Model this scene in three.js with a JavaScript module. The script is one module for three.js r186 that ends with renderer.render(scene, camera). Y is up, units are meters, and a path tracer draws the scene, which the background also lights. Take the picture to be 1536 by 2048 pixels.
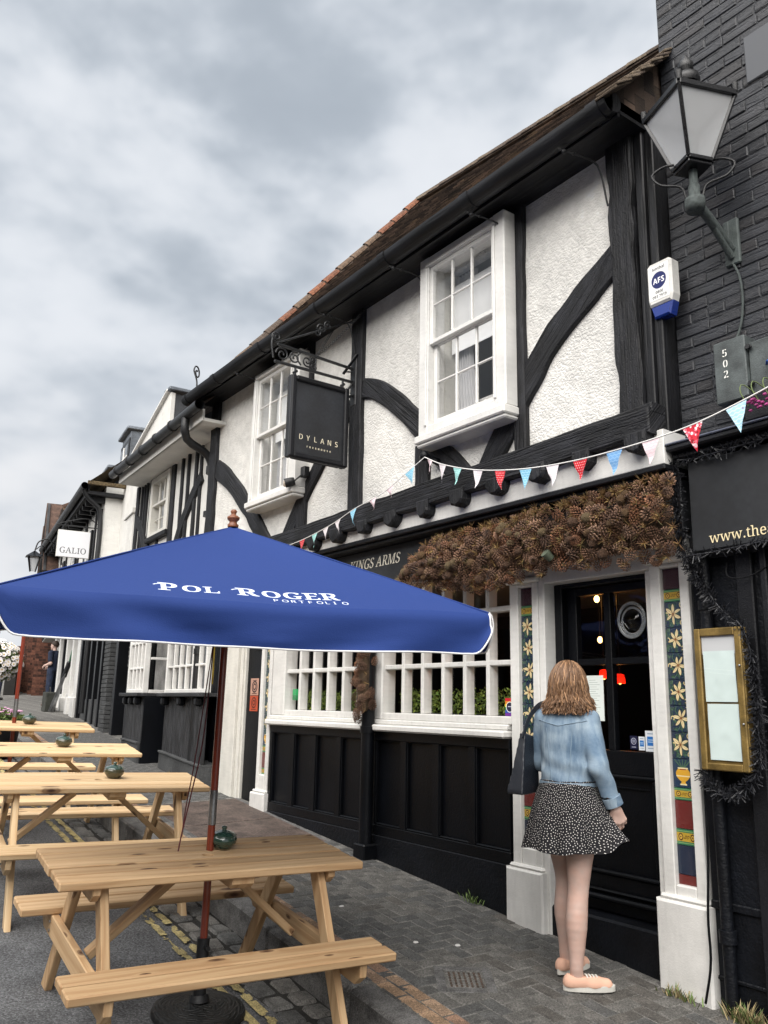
import * as THREE from 'three';
import { mergeGeometries, mergeVertices, toCreasedNormals } from 'three/addons/utils/BufferGeometryUtils.js';

// ---------- camera, sky, sun, exposure ----------
const renderer = new THREE.WebGLRenderer({ antialias: true });
renderer.toneMapping = THREE.LinearToneMapping;
renderer.toneMappingExposure = 5.1;
renderer.shadowMap.enabled = true;
const scene = new THREE.Scene();
const camera = new THREE.PerspectiveCamera(62.42, 0.75, 0.05, 600);
camera.position.set(0, 1.6, 4.0);
camera.up.set(0.1698, 0.97436, 0.14759);
camera.lookAt(-7.90511, 1.6 + 2.24092, 4.0 - 5.69978);

function mulberry(a) { return () => { a |= 0; a = a + 0x6D2B79F5 | 0; let t = Math.imul(a ^ a >>> 15, 1 | a); t = t + Math.imul(t ^ t >>> 7, 61 | t) ^ t; return ((t ^ t >>> 14) >>> 0) / 4294967296; }; }
const R = mulberry(20240611);
const rr = (a, b) => a + (b - a) * R();
const clamp = (x, a = 0, b = 1) => Math.min(b, Math.max(a, x));
const lerp = (a, b, t) => a + (b - a) * t;
const sstep = (a, b, x) => { const t = clamp((x - a) / (b - a)); return t * t * (3 - 2 * t); };
// lattice noise, 3-D and tiling 2-D
const PERM = new Uint8Array(512); { const q = mulberry(77); const p = [...Array(256).keys()]; for (let i = 255; i > 0; i--) { const j = Math.floor(q() * (i + 1)); [p[i], p[j]] = [p[j], p[i]]; } for (let i = 0; i < 512; i++) PERM[i] = p[i & 255]; }
const h3 = (x, y, z) => PERM[PERM[PERM[x & 255] + (y & 255)] + (z & 255)] / 255;
function n3(x, y, z) {
  const X = Math.floor(x), Y = Math.floor(y), Z = Math.floor(z); let u = x - X, v = y - Y, w = z - Z;
  u = u * u * (3 - 2 * u); v = v * v * (3 - 2 * v); w = w * w * (3 - 2 * w);
  const a = (dy, dz) => { const l = h3(X, Y + dy, Z + dz); return l + (h3(X + 1, Y + dy, Z + dz) - l) * u; };
  const b0 = a(0, 0), b1 = a(0, 1); const c0 = b0 + (a(1, 0) - b0) * v, c1 = b1 + (a(1, 1) - b1) * v;
  return c0 + (c1 - c0) * w;
}
function fbm3(x, y, z, o = 5) { let s = 0, a = 0.5, t = 0; for (let i = 0; i < o; i++) { s += a * n3(x, y, z); t += a; a *= 0.5; x = x * 2.03 + 11.3; y = y * 2.03 + 5.1; z = z * 2.03 + 7.7; } return s / t; }
function n2(x, y, px, py, seed = 0) { // tiles after px, py cells
  const X = Math.floor(x), Y = Math.floor(y); let u = x - X, v = y - Y; u = u * u * (3 - 2 * u); v = v * v * (3 - 2 * v);
  const m = (i, p) => ((i % p) + p) % p; const x0 = m(X, px), x1 = m(X + 1, px), y0 = m(Y, py), y1 = m(Y + 1, py);
  const a = h3(x0, y0, seed), b = h3(x1, y0, seed), c = h3(x0, y1, seed), d = h3(x1, y1, seed);
  return lerp(lerp(a, b, u), lerp(c, d, u), v);
}
function fb2(u, v, px, py, o = 4, seed = 0) { let s = 0, a = 0.5, t = 0; for (let i = 0; i < o; i++) { s += a * n2(u * px, v * py, px, py, seed + i * 13); t += a; a *= 0.5; px *= 2; py *= 2; } return s / t; }
// cellular distance, tiling
function cell(u, v, n, seed = 0, m = n) { const x = u * n, y = v * m, X = Math.floor(x), Y = Math.floor(y); let d1 = 9, d2 = 9, id = 0; for (let j = -1; j < 2; j++) for (let i = -1; i < 2; i++) { const cx = ((X + i) % n + n) % n, cy = ((Y + j) % m + m) % m; const px = X + i + h3(cx, cy, seed), py = Y + j + h3(cx, cy, seed + 1); const d = Math.hypot(px - x, py - y); if (d < d1) { d2 = d1; d1 = d; id = h3(cx, cy, seed + 2); } else if (d < d2) d2 = d; } return [d1, d2, id]; }

// overcast sky: one cloud deck, brighter thin places, whiter towards the horizon
{
  const w = 2048, h = 1024, data = new Float32Array(w * h * 4);
  for (let j = 0; j < h; j++) {
    const el = ((j + 0.5) / h - 0.5) * Math.PI, y = Math.sin(el), c = Math.cos(el);
    for (let i = 0; i < w; i++) {
      const az = ((i + 0.5) / w - 0.5) * 2 * Math.PI, x = c * Math.cos(az), z = c * Math.sin(az), k = (j * w + i) * 4;
      if (y < -0.02) { data[k] = 0.2; data[k + 1] = 0.2; data[k + 2] = 0.2; data[k + 3] = 1; continue; }
      const qx = x * 3.1, qy = y * 5.4, qz = z * 3.1, w1 = n3(qx * 0.9 + 4, qy * 0.9, qz * 0.9) - 0.5, w2 = n3(qx * 0.9, qy * 0.9 + 7, qz * 0.9 + 3) - 0.5;
      const big = fbm3(qx + 1.6 * w1 + 5.2, qy + 1.2 * w2, qz + 1.6 * w2 + 2.5, 6), mid = fbm3(qx * 2.4 + 2 * w2, qy * 2.4 + 17, qz * 2.4 + 2 * w1, 6), fine = fbm3(qx * 6 + 3, qy * 6.5, qz * 6, 4);
      const r0 = 0.40 * (big - 0.5) + 0.50 * (mid - 0.5) + 0.30 * (fine - 0.47), t = 1 / (1 + Math.exp(-r0 * 14));      // 0 thick deck .. 1 thin bright cloud
      const hz = 1 - sstep(0.0, 0.42, y);
      let L = lerp(0.098, 0.172, t); L = lerp(L, 0.178, hz * 0.65);
      const warm = t * 0.8 + hz * 0.6;
      data[k] = L * lerp(0.845, 0.965, clamp(warm)); data[k + 1] = L * lerp(0.95, 0.985, clamp(warm)); data[k + 2] = L * lerp(1.085, 1.02, clamp(warm)); data[k + 3] = 1;
    }
  }
  const t = new THREE.DataTexture(data, w, h, THREE.RGBAFormat, THREE.FloatType);
  t.mapping = THREE.EquirectangularReflectionMapping; t.magFilter = THREE.LinearFilter; t.minFilter = THREE.LinearFilter; t.wrapS = THREE.RepeatWrapping; t.needsUpdate = true;
  scene.background = t; scene.environment = t;
}
const sun = new THREE.DirectionalLight(0xfffaf4, 1.5);
sun.position.set(1.5, 13.5, 11.2); sun.target.position.set(-5, 1, 0); sun.castShadow = true; sun.shadow.radius = 150;
sun.shadow.mapSize.set(2048, 2048); { const c = sun.shadow.camera; c.left = -20; c.right = 20; c.top = 16; c.bottom = -16; c.near = 0.5; c.far = 60; }
scene.add(sun); scene.add(sun.target);

// ---------- helpers ----------
const V = (x, y, z) => new THREE.Vector3(x, y, z);
const used = {};
function numbered(n) { if (!(n in used)) { used[n] = 0; return n; } used[n]++; return n + '_' + String(used[n]).padStart(3, '0'); }
function tag(o, label, category, group) { o.userData.label = label; o.userData.category = category; if (group) o.userData.group = group; return o; }
function thing(name, label, category, pos = [0, 0, 0], group) { const o = new THREE.Group(); o.name = numbered(name); o.position.set(...pos); o.org = V(...pos); scene.add(o); return tag(o, label, category, group); }
function structure(name, pos = [0, 0, 0]) { const o = new THREE.Group(); o.name = numbered(name); o.position.set(...pos); o.org = V(...pos); scene.add(o); o.userData.kind = 'structure'; return o; }
const shadow = (m) => { m.castShadow = true; m.receiveShadow = true; return m; };
// geometry in world coordinates -> part of parent
function part(parent, name, geo, mat) {
  if (Array.isArray(geo)) geo = merge(geo);
  const m = shadow(new THREE.Mesh(geo, mat)); m.name = name; const o = parent.org || V(0, 0, 0); m.org = o;
  geo.translate(-o.x, -o.y, -o.z); parent.add(m); return m;
}
// shared geometry placed at a world position
function put(parent, name, geo, mat, pos, rot) { const m = shadow(new THREE.Mesh(geo, mat)); m.name = name; const o = parent.org || V(0, 0, 0); m.position.set(pos[0] - o.x, pos[1] - o.y, pos[2] - o.z); if (rot) m.rotation.set(...rot); parent.add(m); m.org = V(...pos); return m; }
// a top-level thing made of a single mesh
function solo(name, label, category, geo, mat, group) { if (Array.isArray(geo)) geo = merge(geo); geo.computeBoundingBox(); const b = geo.boundingBox; const p = V((b.min.x + b.max.x) / 2, b.min.y, (b.min.z + b.max.z) / 2); geo.translate(-p.x, -p.y, -p.z); const m = shadow(new THREE.Mesh(geo, mat)); m.name = numbered(name); m.position.copy(p); m.org = p; scene.add(m); return tag(m, label, category, group); }
function merge(list) { return mergeGeometries(list.map((g) => { const q = g.index ? g.toNonIndexed() : g; for (const k of Object.keys(q.attributes)) if (!['position', 'normal', 'uv', 'color'].includes(k)) q.deleteAttribute(k); q.morphAttributes = {}; return q; })); }
function xf(g, { p = [0, 0, 0], r = [0, 0, 0], s = 1 } = {}) { const m = new THREE.Matrix4().compose(V(...p), new THREE.Quaternion().setFromEuler(new THREE.Euler(...r)), Array.isArray(s) ? V(...s) : V(s, s, s)); return g.applyMatrix4(m); }
// uv in metres from the faces' own directions; grain = axis that u follows
function boxUV(g, grain = 'x', off = null) {
  if (g.index) g = g.toNonIndexed(); const P = g.attributes.position, N = g.attributes.normal; const uv = new Float32Array(P.count * 2); const ox = off ? off[0] : R() * 7, oy = off ? off[1] : R() * 7; const gi = 'xyz'.indexOf(grain);
  for (let i = 0; i < P.count; i += 3) {
    const n = [0, 0, 0]; for (let k = 0; k < 3; k++) { n[0] += N.getX(i + k); n[1] += N.getY(i + k); n[2] += N.getZ(i + k); }
    const a = n.map(Math.abs); const d = a[0] > a[1] ? (a[0] > a[2] ? 0 : 2) : (a[1] > a[2] ? 1 : 2); const o = [0, 1, 2].filter((q) => q !== d); let A = o[0], B = o[1]; if (d !== gi && B === gi) { A = o[1]; B = o[0]; }
    for (let k = 0; k < 3; k++) { const c = [P.getX(i + k), P.getY(i + k), P.getZ(i + k)]; uv[(i + k) * 2] = c[A] + ox; uv[(i + k) * 2 + 1] = c[B] + oy; }
  }
  g.setAttribute('uv', new THREE.BufferAttribute(uv, 2)); return g;
}
// chamfered box, flat shaded, 44 triangles; centred, or from two corners with bx
function cbox(w, h, d, c = 0.004, grain) {
  c = Math.min(c, w * 0.45, h * 0.45, d * 0.45); const x = w / 2, y = h / 2, z = d / 2; const pos = [];
  const P = (sx, sy, sz, ax) => [sx * (ax === 0 ? x : x - c), sy * (ax === 1 ? y : y - c), sz * (ax === 2 ? z : z - c)];
  const tri = (a, b, cc) => { const ab = [b[0] - a[0], b[1] - a[1], b[2] - a[2]], ac = [cc[0] - a[0], cc[1] - a[1], cc[2] - a[2]]; const n = [ab[1] * ac[2] - ab[2] * ac[1], ab[2] * ac[0] - ab[0] * ac[2], ab[0] * ac[1] - ab[1] * ac[0]]; const m = [a[0] + b[0] + cc[0], a[1] + b[1] + cc[1], a[2] + b[2] + cc[2]]; if (n[0] * m[0] + n[1] * m[1] + n[2] * m[2] < 0) pos.push(...a, ...cc, ...b); else pos.push(...a, ...b, ...cc); };
  const quad = (a, b, cc, dd) => { tri(a, b, cc); tri(a, cc, dd); };
  for (const s of [-1, 1]) { quad(P(s, -1, -1, 0), P(s, 1, -1, 0), P(s, 1, 1, 0), P(s, -1, 1, 0)); quad(P(-1, s, -1, 1), P(1, s, -1, 1), P(1, s, 1, 1), P(-1, s, 1, 1)); quad(P(-1, -1, s, 2), P(1, -1, s, 2), P(1, 1, s, 2), P(-1, 1, s, 2)); }
  for (const a of [-1, 1]) for (const b of [-1, 1]) { quad(P(a, b, -1, 0), P(a, b, 1, 0), P(a, b, 1, 1), P(a, b, -1, 1)); quad(P(a, -1, b, 0), P(a, 1, b, 0), P(a, 1, b, 2), P(a, -1, b, 2)); quad(P(-1, a, b, 1), P(1, a, b, 1), P(1, a, b, 2), P(-1, a, b, 2)); }
  for (const a of [-1, 1]) for (const b of [-1, 1]) for (const e of [-1, 1]) tri(P(a, b, e, 0), P(a, b, e, 1), P(a, b, e, 2));
  const g = new THREE.BufferGeometry(); g.setAttribute('position', new THREE.Float32BufferAttribute(pos, 3)); g.computeVertexNormals();
  return boxUV(g, grain || (w >= h && w >= d ? 'x' : h >= d ? 'y' : 'z'));
}
const bx = (x0, x1, y0, y1, z0, z1, c = 0.004, grain) => cbox(Math.abs(x1 - x0), Math.abs(y1 - y0), Math.abs(z1 - z0), c, grain).translate((x0 + x1) / 2, (y0 + y1) / 2, (z0 + z1) / 2);
// bar between two points with a rectangular section
function bar(a, b, w, t, c = 0.003, up = V(0, 1, 0)) { const d = b.clone().sub(a), L = d.length(); const g = cbox(L, t, w, c, 'x'); const X = d.normalize(); let Z = new THREE.Vector3().crossVectors(X, up); if (Z.length() < 1e-4) Z = V(0, 0, 1); Z.normalize(); const Y = new THREE.Vector3().crossVectors(Z, X); const m = new THREE.Matrix4().makeBasis(X, Y, Z).setPosition(a.clone().add(b).multiplyScalar(0.5)); return g.applyMatrix4(m); }
function tube(pts, r, seg = 24, rad = 8, closed = false) { const c = new THREE.CatmullRomCurve3(pts.map((p) => p.isVector3 ? p : V(...p)), closed, 'centripetal'); return new THREE.TubeGeometry(c, seg, r, rad, closed); }
const lathe = (pts, n = 24) => new THREE.LatheGeometry(pts.map((p) => new THREE.Vector2(...p)), n);
const cyl = (r0, r1, h, n = 16, p = [0, 0, 0], r = [0, 0, 0]) => xf(new THREE.CylinderGeometry(r0, r1, h, n), { p, r });
const sph = (r, p = [0, 0, 0], s = [1, 1, 1], a = 14, b = 10) => xf(new THREE.SphereGeometry(r, a, b), { p, s });
// extruded outline in the xy plane, front face at z1
function slab(pts, z0, z1, bev = 0.005, grain = 'x', holes = []) {
  const s = new THREE.Shape(pts.map((p) => new THREE.Vector2(...p))); for (const h of holes) s.holes.push(new THREE.Path(h.map((p) => new THREE.Vector2(...p))));
  const g = new THREE.ExtrudeGeometry(s, { depth: z1 - z0 - 2 * bev, bevelEnabled: bev > 0, bevelSize: bev, bevelThickness: bev, bevelOffset: -bev, bevelSegments: 1, steps: 1 }); g.translate(0, 0, z0 + bev); return boxUV(g, grain);
}
const rect = (x0, x1, y0, y1) => [[x0, y0], [x1, y0], [x1, y1], [x0, y1]];
// hand-hewn timber: outline round a centre line in the wall plane, uneven edges, u along its length
function timber(line, w, z0, z1, wob = 0.008) {
  const c = new THREE.CatmullRomCurve3(line.map((p) => V(p[0], p[1], 0)), false, 'centripetal'); const L = c.getLength(), n = Math.max(4, Math.round(L / 0.07)); const A = [], B = []; const se = R() * 90;
  for (let i = 0; i <= n; i++) { const p = c.getPointAt(i / n), t = c.getTangentAt(i / n); const k1 = (n3(i * 0.45, se, 1) - 0.5) * 2 * wob, k2 = (n3(i * 0.45, se, 5) - 0.5) * 2 * wob; const W = (Array.isArray(w) ? lerp(w[0], w[1], i / n) : w) / 2; A.push([p.x - t.y * (W + k1), p.y + t.x * (W + k1)]); B.push([p.x + t.y * (W + k2), p.y - t.x * (W + k2)]); }
  const g = slab([...A, ...B.reverse()], z0, z1, 0.009); // uv: along and across the middle direction
  const d = [line.at(-1)[0] - line[0][0], line.at(-1)[1] - line[0][1]], l = Math.hypot(...d), e = [d[0] / l, d[1] / l]; const P = g.attributes.position, uv = g.attributes.uv, o = R() * 5;
  for (let i = 0; i < P.count; i++) { const x = P.getX(i), y = P.getY(i); uv.setXY(i, x * e[0] + y * e[1] + o, -x * e[1] + y * e[0] + P.getZ(i) + o); }
  return g;
}
// ---------- textures ----------
function tex(w, h, fn, srgb = false) {
  const d = new Uint8Array(w * h * 4); for (let j = 0; j < h; j++) for (let i = 0; i < w; i++) { const c = fn((i + 0.5) / w, (j + 0.5) / h, i, j), k = (j * w + i) * 4; const a = Array.isArray(c) ? c : [c, c, c]; d[k] = clamp(a[0]) * 255; d[k + 1] = clamp(a[1]) * 255; d[k + 2] = clamp(a[2]) * 255; d[k + 3] = a.length > 3 ? clamp(a[3]) * 255 : 255; }
  const t = new THREE.DataTexture(d, w, h); t.wrapS = t.wrapT = THREE.RepeatWrapping; t.magFilter = THREE.LinearFilter; t.minFilter = THREE.LinearMipmapLinearFilter; t.generateMipmaps = true; if (srgb) t.colorSpace = THREE.SRGBColorSpace; t.needsUpdate = true; return t;
}
const rep = (t, sx, sy = sx) => { const q = t.clone(); q.repeat.set(1 / sx, 1 / sy); q.needsUpdate = true; return q; };
const toS = (x) => x <= 0.0031308 ? 12.92 * x : 1.055 * Math.pow(x, 1 / 2.4) - 0.055;
const lin = (r, g, b) => new THREE.Color().setRGB(r, g, b);
const std = (o) => new THREE.MeshStandardMaterial(o);
const phy = (o) => new THREE.MeshPhysicalMaterial(o);
function canvasTex(w, h, draw) { const c = document.createElement('canvas'); c.width = w; c.height = h; const x = c.getContext('2d'); draw(x, w, h); const t = new THREE.CanvasTexture(c); t.colorSpace = THREE.SRGBColorSpace; t.magFilter = THREE.LinearFilter; return t; }

const T = {};
T.plasterBump = tex(1024, 1024, (u, v) => { const [d1, d2] = cell(u, v, 60, 3); const [e1, e2] = cell(u + 0.013 * n2(u * 20, v * 20, 20, 20), v, 34, 9); const am = 0.45 + 1.0 * fb2(u, v, 5, 5, 3, 77); return clamp(am * (0.30 * clamp(d2 - d1) + 0.45 * clamp(1 - e1 * 1.1)) + 0.30 * fb2(u, v, 24, 24, 4, 5) + 0.25 * (fb2(u, v, 4, 4, 3, 55) - 0.5)); });
T.plasterCol = tex(512, 512, (u, v) => { const n = fb2(u, v, 5, 5, 5, 21), m = fb2(u, v, 40, 40, 3, 8); const k = 0.93 + 0.17 * (n - 0.5) + 0.12 * (m - 0.5); return [k, k * 0.993, k * 0.975]; }, true);
T.timberBump = tex(1024, 512, (u, v) => { const s = fb2(u, v, 6, 70, 4, 31), c = fb2(u, v, 3, 28, 4, 37); const crack = clamp((0.40 - c) * 9); const [d] = cell(u, v, 36, 4, 18); return clamp(0.55 + 0.35 * (s - 0.5) - 0.45 * crack - 0.35 * clamp(0.17 - d) * 4 + 0.2 * (fb2(u, v, 60, 60, 2, 2) - 0.5)); });
T.timberCol = tex(512, 256, (u, v) => { const s = fb2(u, v, 5, 40, 4, 31), m = fb2(u, v, 9, 9, 4, 3); const k = 0.62 + 0.5 * (s - 0.5) + 0.6 * (m - 0.5); return [k, k, k * 1.03]; }, true);
T.fine = tex(512, 512, (u, v) => fb2(u, v, 40, 40, 4, 61));
T.patch = tex(512, 512, (u, v) => { const a = fb2(u, v, 4, 4, 6, 71), b = fb2(u, v, 60, 60, 2, 4); const k = 0.78 + 0.42 * (a - 0.5) + 0.16 * (b - 0.5); return [k, k, k]; }, true);
T.grime = tex(512, 512, (u, v) => { const a = fb2(u, v, 5, 9, 6, 41), b = fb2(u, v, 50, 12, 3, 14); const k = 0.93 + 0.10 * (a - 0.5) + 0.05 * (b - 0.5) - 0.25 * clamp(fb2(u, v, 22, 22, 3, 91) - 0.72); return [k, k * 0.995, k * 0.98]; }, true);
T.rough = tex(512, 512, (u, v) => { const a = fb2(u, v, 7, 7, 5, 51); const k = 0.62 + 0.7 * (a - 0.5); return [k, k, k]; });
function woodTex(seed, base, dark, knotN) { // u along the board
  const kn = []; const q = mulberry(seed); for (let i = 0; i < knotN; i++) kn.push([q(), q(), 0.012 + q() * 0.02]);
  return tex(1024, 512, (u, v) => {
    let w = v * 9 + 1.6 * fb2(u, v, 2, 3, 3, seed) + 0.25 * fb2(u, v, 4, 30, 3, seed + 7); let kd = 0, ring = 0;
    for (const [a, b, r] of kn) { let du = Math.abs(u - a); du = Math.min(du, 1 - du) * 2; let dv = Math.abs(v - b); dv = Math.min(dv, 1 - dv); const d = Math.hypot(du * 0.55, dv); w += 0.9 * Math.exp(-d * d / (r * r * 3.5)); kd = Math.max(kd, clamp(1.25 - d / r)); ring = Math.max(ring, clamp(1 - Math.abs(d / r - 1.1) * 3)); }
    const g = 0.5 + 0.5 * Math.sin(w * 6.283); const fine = fb2(u, v, 8, 120, 3, seed + 3), big = fb2(u, v, 3, 2, 3, seed + 5);
    const t = clamp(0.15 + 0.42 * g * g + 0.5 * (fine - 0.45) + 0.5 * (big - 0.5)); const k = clamp(kd * 0.85 + ring * 0.3);
    return [0, 1, 2].map((i) => lerp(lerp(base[i], dark[i], t), [0.20, 0.10, 0.045][i], k));
  }, true);
}
T.pine = woodTex(5, [0.90, 0.80, 0.64], [0.79, 0.64, 0.46], 9);
T.pine2 = woodTex(15, [0.81, 0.69, 0.53], [0.67, 0.52, 0.36], 10);
T.asphalt = tex(1024, 1024, (u, v) => { const [d1, d2, id] = cell(u, v, 110, 3); const a = fb2(u, v, 6, 6, 5, 81); const k = 0.365 + 0.22 * (id - 0.5) * (d2 - d1 > 0.12 ? 1 : 0.3) + 0.16 * (a - 0.5) - 0.08 * (d2 - d1 < 0.1 ? 1 : 0) + 0.1 * (fb2(u, v, 200, 200, 1, 2) - 0.5); return [k * 1.0, k * 1.01, k * 1.03]; }, true);
T.asphaltBump = tex(1024, 1024, (u, v) => { const [d1, d2, id] = cell(u, v, 110, 3); return clamp(0.3 + 0.4 * id * clamp((d2 - d1) * 4) + 0.25 * fb2(u, v, 90, 90, 3, 6)); });
T.stone = tex(512, 512, (u, v) => { const a = fb2(u, v, 6, 6, 6, 23), b = fb2(u, v, 90, 90, 2, 24), [d1, d2, id] = cell(u, v, 90, 7); const k = 0.72 + 0.45 * (a - 0.5) + 0.35 * (b - 0.5) + 0.22 * (id - 0.5); return [k, k, k]; }, true);

// ---------- materials ----------
const M = {};
M.plaster = std({ color: lin(0.78, 0.778, 0.77), map: rep(T.plasterCol, 1.7), bumpMap: rep(T.plasterBump, 0.62), bumpScale: 0.0095, roughness: 0.92 });
M.render = std({ color: lin(0.78, 0.778, 0.765), map: rep(T.grime, 1.3), bumpMap: rep(T.fine, 0.5), bumpScale: 0.002, roughness: 0.85 });
M.white = std({ color: lin(0.80, 0.80, 0.795), map: rep(T.grime, 0.8), bumpMap: rep(T.fine, 0.25), bumpScale: 0.0008, roughness: 0.42 });
M.cream = std({ color: lin(0.75, 0.74, 0.70), map: rep(T.grime, 0.7), bumpMap: rep(T.fine, 0.3), bumpScale: 0.001, roughness: 0.5 });
M.timber = phy({ specularIntensity: 0.7, color: lin(0.026, 0.027, 0.031), map: rep(T.timberCol, 1.1, 0.55), bumpMap: rep(T.timberBump, 1.3, 0.45), bumpScale: 0.011, roughness: 0.62 });
M.board = phy({ specularIntensity: 0.7, color: lin(0.018, 0.019, 0.022), map: rep(T.timberCol, 1.6, 0.9), bumpMap: rep(T.timberBump, 1.6, 0.6), bumpScale: 0.003, roughness: 0.5 });
M.gloss = phy({ specularIntensity: 0.55, color: lin(0.0035, 0.0045, 0.007), map: rep(T.patch, 1.1), bumpMap: rep(T.fine, 0.35), bumpScale: 0.0012, roughness: 0.4 });
M.satin = phy({ specularIntensity: 0.6, color: lin(0.013, 0.014, 0.018), map: rep(T.patch, 0.9), bumpMap: rep(T.fine, 0.2), bumpScale: 0.0016, roughness: 0.5 });
M.plinth = phy({ specularIntensity: 0.55, color: lin(0.0065, 0.008, 0.012), map: rep(T.patch, 0.7), bumpMap: rep(T.plasterBump, 0.9), bumpScale: 0.004, roughness: 0.48 });
M.iron = std({ color: lin(0.017, 0.018, 0.020), map: rep(T.patch, 0.5), bumpMap: rep(T.fine, 0.12), bumpScale: 0.0012, roughness: 0.42 });
M.glass = phy({ color: 0xffffff, transmission: 1, thickness: 0, roughness: 0.015, ior: 1.5 });
M.dark = std({ color: lin(0.02, 0.018, 0.016), map: rep(T.patch, 1.2), roughness: 0.8 });
M.lead = std({ color: lin(0.24, 0.27, 0.31), map: rep(T.patch, 0.8), bumpMap: rep(T.fine, 0.3), bumpScale: 0.002, roughness: 0.55, metalness: 0.2 });
M.chrome = std({ color: lin(0.55, 0.56, 0.57), map: rep(T.patch, 0.3), roughness: 0.3, metalness: 0.9 });
// ---------- lie of the land ----------
const gy = (x) => x > -12 ? -0.0258 - 0.0907 * Math.min(x, 14) : x > -45 ? 1.0626 + 0.046 * (-12 - x) : 2.58;
const pl = (x, pts) => { if (x >= pts[0][0]) return pts[0][1] + (x - pts[0][0]) * pts[0][2]; for (let i = 1; i < pts.length; i++) if (x >= pts[i][0]) return lerp(pts[i][1], pts[i - 1][1], (x - pts[i][0]) / (pts[i - 1][0] - pts[i][0])); const e = pts.at(-1), d = pts.at(-2); return e[1] + (x - e[0]) * (d[1] - e[1]) / (d[0] - e[0]); };
const zf = (x) => pl(x, [[-8.7, 0, 0], [-11.9, -0.223, 0], [-18.3, -1.24, 0], [-30, -3.7, 0]]);
const zk = (x) => pl(x, [[-8.7, 1.25, 0.042], [-11.9, 1.04, 0], [-18.3, 0.20, 0], [-30, -2.3, 0]]);
const pavY = (x, z) => gy(x) - 0.035 * (z - zf(x));
const roadY = (x, z) => { const d = z - zk(x); return gy(x) - 0.2 + (d < 3 ? 0.006 * d : 0.018 - 0.02 * (d - 3)); };
function sheet(xs, zA, zB, nz, yf, dz = 0) { // strip between two lines, uv in metres
  const pos = [], uv = [], idx = []; for (const x of xs) for (let j = 0; j <= nz; j++) { const z = lerp(zA(x), zB(x), j / nz); pos.push(x, yf(x, z) + dz * (n3(x * 1.3, z * 1.3, 8) - 0.5), z); uv.push(x, z); }
  for (let i = 0; i + 1 < xs.length; i++) for (let j = 0; j < nz; j++) { const a = i * (nz + 1) + j, b = a + nz + 1; idx.push(a, a + 1, b, b, a + 1, b + 1); }
  const g = new THREE.BufferGeometry(); g.setAttribute('position', new THREE.Float32BufferAttribute(pos, 3)); g.setAttribute('uv', new THREE.Float32BufferAttribute(uv, 2)); g.setIndex(idx); g.computeVertexNormals(); if (g.attributes.normal.getY(0) < 0) { for (let i = 0; i < idx.length; i += 3) [idx[i + 1], idx[i + 2]] = [idx[i + 2], idx[i + 1]]; g.setIndex(idx); g.computeVertexNormals(); } return g;
}
const range = (a, b, s) => { const o = []; for (let x = a; s > 0 ? x <= b + 1e-9 : x >= b - 1e-9; x += s) o.push(x); return o; };
const XS = [...range(14, -30, -0.5), -36, -45, -60];
M.asphalt = std({ color: lin(1.0, 1.0, 1.0), map: rep(T.asphalt, 0.9), bumpMap: rep(T.asphaltBump, 0.9), bumpScale: 0.006, roughness: 0.88 });
M.ground = std({ color: lin(0.16, 0.16, 0.15), map: rep(T.patch, 6), roughness: 0.95 });
M.bed = std({ color: lin(0.27, 0.26, 0.24), map: rep(T.stone, 0.5), bumpMap: rep(T.asphaltBump, 0.5), bumpScale: 0.004, roughness: 0.95 });
M.mortar = std({ color: lin(0.05, 0.047, 0.042), map: rep(T.stone, 0.4), bumpMap: rep(T.asphaltBump, 0.4), bumpScale: 0.006, roughness: 0.95 });
M.paver = [[0.172, 0.169, 0.159], [0.145, 0.144, 0.139], [0.195, 0.187, 0.172], [0.160, 0.148, 0.132]].map((c) => std({ color: lin(...c), map: rep(T.stone, 0.45), bumpMap: rep(T.fine, 0.14), bumpScale: 0.003, roughness: 0.8 }));
M.buff = [[0.52, 0.34, 0.21], [0.45, 0.30, 0.20], [0.56, 0.38, 0.25], [0.44, 0.27, 0.18]].map((c) => std({ color: lin(...c), map: rep(T.stone, 0.4), bumpMap: rep(T.fine, 0.12), bumpScale: 0.003, roughness: 0.85 }));
M.granite = [[0.25, 0.245, 0.235], [0.21, 0.205, 0.20]].map((c) => std({ color: lin(...c), map: rep(T.stone, 0.35), bumpMap: rep(T.asphaltBump, 0.6), bumpScale: 0.004, roughness: 0.8 }));
M.sett = [[0.27, 0.265, 0.25], [0.21, 0.21, 0.203], [0.31, 0.295, 0.27]].map((c) => std({ color: lin(...c), map: rep(T.stone, 0.35), bumpMap: rep(T.fine, 0.1), bumpScale: 0.004, roughness: 0.7 }));
{
  const g = structure('ground'); part(g, 'earth', sheet([60, 14, ...range(10, -45, -5), -60, -220], () => -120, () => 120, 12, (x) => gy(x) - 0.6), M.ground);
}
const slopeQ = (x, z, yaw, road) => { const f = road ? roadY : pavY, e = 0.05; const n = V(-(f(x + e, z) - f(x - e, z)) / (2 * e), 1, -(f(x, z + e) - f(x, z - e)) / (2 * e)).normalize(); const X = V(Math.cos(yaw), 0, -Math.sin(yaw)); X.addScaledVector(n, -X.dot(n)).normalize(); const Z = new THREE.Vector3().crossVectors(X, n); return new THREE.Quaternion().setFromRotationMatrix(new THREE.Matrix4().makeBasis(X, n, Z)); };
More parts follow.
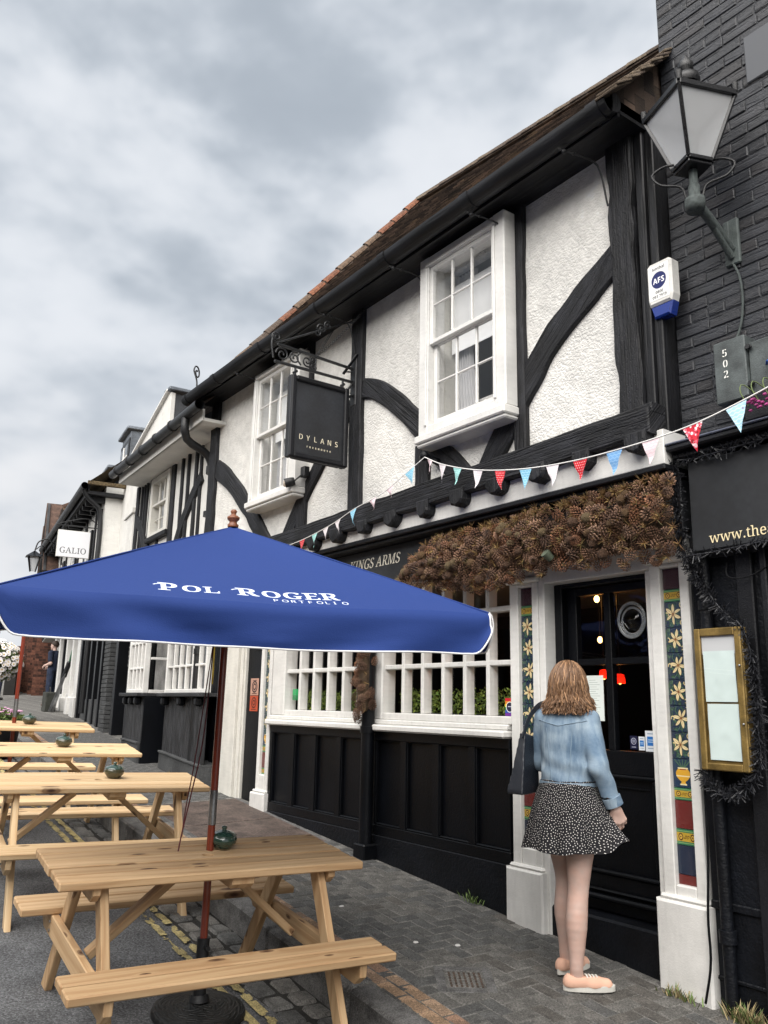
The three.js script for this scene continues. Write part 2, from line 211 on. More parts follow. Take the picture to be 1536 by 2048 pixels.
// pavement of dark pavers, buff edging
{
  const pv = structure('pavement', [-5, 0.3, 0.6]);
  part(pv, 'bedding', sheet(XS, (x) => zf(x) - 1.2, (x) => zk(x) - 0.06, 10, (x, z) => pavY(x, z) - 0.0035, 0.003), M.bed);
  const a = 0.086, joint = 0.0062; const geos = [0, 1, 2].map(() => cbox(2 * a - joint, 0.04, a - joint, 0.0045, 'x'));
  const list = []; const yaw = -0.042;
  for (let i = -20; i < 150; i++) for (let j = -2; j < 18; j++) {
    const k = (((i - j) % 4) + 4) % 4; if (k !== 0 && k !== 3) continue; const hor = k === 0;
    const u = (i + (hor ? 1 : 0.5)) * a, w = (j + (hor ? 0.5 : 1)) * a; const x = -1.6 - u, z = zk(x) - 0.306 - w; // rows run with the kerb
    if (z < zf(x) + 0.03 || x < -13.5 || x > 0.4) continue; list.push([x, z, hor ? yaw : yaw + Math.PI / 2]);
  }
  const hole = (x, z) => (Math.abs(x + 3.54) < 0.155 && Math.abs(z - 0.885) < 0.15) || (x > -7.95 && x < -6.12 && z > zf(x) + 0.02 && z < 1.0 - (x + 6.1) * -0.0 && z < 0.98);
  const keep = list.filter(([x, z]) => !hole(x, z)); keep.sort((p, q) => Math.hypot(p[0] + 0.2, p[1] - 4) - Math.hypot(q[0] + 0.2, q[1] - 4));
  // what the frame shows largest first: the photograph starts about two metres up the street
  const seen = keep.filter(([x]) => x < -2.15), near = seen.slice(0, 290), far = [...seen.slice(290), ...keep.filter(([x]) => x >= -2.15)];
  const ups = (x, z) => pavY(x, z) - 0.02 + (R() - 0.5) * 0.0025;
  const tilt = () => new THREE.Quaternion().setFromEuler(new THREE.Euler(rr(-0.006, 0.006), rr(-0.015, 0.015), rr(-0.006, 0.006)));
  for (const [x, z, w] of near) { const m = put(pv, 'paver', geos[Math.floor(R() * 3)], M.paver[clamp(Math.floor((fbm3(x * 1.7, z * 1.7, 4, 3) - 0.5) * 7 + 1.6 + rr(-0.9, 0.9)), 0, 3)], [x, ups(x, z), z]); m.quaternion.copy(slopeQ(x, z, w).multiply(tilt())); }
  const L = far.map(([x, z, w]) => geos[0].clone().applyMatrix4(new THREE.Matrix4().compose(V(x, ups(x, z), z), slopeQ(x, z, w).multiply(tilt()), V(1, 1, 1))));
  const f = part(pv, 'far_pavers', L, M.paver[1]); f.userData.kind = 'stuff';
  // two rows of buff bricks beside the kerb
  const bg = cbox(0.172, 0.04, 0.0745, 0.005, 'x');
  for (let r = 0; r < 2; r++) for (let i = 0; i < 72; i++) { const x = -1.5 - (i + (r ? 0.5 : 0)) * 0.1775, z = zk(x) - 0.147 - 0.039 - r * 0.079; const m = put(pv, 'buff_brick', bg, M.buff[Math.floor(R() * 4)], [x, ups(x, z) + 0.002, z]); m.quaternion.copy(slopeQ(x, z, -0.044).multiply(tilt())); }
}
// kerb of granite lengths
{
  const kb = structure('kerb', [-5, 0.2, 1.4]); const ge = cbox(0.893, 0.26, 0.136, 0.014, 'x');
  for (let i = 0; i < 19; i++) { const x = -0.6 - i * 0.9; const z = zk(x) - 0.074, m = put(kb, 'kerb_stone', ge, M.granite[i % 2], [x, pavY(x, z) - 0.128, z]); m.quaternion.copy(slopeQ(x, z, -Math.atan((zk(x + 0.4) - zk(x - 0.4)) / 0.8))); }
}
// road: asphalt, yellow lines, a channel of setts along the kerb
{
  const rd = structure('road', [-5, 0.1, 4]);
  part(rd, 'asphalt', sheet(XS, (x) => zk(x) - 0.05, (x) => zk(x) + 6.2, 26, (x, z) => roadY(x, z) - (z < zk(x) + 0.29 ? 0.018 : 0), 0.006), M.asphalt);
  M.yellow = [0, 1].map((s) => std({ color: lin(0.80, 0.66, 0.30), map: rep(T.stone, 0.4), bumpMap: rep(T.asphaltBump, 0.7), bumpScale: 0.005, roughness: 0.8 }));
  for (let k = 0; k < 2; k++) { // worn paint: ragged edges and small gaps
    const pos = [], cols = 14, st = 0.012; const c0 = (x) => zk(x) + 0.335 + k * 0.092;
    for (let x = -1.2; x > -17; x -= st) for (let j = 0; j < cols; j++) {
      const z0 = c0(x) + (j / cols - 0.5) * 0.052, z1 = c0(x) + ((j + 1) / cols - 0.5) * 0.052, wear = fbm3(x * 22, z0 * 22, 3 + k, 3) + 0.25 * fbm3(x * 2.2, z0 * 2, 9, 2), edge = Math.abs((j + 0.5) / cols - 0.5) * 2;
      if (wear < 0.47 + 0.16 * edge * edge) continue; const y = (X, Z) => roadY(X, Z) + 0.0065; const x1 = x - st;
      pos.push(x, y(x, z0), z0, x, y(x, z1), z1, x1, y(x1, z1), z1, x, y(x, z0), z0, x1, y(x1, z1), z1, x1, y(x1, z0), z0);
    }
    for (let i = 0; i < pos.length; i += 9) { const t = pos.splice(i + 3, 3); pos.splice(i + 6, 0, ...t); }
    const g = new THREE.BufferGeometry(); g.setAttribute('position', new THREE.Float32BufferAttribute(pos, 3)); g.computeVertexNormals(); if (g.attributes.normal.getY(0) < 0) { const P = g.attributes.position.array; for (let i = 0; i < P.length; i += 9) for (let q = 0; q < 3; q++) { const t = P[i + 3 + q]; P[i + 3 + q] = P[i + 6 + q]; P[i + 6 + q] = t; } g.computeVertexNormals(); }
    part(rd, 'yellow_line', boxUV(g, 'x'), M.yellow[k]);
  }
  const stone = (w, d) => { const g = cbox(w, 0.07, d, 0.016, 'x'); const P = g.attributes.position, s = R() * 50; for (let i = 0; i < P.count; i++) { const x = P.getX(i), y = P.getY(i), z = P.getZ(i); P.setXYZ(i, x + (n3(x * 20 + s, z * 20, 1) - 0.5) * 0.016, y + (y > 0 ? (n3(x * 16, z * 16, s) - 0.5) * 0.012 - 2.0 * (x * x * 0.5 + z * z) : 0), z + (n3(x * 20, z * 20 + s, 4) - 0.5) * 0.014); } g.computeVertexNormals(); return g; };
  const kinds = [stone(0.155, 0.122), stone(0.175, 0.126), stone(0.14, 0.118), stone(0.165, 0.13)], wd = [0.155, 0.175, 0.14, 0.165];
  for (let r = 0; r < 2; r++) { let x = -1.9 - r * 0.07; while (x > -13) { const k = Math.floor(R() * 4), z = zk(x) + 0.068 + r * 0.143 + rr(-0.006, 0.006); x -= wd[k] / 2; const m = put(rd, 'sett', kinds[k], M.sett[Math.floor(R() * 3)], [x, roadY(x, z) - 0.026 + rr(-0.004, 0.005), z]); m.quaternion.copy(slopeQ(x, z, -0.042 + rr(-0.07, 0.07), true)); x -= wd[k] / 2 + rr(0.012, 0.022); } }
  part(rd, 'channel_bed', sheet(range(-1, -14, -0.5), (x) => zk(x) - 0.02, (x) => zk(x) + 0.292, 2, (x, z) => roadY(x, z) - 0.011), M.mortar);
}
// far pavement across the street and what stands there, seen only mirrored in the panes
{
  const p = structure('far_pavement', [-5, 0.2, 9]); part(p, 'slabs', sheet(XS, (x) => zk(x) + 6.2, (x) => zk(x) + 8.2, 2, (x) => gy(x) - 0.1), M.bed);
}
// ---------- the timber-framed pub ----------
const pub = thing('timber_framed_pub', 'black and white timber-framed pub with jettied upper floor and tiled hipped roof', 'pub', [-5.7, 0.5, 0]);
const sagU = (x) => 0; // storey line stays level
// window made of a frame, glazing bars and single panes; rectangle x0..x1, y0..y1 in plane z
function glazing(parent, x0, x1, y0, y1, z, nx, ny, barW, mat, thick = 0.035, ys = null) {
  const W = [], H = []; for (let i = 0; i <= nx; i++) W.push(lerp(x0, x1, i / nx)); for (let j = 0; j <= ny; j++) H.push(ys ? ys[j] : lerp(y0, y1, j / ny));
  for (let i = 1; i < nx; i++) part(parent, 'glazing_bar', bx(W[i] - barW / 2, W[i] + barW / 2, y0, y1, z - thick / 2, z + thick / 2, 0.006), mat);
  for (let j = 1; j < ny; j++) part(parent, 'glazing_bar', bx(x0, x1, H[j] - barW / 2, H[j] + barW / 2, z - thick / 2 + 0.004, z + thick / 2 - 0.004, 0.006), mat);
  for (let i = 0; i < nx; i++) for (let j = 0; j < ny; j++) { const e = 0.001; const w = W[i + 1] - W[i] - e, h = H[j + 1] - H[j] - e; const g = new THREE.PlaneGeometry(w, h); const m = put(parent, 'pane', g, M.glass, [(W[i] + W[i + 1]) / 2, (H[j] + H[j + 1]) / 2, z - 0.004 + rr(-0.001, 0.001)]); m.rotation.set(rr(-0.006, 0.006), rr(-0.008, 0.008), 0); }
}
{
  // upper wall with two openings
  const ZU = 0.15, wR = [-4.66, -3.86, 3.56, 4.93], wL = [-7.42, -6.62, 3.55, 4.86];
  part(pub, 'rendered_wall', slab(rect(-8.72, -2.85, 3.02, 5.06), -0.02, ZU, 0, 'x', [rect(...wR).reverse(), rect(...wL).reverse()]), M.plaster);
  const TZ = ZU + 0.042; const t = (line, w, d = 0, wob) => part(pub, 'timber', timber(line, w, ZU - 0.03, TZ + d, wob), M.timber);
  t([[-2.885, 3.17], [-2.90, 4.1], [-2.90, 5.05]], 0.17, 0.004, 0.014);           // corner post
  t([[-3.775, 3.17], [-3.785, 4.0], [-3.775, 5.05]], 0.105, 0.002);
  t([[-5.735, 3.08], [-5.74, 4.0], [-5.745, 5.05]], 0.17, 0.003, 0.01);
  t([[-4.83, 3.15], [-4.83, 3.55]], 0.15, -0.003); t([[-6.62, 3.06], [-6.61, 3.55]], 0.15, -0.002); t([[-6.56, 4.5], [-6.56, 5.05]], 0.10, -0.002);
  t([[-8.64, 3.02], [-8.64, 4.1], [-8.645, 5.05]], 0.17, 0.004, 0.01);
  t([[-2.93, 4.29], [-3.27, 4.10], [-3.56, 3.88], [-3.80, 3.60], [-3.99, 3.37], [-4.17, 3.12]], [0.20, 0.19], -0.008, 0.012); // long brace to the corner post
  t([[-5.66, 4.25], [-5.50, 4.21], [-5.22, 4.02], [-4.93, 3.77], [-4.62, 3.45], [-4.30, 3.12]], [0.17, 0.19], -0.010, 0.010);
  t([[-5.80, 4.15], [-6.02, 4.03], [-6.34, 3.72], [-6.64, 3.42], [-6.93, 3.07]], [0.15, 0.18], -0.011, 0.010);
  t([[-8.56, 4.18], [-8.2, 3.96], [-7.78, 3.62], [-7.5, 3.36], [-7.22, 3.06]], [0.20, 0.19], -0.009, 0.012);
  // jetty: moulded bressummer, joist ends, white board, black fascia moulding
  part(pub, 'bressummer', timber([[-8.74, 3.03], [-7, 3.045], [-5, 3.09], [-2.70, 3.15]], 0.155, 0.10, 0.295, 0.01), M.timber);
  part(pub, 'bressummer_moulding', timber([[-8.74, 3.115], [-7, 3.13], [-5, 3.175], [-2.70, 3.235]], 0.05, 0.12, 0.265, 0.006), M.timber);
  part(pub, 'fascia_board', boxUV(slab([[-8.72, 2.905], [-2.66, 2.905], [-2.66, 3.10], [-8.72, 3.00]], 0.02, 0.228, 0.003)), M.white);
  for (const x of [-2.79, -3.18, -3.53, -3.91, -4.28, -4.66, -5.06, -5.44, -5.82, -6.2, -6.58, -6.98, -7.4]) {
    const top = lerp(2.98, 3.10, (x + 8.7) / 6), w = rr(0.066, 0.08), h = rr(0.11, 0.128); const pts = []; for (let i = 0; i <= 8; i++) { const a = Math.PI * i / 8; pts.push([x + Math.cos(a) * w * (1 + 0.08 * rr(-1, 1)), top - h * (0.45 + 0.55 * Math.sin(a)) + rr(-0.006, 0.006)]); } pts.push([x - w, top], [x + w, top]);
    part(pub, 'joist_end', slab(pts.reverse(), 0.06, 0.315 + rr(-0.01, 0.012), 0.014, 'y'), M.timber);
  }
  part(pub, 'fascia_moulding', [bx(-8.7, -2.655, 2.872, 2.904, 0.0, 0.238, 0.006), bx(-8.7, -2.655, 2.845, 2.870, 0.0, 0.205, 0.006)], M.satin);
  M.fascia = std({ color: lin(0.034, 0.037, 0.042), map: rep(T.patch, 1.6), roughness: 0.5 });
  part(pub, 'sign_fascia', bx(-8.7, -2.66, 2.56, 2.842, -0.05, 0.10, 0.004), M.fascia);
  // eaves: boarded soffit, gutter with joints and rods
  const gyv = (x) => lerp(4.985, 5.05, (x + 8.75) / 6); // gutter axis height
  const sof = []; for (let k = 0; k < 2; k++) { const a = slab([[-8.78, 4.965], [-2.72, 5.03], [-2.72, 5.055], [-8.78, 4.99]], 0, 0.27, 0.002); a.translate(0, k * 0.02, 0.14); sof.push(a); if (!k) break; }
  part(pub, 'soffit', sof, M.board);
  part(pub, 'eaves_board', boxUV(slab([[-8.78, 4.94], [-2.72, 5.005], [-2.72, 5.10], [-8.78, 5.035]], 0.385, 0.41, 0.003)), M.board);
  const axis = [[-8.8, gyv(-8.8), 0.485], [-7.4, gyv(-7.4) + 0.006, 0.487], [-6, gyv(-6) - 0.008, 0.484], [-4.4, gyv(-4.4) + 0.008, 0.488], [-2.70, gyv(-2.7), 0.485]];
  const half = (r0, r1, a, b) => { const c = new THREE.CatmullRomCurve3(axis.map((p) => V(...p))); const n = 40, m = 10, pos = []; const pt = (i, j, r) => { const p = c.getPointAt(lerp(a, b, i / n)); const th = Math.PI * (0.93 + 1.14 * j / m); return [p.x, p.y + Math.sin(th) * r, p.z + Math.cos(th) * r]; }; const q = (A, B, C, D) => pos.push(...A, ...B, ...C, ...A, ...C, ...D); for (let i = 0; i < n; i++) { for (let j = 0; j < m; j++) { q(pt(i, j, r1), pt(i + 1, j, r1), pt(i + 1, j + 1, r1), pt(i, j + 1, r1)); q(pt(i, j, r0), pt(i, j + 1, r0), pt(i + 1, j + 1, r0), pt(i + 1, j, r0)); } q(pt(i, 0, r0), pt(i + 1, 0, r0), pt(i + 1, 0, r1), pt(i, 0, r1)); q(pt(i, m, r1), pt(i + 1, m, r1), pt(i + 1, m, r0), pt(i, m, r0)); } for (const i of [0, n]) for (let j = 0; j < m; j++) q(pt(i, j, r0), pt(i, j, r1), pt(i, j + 1, r1), pt(i, j + 1, r0)); const g = new THREE.BufferGeometry(); g.setAttribute('position', new THREE.Float32BufferAttribute(pos, 3)); g.computeVertexNormals(); return boxUV(toCreasedNormals(g, 0.6), 'x'); };
  const gut = part(pub, 'gutter', half(0.06, 0.071, 0, 1), M.board);
  for (const s of [0.012, 0.135, 0.3, 0.47, 0.64, 0.80, 0.985]) part(gut, 'gutter_joint', half(0.0715, 0.078, Math.max(0, s - 0.007), Math.min(1, s + 0.007)), M.board);
  part(gut, 'stop_end', boxUV(xf(new THREE.CylinderGeometry(0.070, 0.070, 0.012, 20, 1, false, Math.PI * 0.46, Math.PI * 1.08), { r: [0, 0, Math.PI / 2], p: [-2.694, gyv(-2.7), 0.485] })), M.board);
  for (const x of [-2.98, -3.83, -4.74, -5.75, -7.42]) { const y = gyv(x); part(pub, 'gutter_rod', [tube([[x - 0.12, y - 0.085, 0.50], [x - 0.05, y - 0.12, 0.38], [x - 0.01, y - 0.16, 0.28], [x, y - 0.42, 0.20]], 0.007, 14, 6), sph(0.016, [x - 0.10, y - 0.10, 0.47]), sph(0.012, [x - 0.07, y - 0.11, 0.42])], M.iron); }
  // roof: hipped, plain tiles in courses
  M.tile = std({ color: lin(0.17, 0.125, 0.10), map: tileCol(), bumpMap: rep(T.fine, 0.3), bumpScale: 0.004, roughness: 0.9 });
  M.tileEnd = [[0.24, 0.18, 0.125], [0.30, 0.23, 0.16], [0.17, 0.125, 0.095]].map((c) => std({ color: lin(...c), map: rep(T.stone, 0.3), bumpMap: rep(T.fine, 0.1), bumpScale: 0.003, roughness: 0.9 }));
  M.hip = [[0.42, 0.17, 0.09], [0.36, 0.15, 0.085], [0.27, 0.18, 0.12]].map((c) => std({ color: lin(...c), map: rep(T.stone, 0.4), bumpMap: rep(T.fine, 0.2), bumpScale: 0.004, roughness: 0.9 }));
  function tileCol() { const t = tex(1024, 512, (u, v) => { const row = Math.floor(v * 16), uu = u * 20 + (row % 2) * 0.5, id = h3(Math.floor(uu) % 20, row, 4), f = uu - Math.floor(uu), n = fb2(u, v, 8, 8, 5, 12), li = clamp(fb2(u, v, 14, 14, 4, 44) - 0.56) * 2.2; const k = (0.62 + 0.5 * (id - 0.5) + 0.5 * (n - 0.5)) * (f < 0.05 ? 0.5 : 1); return [k + li * 0.35, k * 0.96 + li * 0.36, k * 0.92 + li * 0.22]; }, true); t.repeat.set(1 / 3.2, 1 / 1.6); return t; }
  const eL = V(-8.74, 4.97, 0.40), eR = V(-2.70, 5.09, 0.50), rL = V(-7.67, 7.94, -2.0), rR = V(-2.70, 7.53, -2.0);
  const rowsN = 27, pos = [], uv = []; const P = (s, t, up) => { const a = eL.clone().lerp(eR, s), b = rL.clone().lerp(rR, s); const p = a.lerp(b, t); const nrm = V(0, 0.66, 0.75); return p.addScaledVector(nrm, up + 0.012 * (n3(p.x * 1.4, t * 5, 3) - 0.5)); };
  const q4 = (A, B, C, D, ua, ub, va, vb) => { pos.push(A.x, A.y, A.z, B.x, B.y, B.z, C.x, C.y, C.z, A.x, A.y, A.z, C.x, C.y, C.z, D.x, D.y, D.z); uv.push(ua, va, ub, va, ub, vb, ua, va, ub, vb, ua, vb); };
  for (let r = 0; r < rowsN; r++) for (let c = 0; c < 44; c++) { const s0 = c / 44, s1 = (c + 1) / 44, t0 = r / rowsN, t1 = (r + 1) / rowsN; const u0 = s0 * 6.3, u1 = s1 * 6.3, v0 = t0 * 2.7, v1 = t1 * 2.7; q4(P(s0, t0, 0.022), P(s1, t0, 0.022), P(s1, t1, 0.004), P(s0, t1, 0.004), u0, u1, v0, v1); q4(P(s0, t0, 0.004), P(s1, t0, 0.004), P(s1, t0, 0.022), P(s0, t0, 0.022), u0, u1, v0, v0 + 0.02); }
  const rg = new THREE.BufferGeometry(); rg.setAttribute('position', new THREE.Float32BufferAttribute(pos, 3)); rg.setAttribute('uv', new THREE.Float32BufferAttribute(uv, 2)); rg.computeVertexNormals();
  const roof = part(pub, 'roof', rg, M.tile);
  { // back slope and hip end close the roof
    const bL = V(-8.98, 4.99, -4.6), bR = V(-2.70, 5.1, -4.6); const b = []; const tri = (...v) => v.forEach((p) => b.push(p.x, p.y, p.z)); tri(eL, rL, bL); tri(bL, rL, rR); tri(bL, rR, bR); tri(eR, bR, rR);
    const g = new THREE.BufferGeometry(); g.setAttribute('position', new THREE.Float32BufferAttribute(b, 3)); g.computeVertexNormals(); part(roof, 'back_slope', boxUV(g, 'x'), M.tile);
  }
  const hipTile = xf(new THREE.CylinderGeometry(0.075, 0.085, 0.24, 10, 1, true, -Math.PI / 2, Math.PI), {});
  const line = (a, b, n, nm, lift, mats = M.hip) => { for (let i = 0; i < n; i++) { const p = a.clone().lerp(b, (i + 0.5) / n), d = b.clone().sub(a).normalize(); const Y = d, Z0 = V(0, 1, 0).addScaledVector(d, -d.y).normalize(), X = new THREE.Vector3().crossVectors(Y, Z0); const m = put(roof, nm, hipTile, mats[Math.floor(R() * 3)], [p.x, p.y + lift + rr(-0.006, 0.006), p.z]); m.position.set(p.x - pub.org.x, p.y + lift + rr(-0.006, 0.006) - pub.org.y, p.z - pub.org.z); m.quaternion.setFromRotationMatrix(new THREE.Matrix4().makeBasis(X, Y, Z0)); } };
  roof.org = pub.org; part(roof, 'hip_bedding', bar(eL.clone().add(V(0, 0.02, 0)), rL.clone().add(V(0, 0.02, 0)), 0.13, 0.07), M.tileEnd[2]); part(roof, 'ridge_bedding', bar(rL.clone().add(V(0, 0.02, 0)), rR.clone().add(V(0, 0.02, 0)), 0.13, 0.07), M.tileEnd[2]); line(eL, eL.clone().lerp(rL, 0.36), 6, 'hip_tile', 0.0, [M.tileEnd[2], M.tileEnd[0], M.hip[2]]); line(eL.clone().lerp(rL, 0.36), rL, 10, 'hip_tile', 0.0); line(rL, rR, 21, 'ridge_tile', 0.0, M.tileEnd);
  // verge: tile ends showing at the right-hand edge
  const te = cbox(0.16, 0.014, 0.15, 0.003, 'z');
  for (let i = 0; i < 9; i++) for (let k = 0; k < 2; k++) { const t = i * 0.032, p = P(1, t, 0.012); const m = put(roof, 'verge_tile', te, M.tileEnd[Math.floor(R() * 3)], [p.x + 0.01 + rr(-0.015, 0.02), p.y + 0.012 - k * 0.02, p.z]); m.position.set(p.x + 0.03 + rr(-0.015, 0.02) - pub.org.x, p.y + 0.01 - k * 0.016 - pub.org.y, p.z - pub.org.z); m.rotation.set(0.62 + rr(-0.04, 0.04), rr(-0.05, 0.05), rr(-0.05, 0.05)); }
  // boarded strip between the corner post and the next house
  for (const [a, b, z] of [[-2.80, -2.742, 0.165], [-2.740, -2.685, 0.14]]) part(pub, 'gable_board', bx(a, b, 3.0, 5.16, -0.3, z, 0.006, 'y'), M.board);
  part(pub, "gable_wall", bx(-2.80, -2.70, 3.0, 5.1, -4.5, -0.30, 0.004), M.render); part(pub, "gable_wall", bx(-8.72, -8.62, 3.0, 5.0, -4.5, -0.02, 0.004), M.render);
  part(pub, 'back_wall', bx(-8.7, -2.7, 0.2, 5.1, -4.6, -4.5, 0.004), M.render);
  part(pub, 'upper_floor', bx(-8.7, -2.72, 2.76, 2.86, -4.5, -0.06, 0.004), M.dark);
  // box sash windows
  function sash(x0, x1, y0, y1, z, open, rail, seed) {
    const [a, b, c, d] = open; const w = new THREE.Group(); w.name = 'sash_window'; w.org = pub.org; pub.add(w);
    part(w, 'frame', [bx(x0, a, y0 + 0.06, y1, 0.13, z, 0.008), bx(b, x1, y0 + 0.06, y1, 0.13, z, 0.008), bx(a, b, d, y1 - 0.002, 0.13, z - 0.002, 0.008), bx(a, b, y0 + 0.06, c, 0.13, z - 0.002, 0.006)], M.white);
    part(w, 'frame_bead', [bx(a - 0.028, a - 0.004, c, d, z, z + 0.012, 0.004), bx(b + 0.004, b + 0.028, c, d, z, z + 0.012, 0.004), bx(a - 0.028, b + 0.028, d + 0.004, d + 0.028, z, z + 0.012, 0.004)], M.white);
    part(w, 'sill', [bx(x0 - 0.012, x1 + 0.012, y0, y0 + 0.058, 0.13, z + 0.03, 0.008), bx(x0, x1, y0 - 0.03, y0 - 0.001, 0.13, z + 0.012, 0.01)], M.white);
    const st = 0.034; const zu = z - 0.035, zl = z - 0.078;
    const top = [bx(a, a + st, rail, d, zu - 0.018, zu + 0.018, 0.005), bx(b - st, b, rail, d, zu - 0.018, zu + 0.018, 0.005), bx(a + st, b - st, d - 0.038, d, zu - 0.018, zu + 0.018, 0.005), bx(a + st, b - st, rail, rail + 0.034, zu - 0.018, zu + 0.018, 0.005)];
    const up = part(w, 'upper_sash', top, M.white); glazing(up, a + st, b - st, rail + 0.034, d - 0.038, zu, 3, 2, 0.018, M.white, 0.026);
    const low = [bx(a, a + st, c, rail + 0.03, zl - 0.018, zl + 0.018, 0.005), bx(b - st, b, c, rail + 0.03, zl - 0.018, zl + 0.018, 0.005), bx(a + st, b - st, c, c + 0.055, zl - 0.018, zl + 0.018, 0.005), bx(a + st, b - st, rail, rail + 0.03, zl - 0.018, zl + 0.018, 0.005)];
    const lo = part(w, 'lower_sash', low, M.white); glazing(lo, a + st, b - st, c + 0.055, rail, zl, 3, 2, 0.018, M.white, 0.026);
    // lining of the opening through the wall
    part(w, 'lining', [bx(a - 0.05, a - 0.02, c - 0.05, d + 0.05, -0.03, 0.129, 0.003), bx(b + 0.02, b + 0.05, c - 0.05, d + 0.05, -0.03, 0.129, 0.003)], M.cream);
    // pleated curtains drawn back, blind at the head
    const pleat = (xa, xb, y0c, y1c, gather) => { const pos = [], idx = [], n = 48, m = 14; for (let j = 0; j <= m; j++) for (let i = 0; i <= n; i++) { const s = i / n, yy = lerp(y0c, y1c, j / m); const pull = gather * Math.sin(Math.PI * clamp((j / m) * 0.9)) ; const xx = lerp(xa, lerp(xb, xa, pull), s); pos.push(xx, yy, 0.03 + 0.018 * Math.sin(s * 42 + 0.6 * Math.sin(j * 0.4)) - 0.03); } for (let j = 0; j < m; j++) for (let i = 0; i < n; i++) { const A = j * (n + 1) + i; idx.push(A, A + 1, A + n + 1, A + 1, A + n + 2, A + n + 1); } const g = new THREE.BufferGeometry(); g.setAttribute('position', new THREE.Float32BufferAttribute(pos, 3)); g.setIndex(idx); g.computeVertexNormals(); return boxUV(g.toNonIndexed(), 'y'); };
    part(w, 'curtain', pleat(a - 0.02, a + (b - a) * 0.36, c - 0.02, d, 0.35), M.net); part(w, 'curtain', pleat(b + 0.02, b - (b - a) * 0.14, c - 0.02, d, 0.3), seed ? M.net : M.drape);
    part(w, 'blind', bx(a, b, rail - (seed ? 0 : 0.02), d - 0.10, 0.055, 0.062, 0.002), M.blind);
    return w;
  }
  M.net = phy({ color: lin(0.75, 0.75, 0.76), roughness: 0.95, transmission: 0.3, thickness: 0 }); M.drape = std({ color: lin(0.10, 0.10, 0.11), map: rep(T.patch, 0.4), roughness: 0.95 }); M.blind = std({ color: lin(0.82, 0.83, 0.83), roughness: 0.9 });  // blind white raised to stand in for pale sky reflected in the panes
  sash(-4.72, -3.79, 3.49, 4.985, 0.30, [-4.615, -3.905, 3.615, 4.895], 4.255, 0);
  sash(-7.475, -6.55, 3.49, 4.905, 0.30, [-7.395, -6.70, 3.575, 4.835], 4.21, 1);
  // rooms behind the upper windows
  M.room = std({ color: lin(0.34, 0.34, 0.33), roughness: 0.9 });
  part(pub, 'upper_room', [bx(-8.6, -2.86, 2.875, 2.885, -3.0, -0.03, 0.002), bx(-8.6, -2.82, 3.0, 4.98, -3.05, -3.0, 0.002), bx(-8.6, -2.82, 4.985, 5.0, -3.0, 0.10, 0.002), bx(-5.75, -5.68, 2.9, 4.98, -3.0, -0.03, 0.002)], M.room);
  part(pub, 'cupboard', bx(-4.58, -3.93, 2.89, 3.86, -0.42, -0.06, 0.01), M.white); part(pub, 'partition', bx(-5.2, -3.3, 2.89, 4.98, -0.95, -0.90, 0.004), M.blind); part(pub, 'partition', bx(-8.0, -6.0, 2.89, 4.98, -0.75, -0.70, 0.004), M.blind);  // unseen pale walls added close behind the panes to brighten the rooms
}
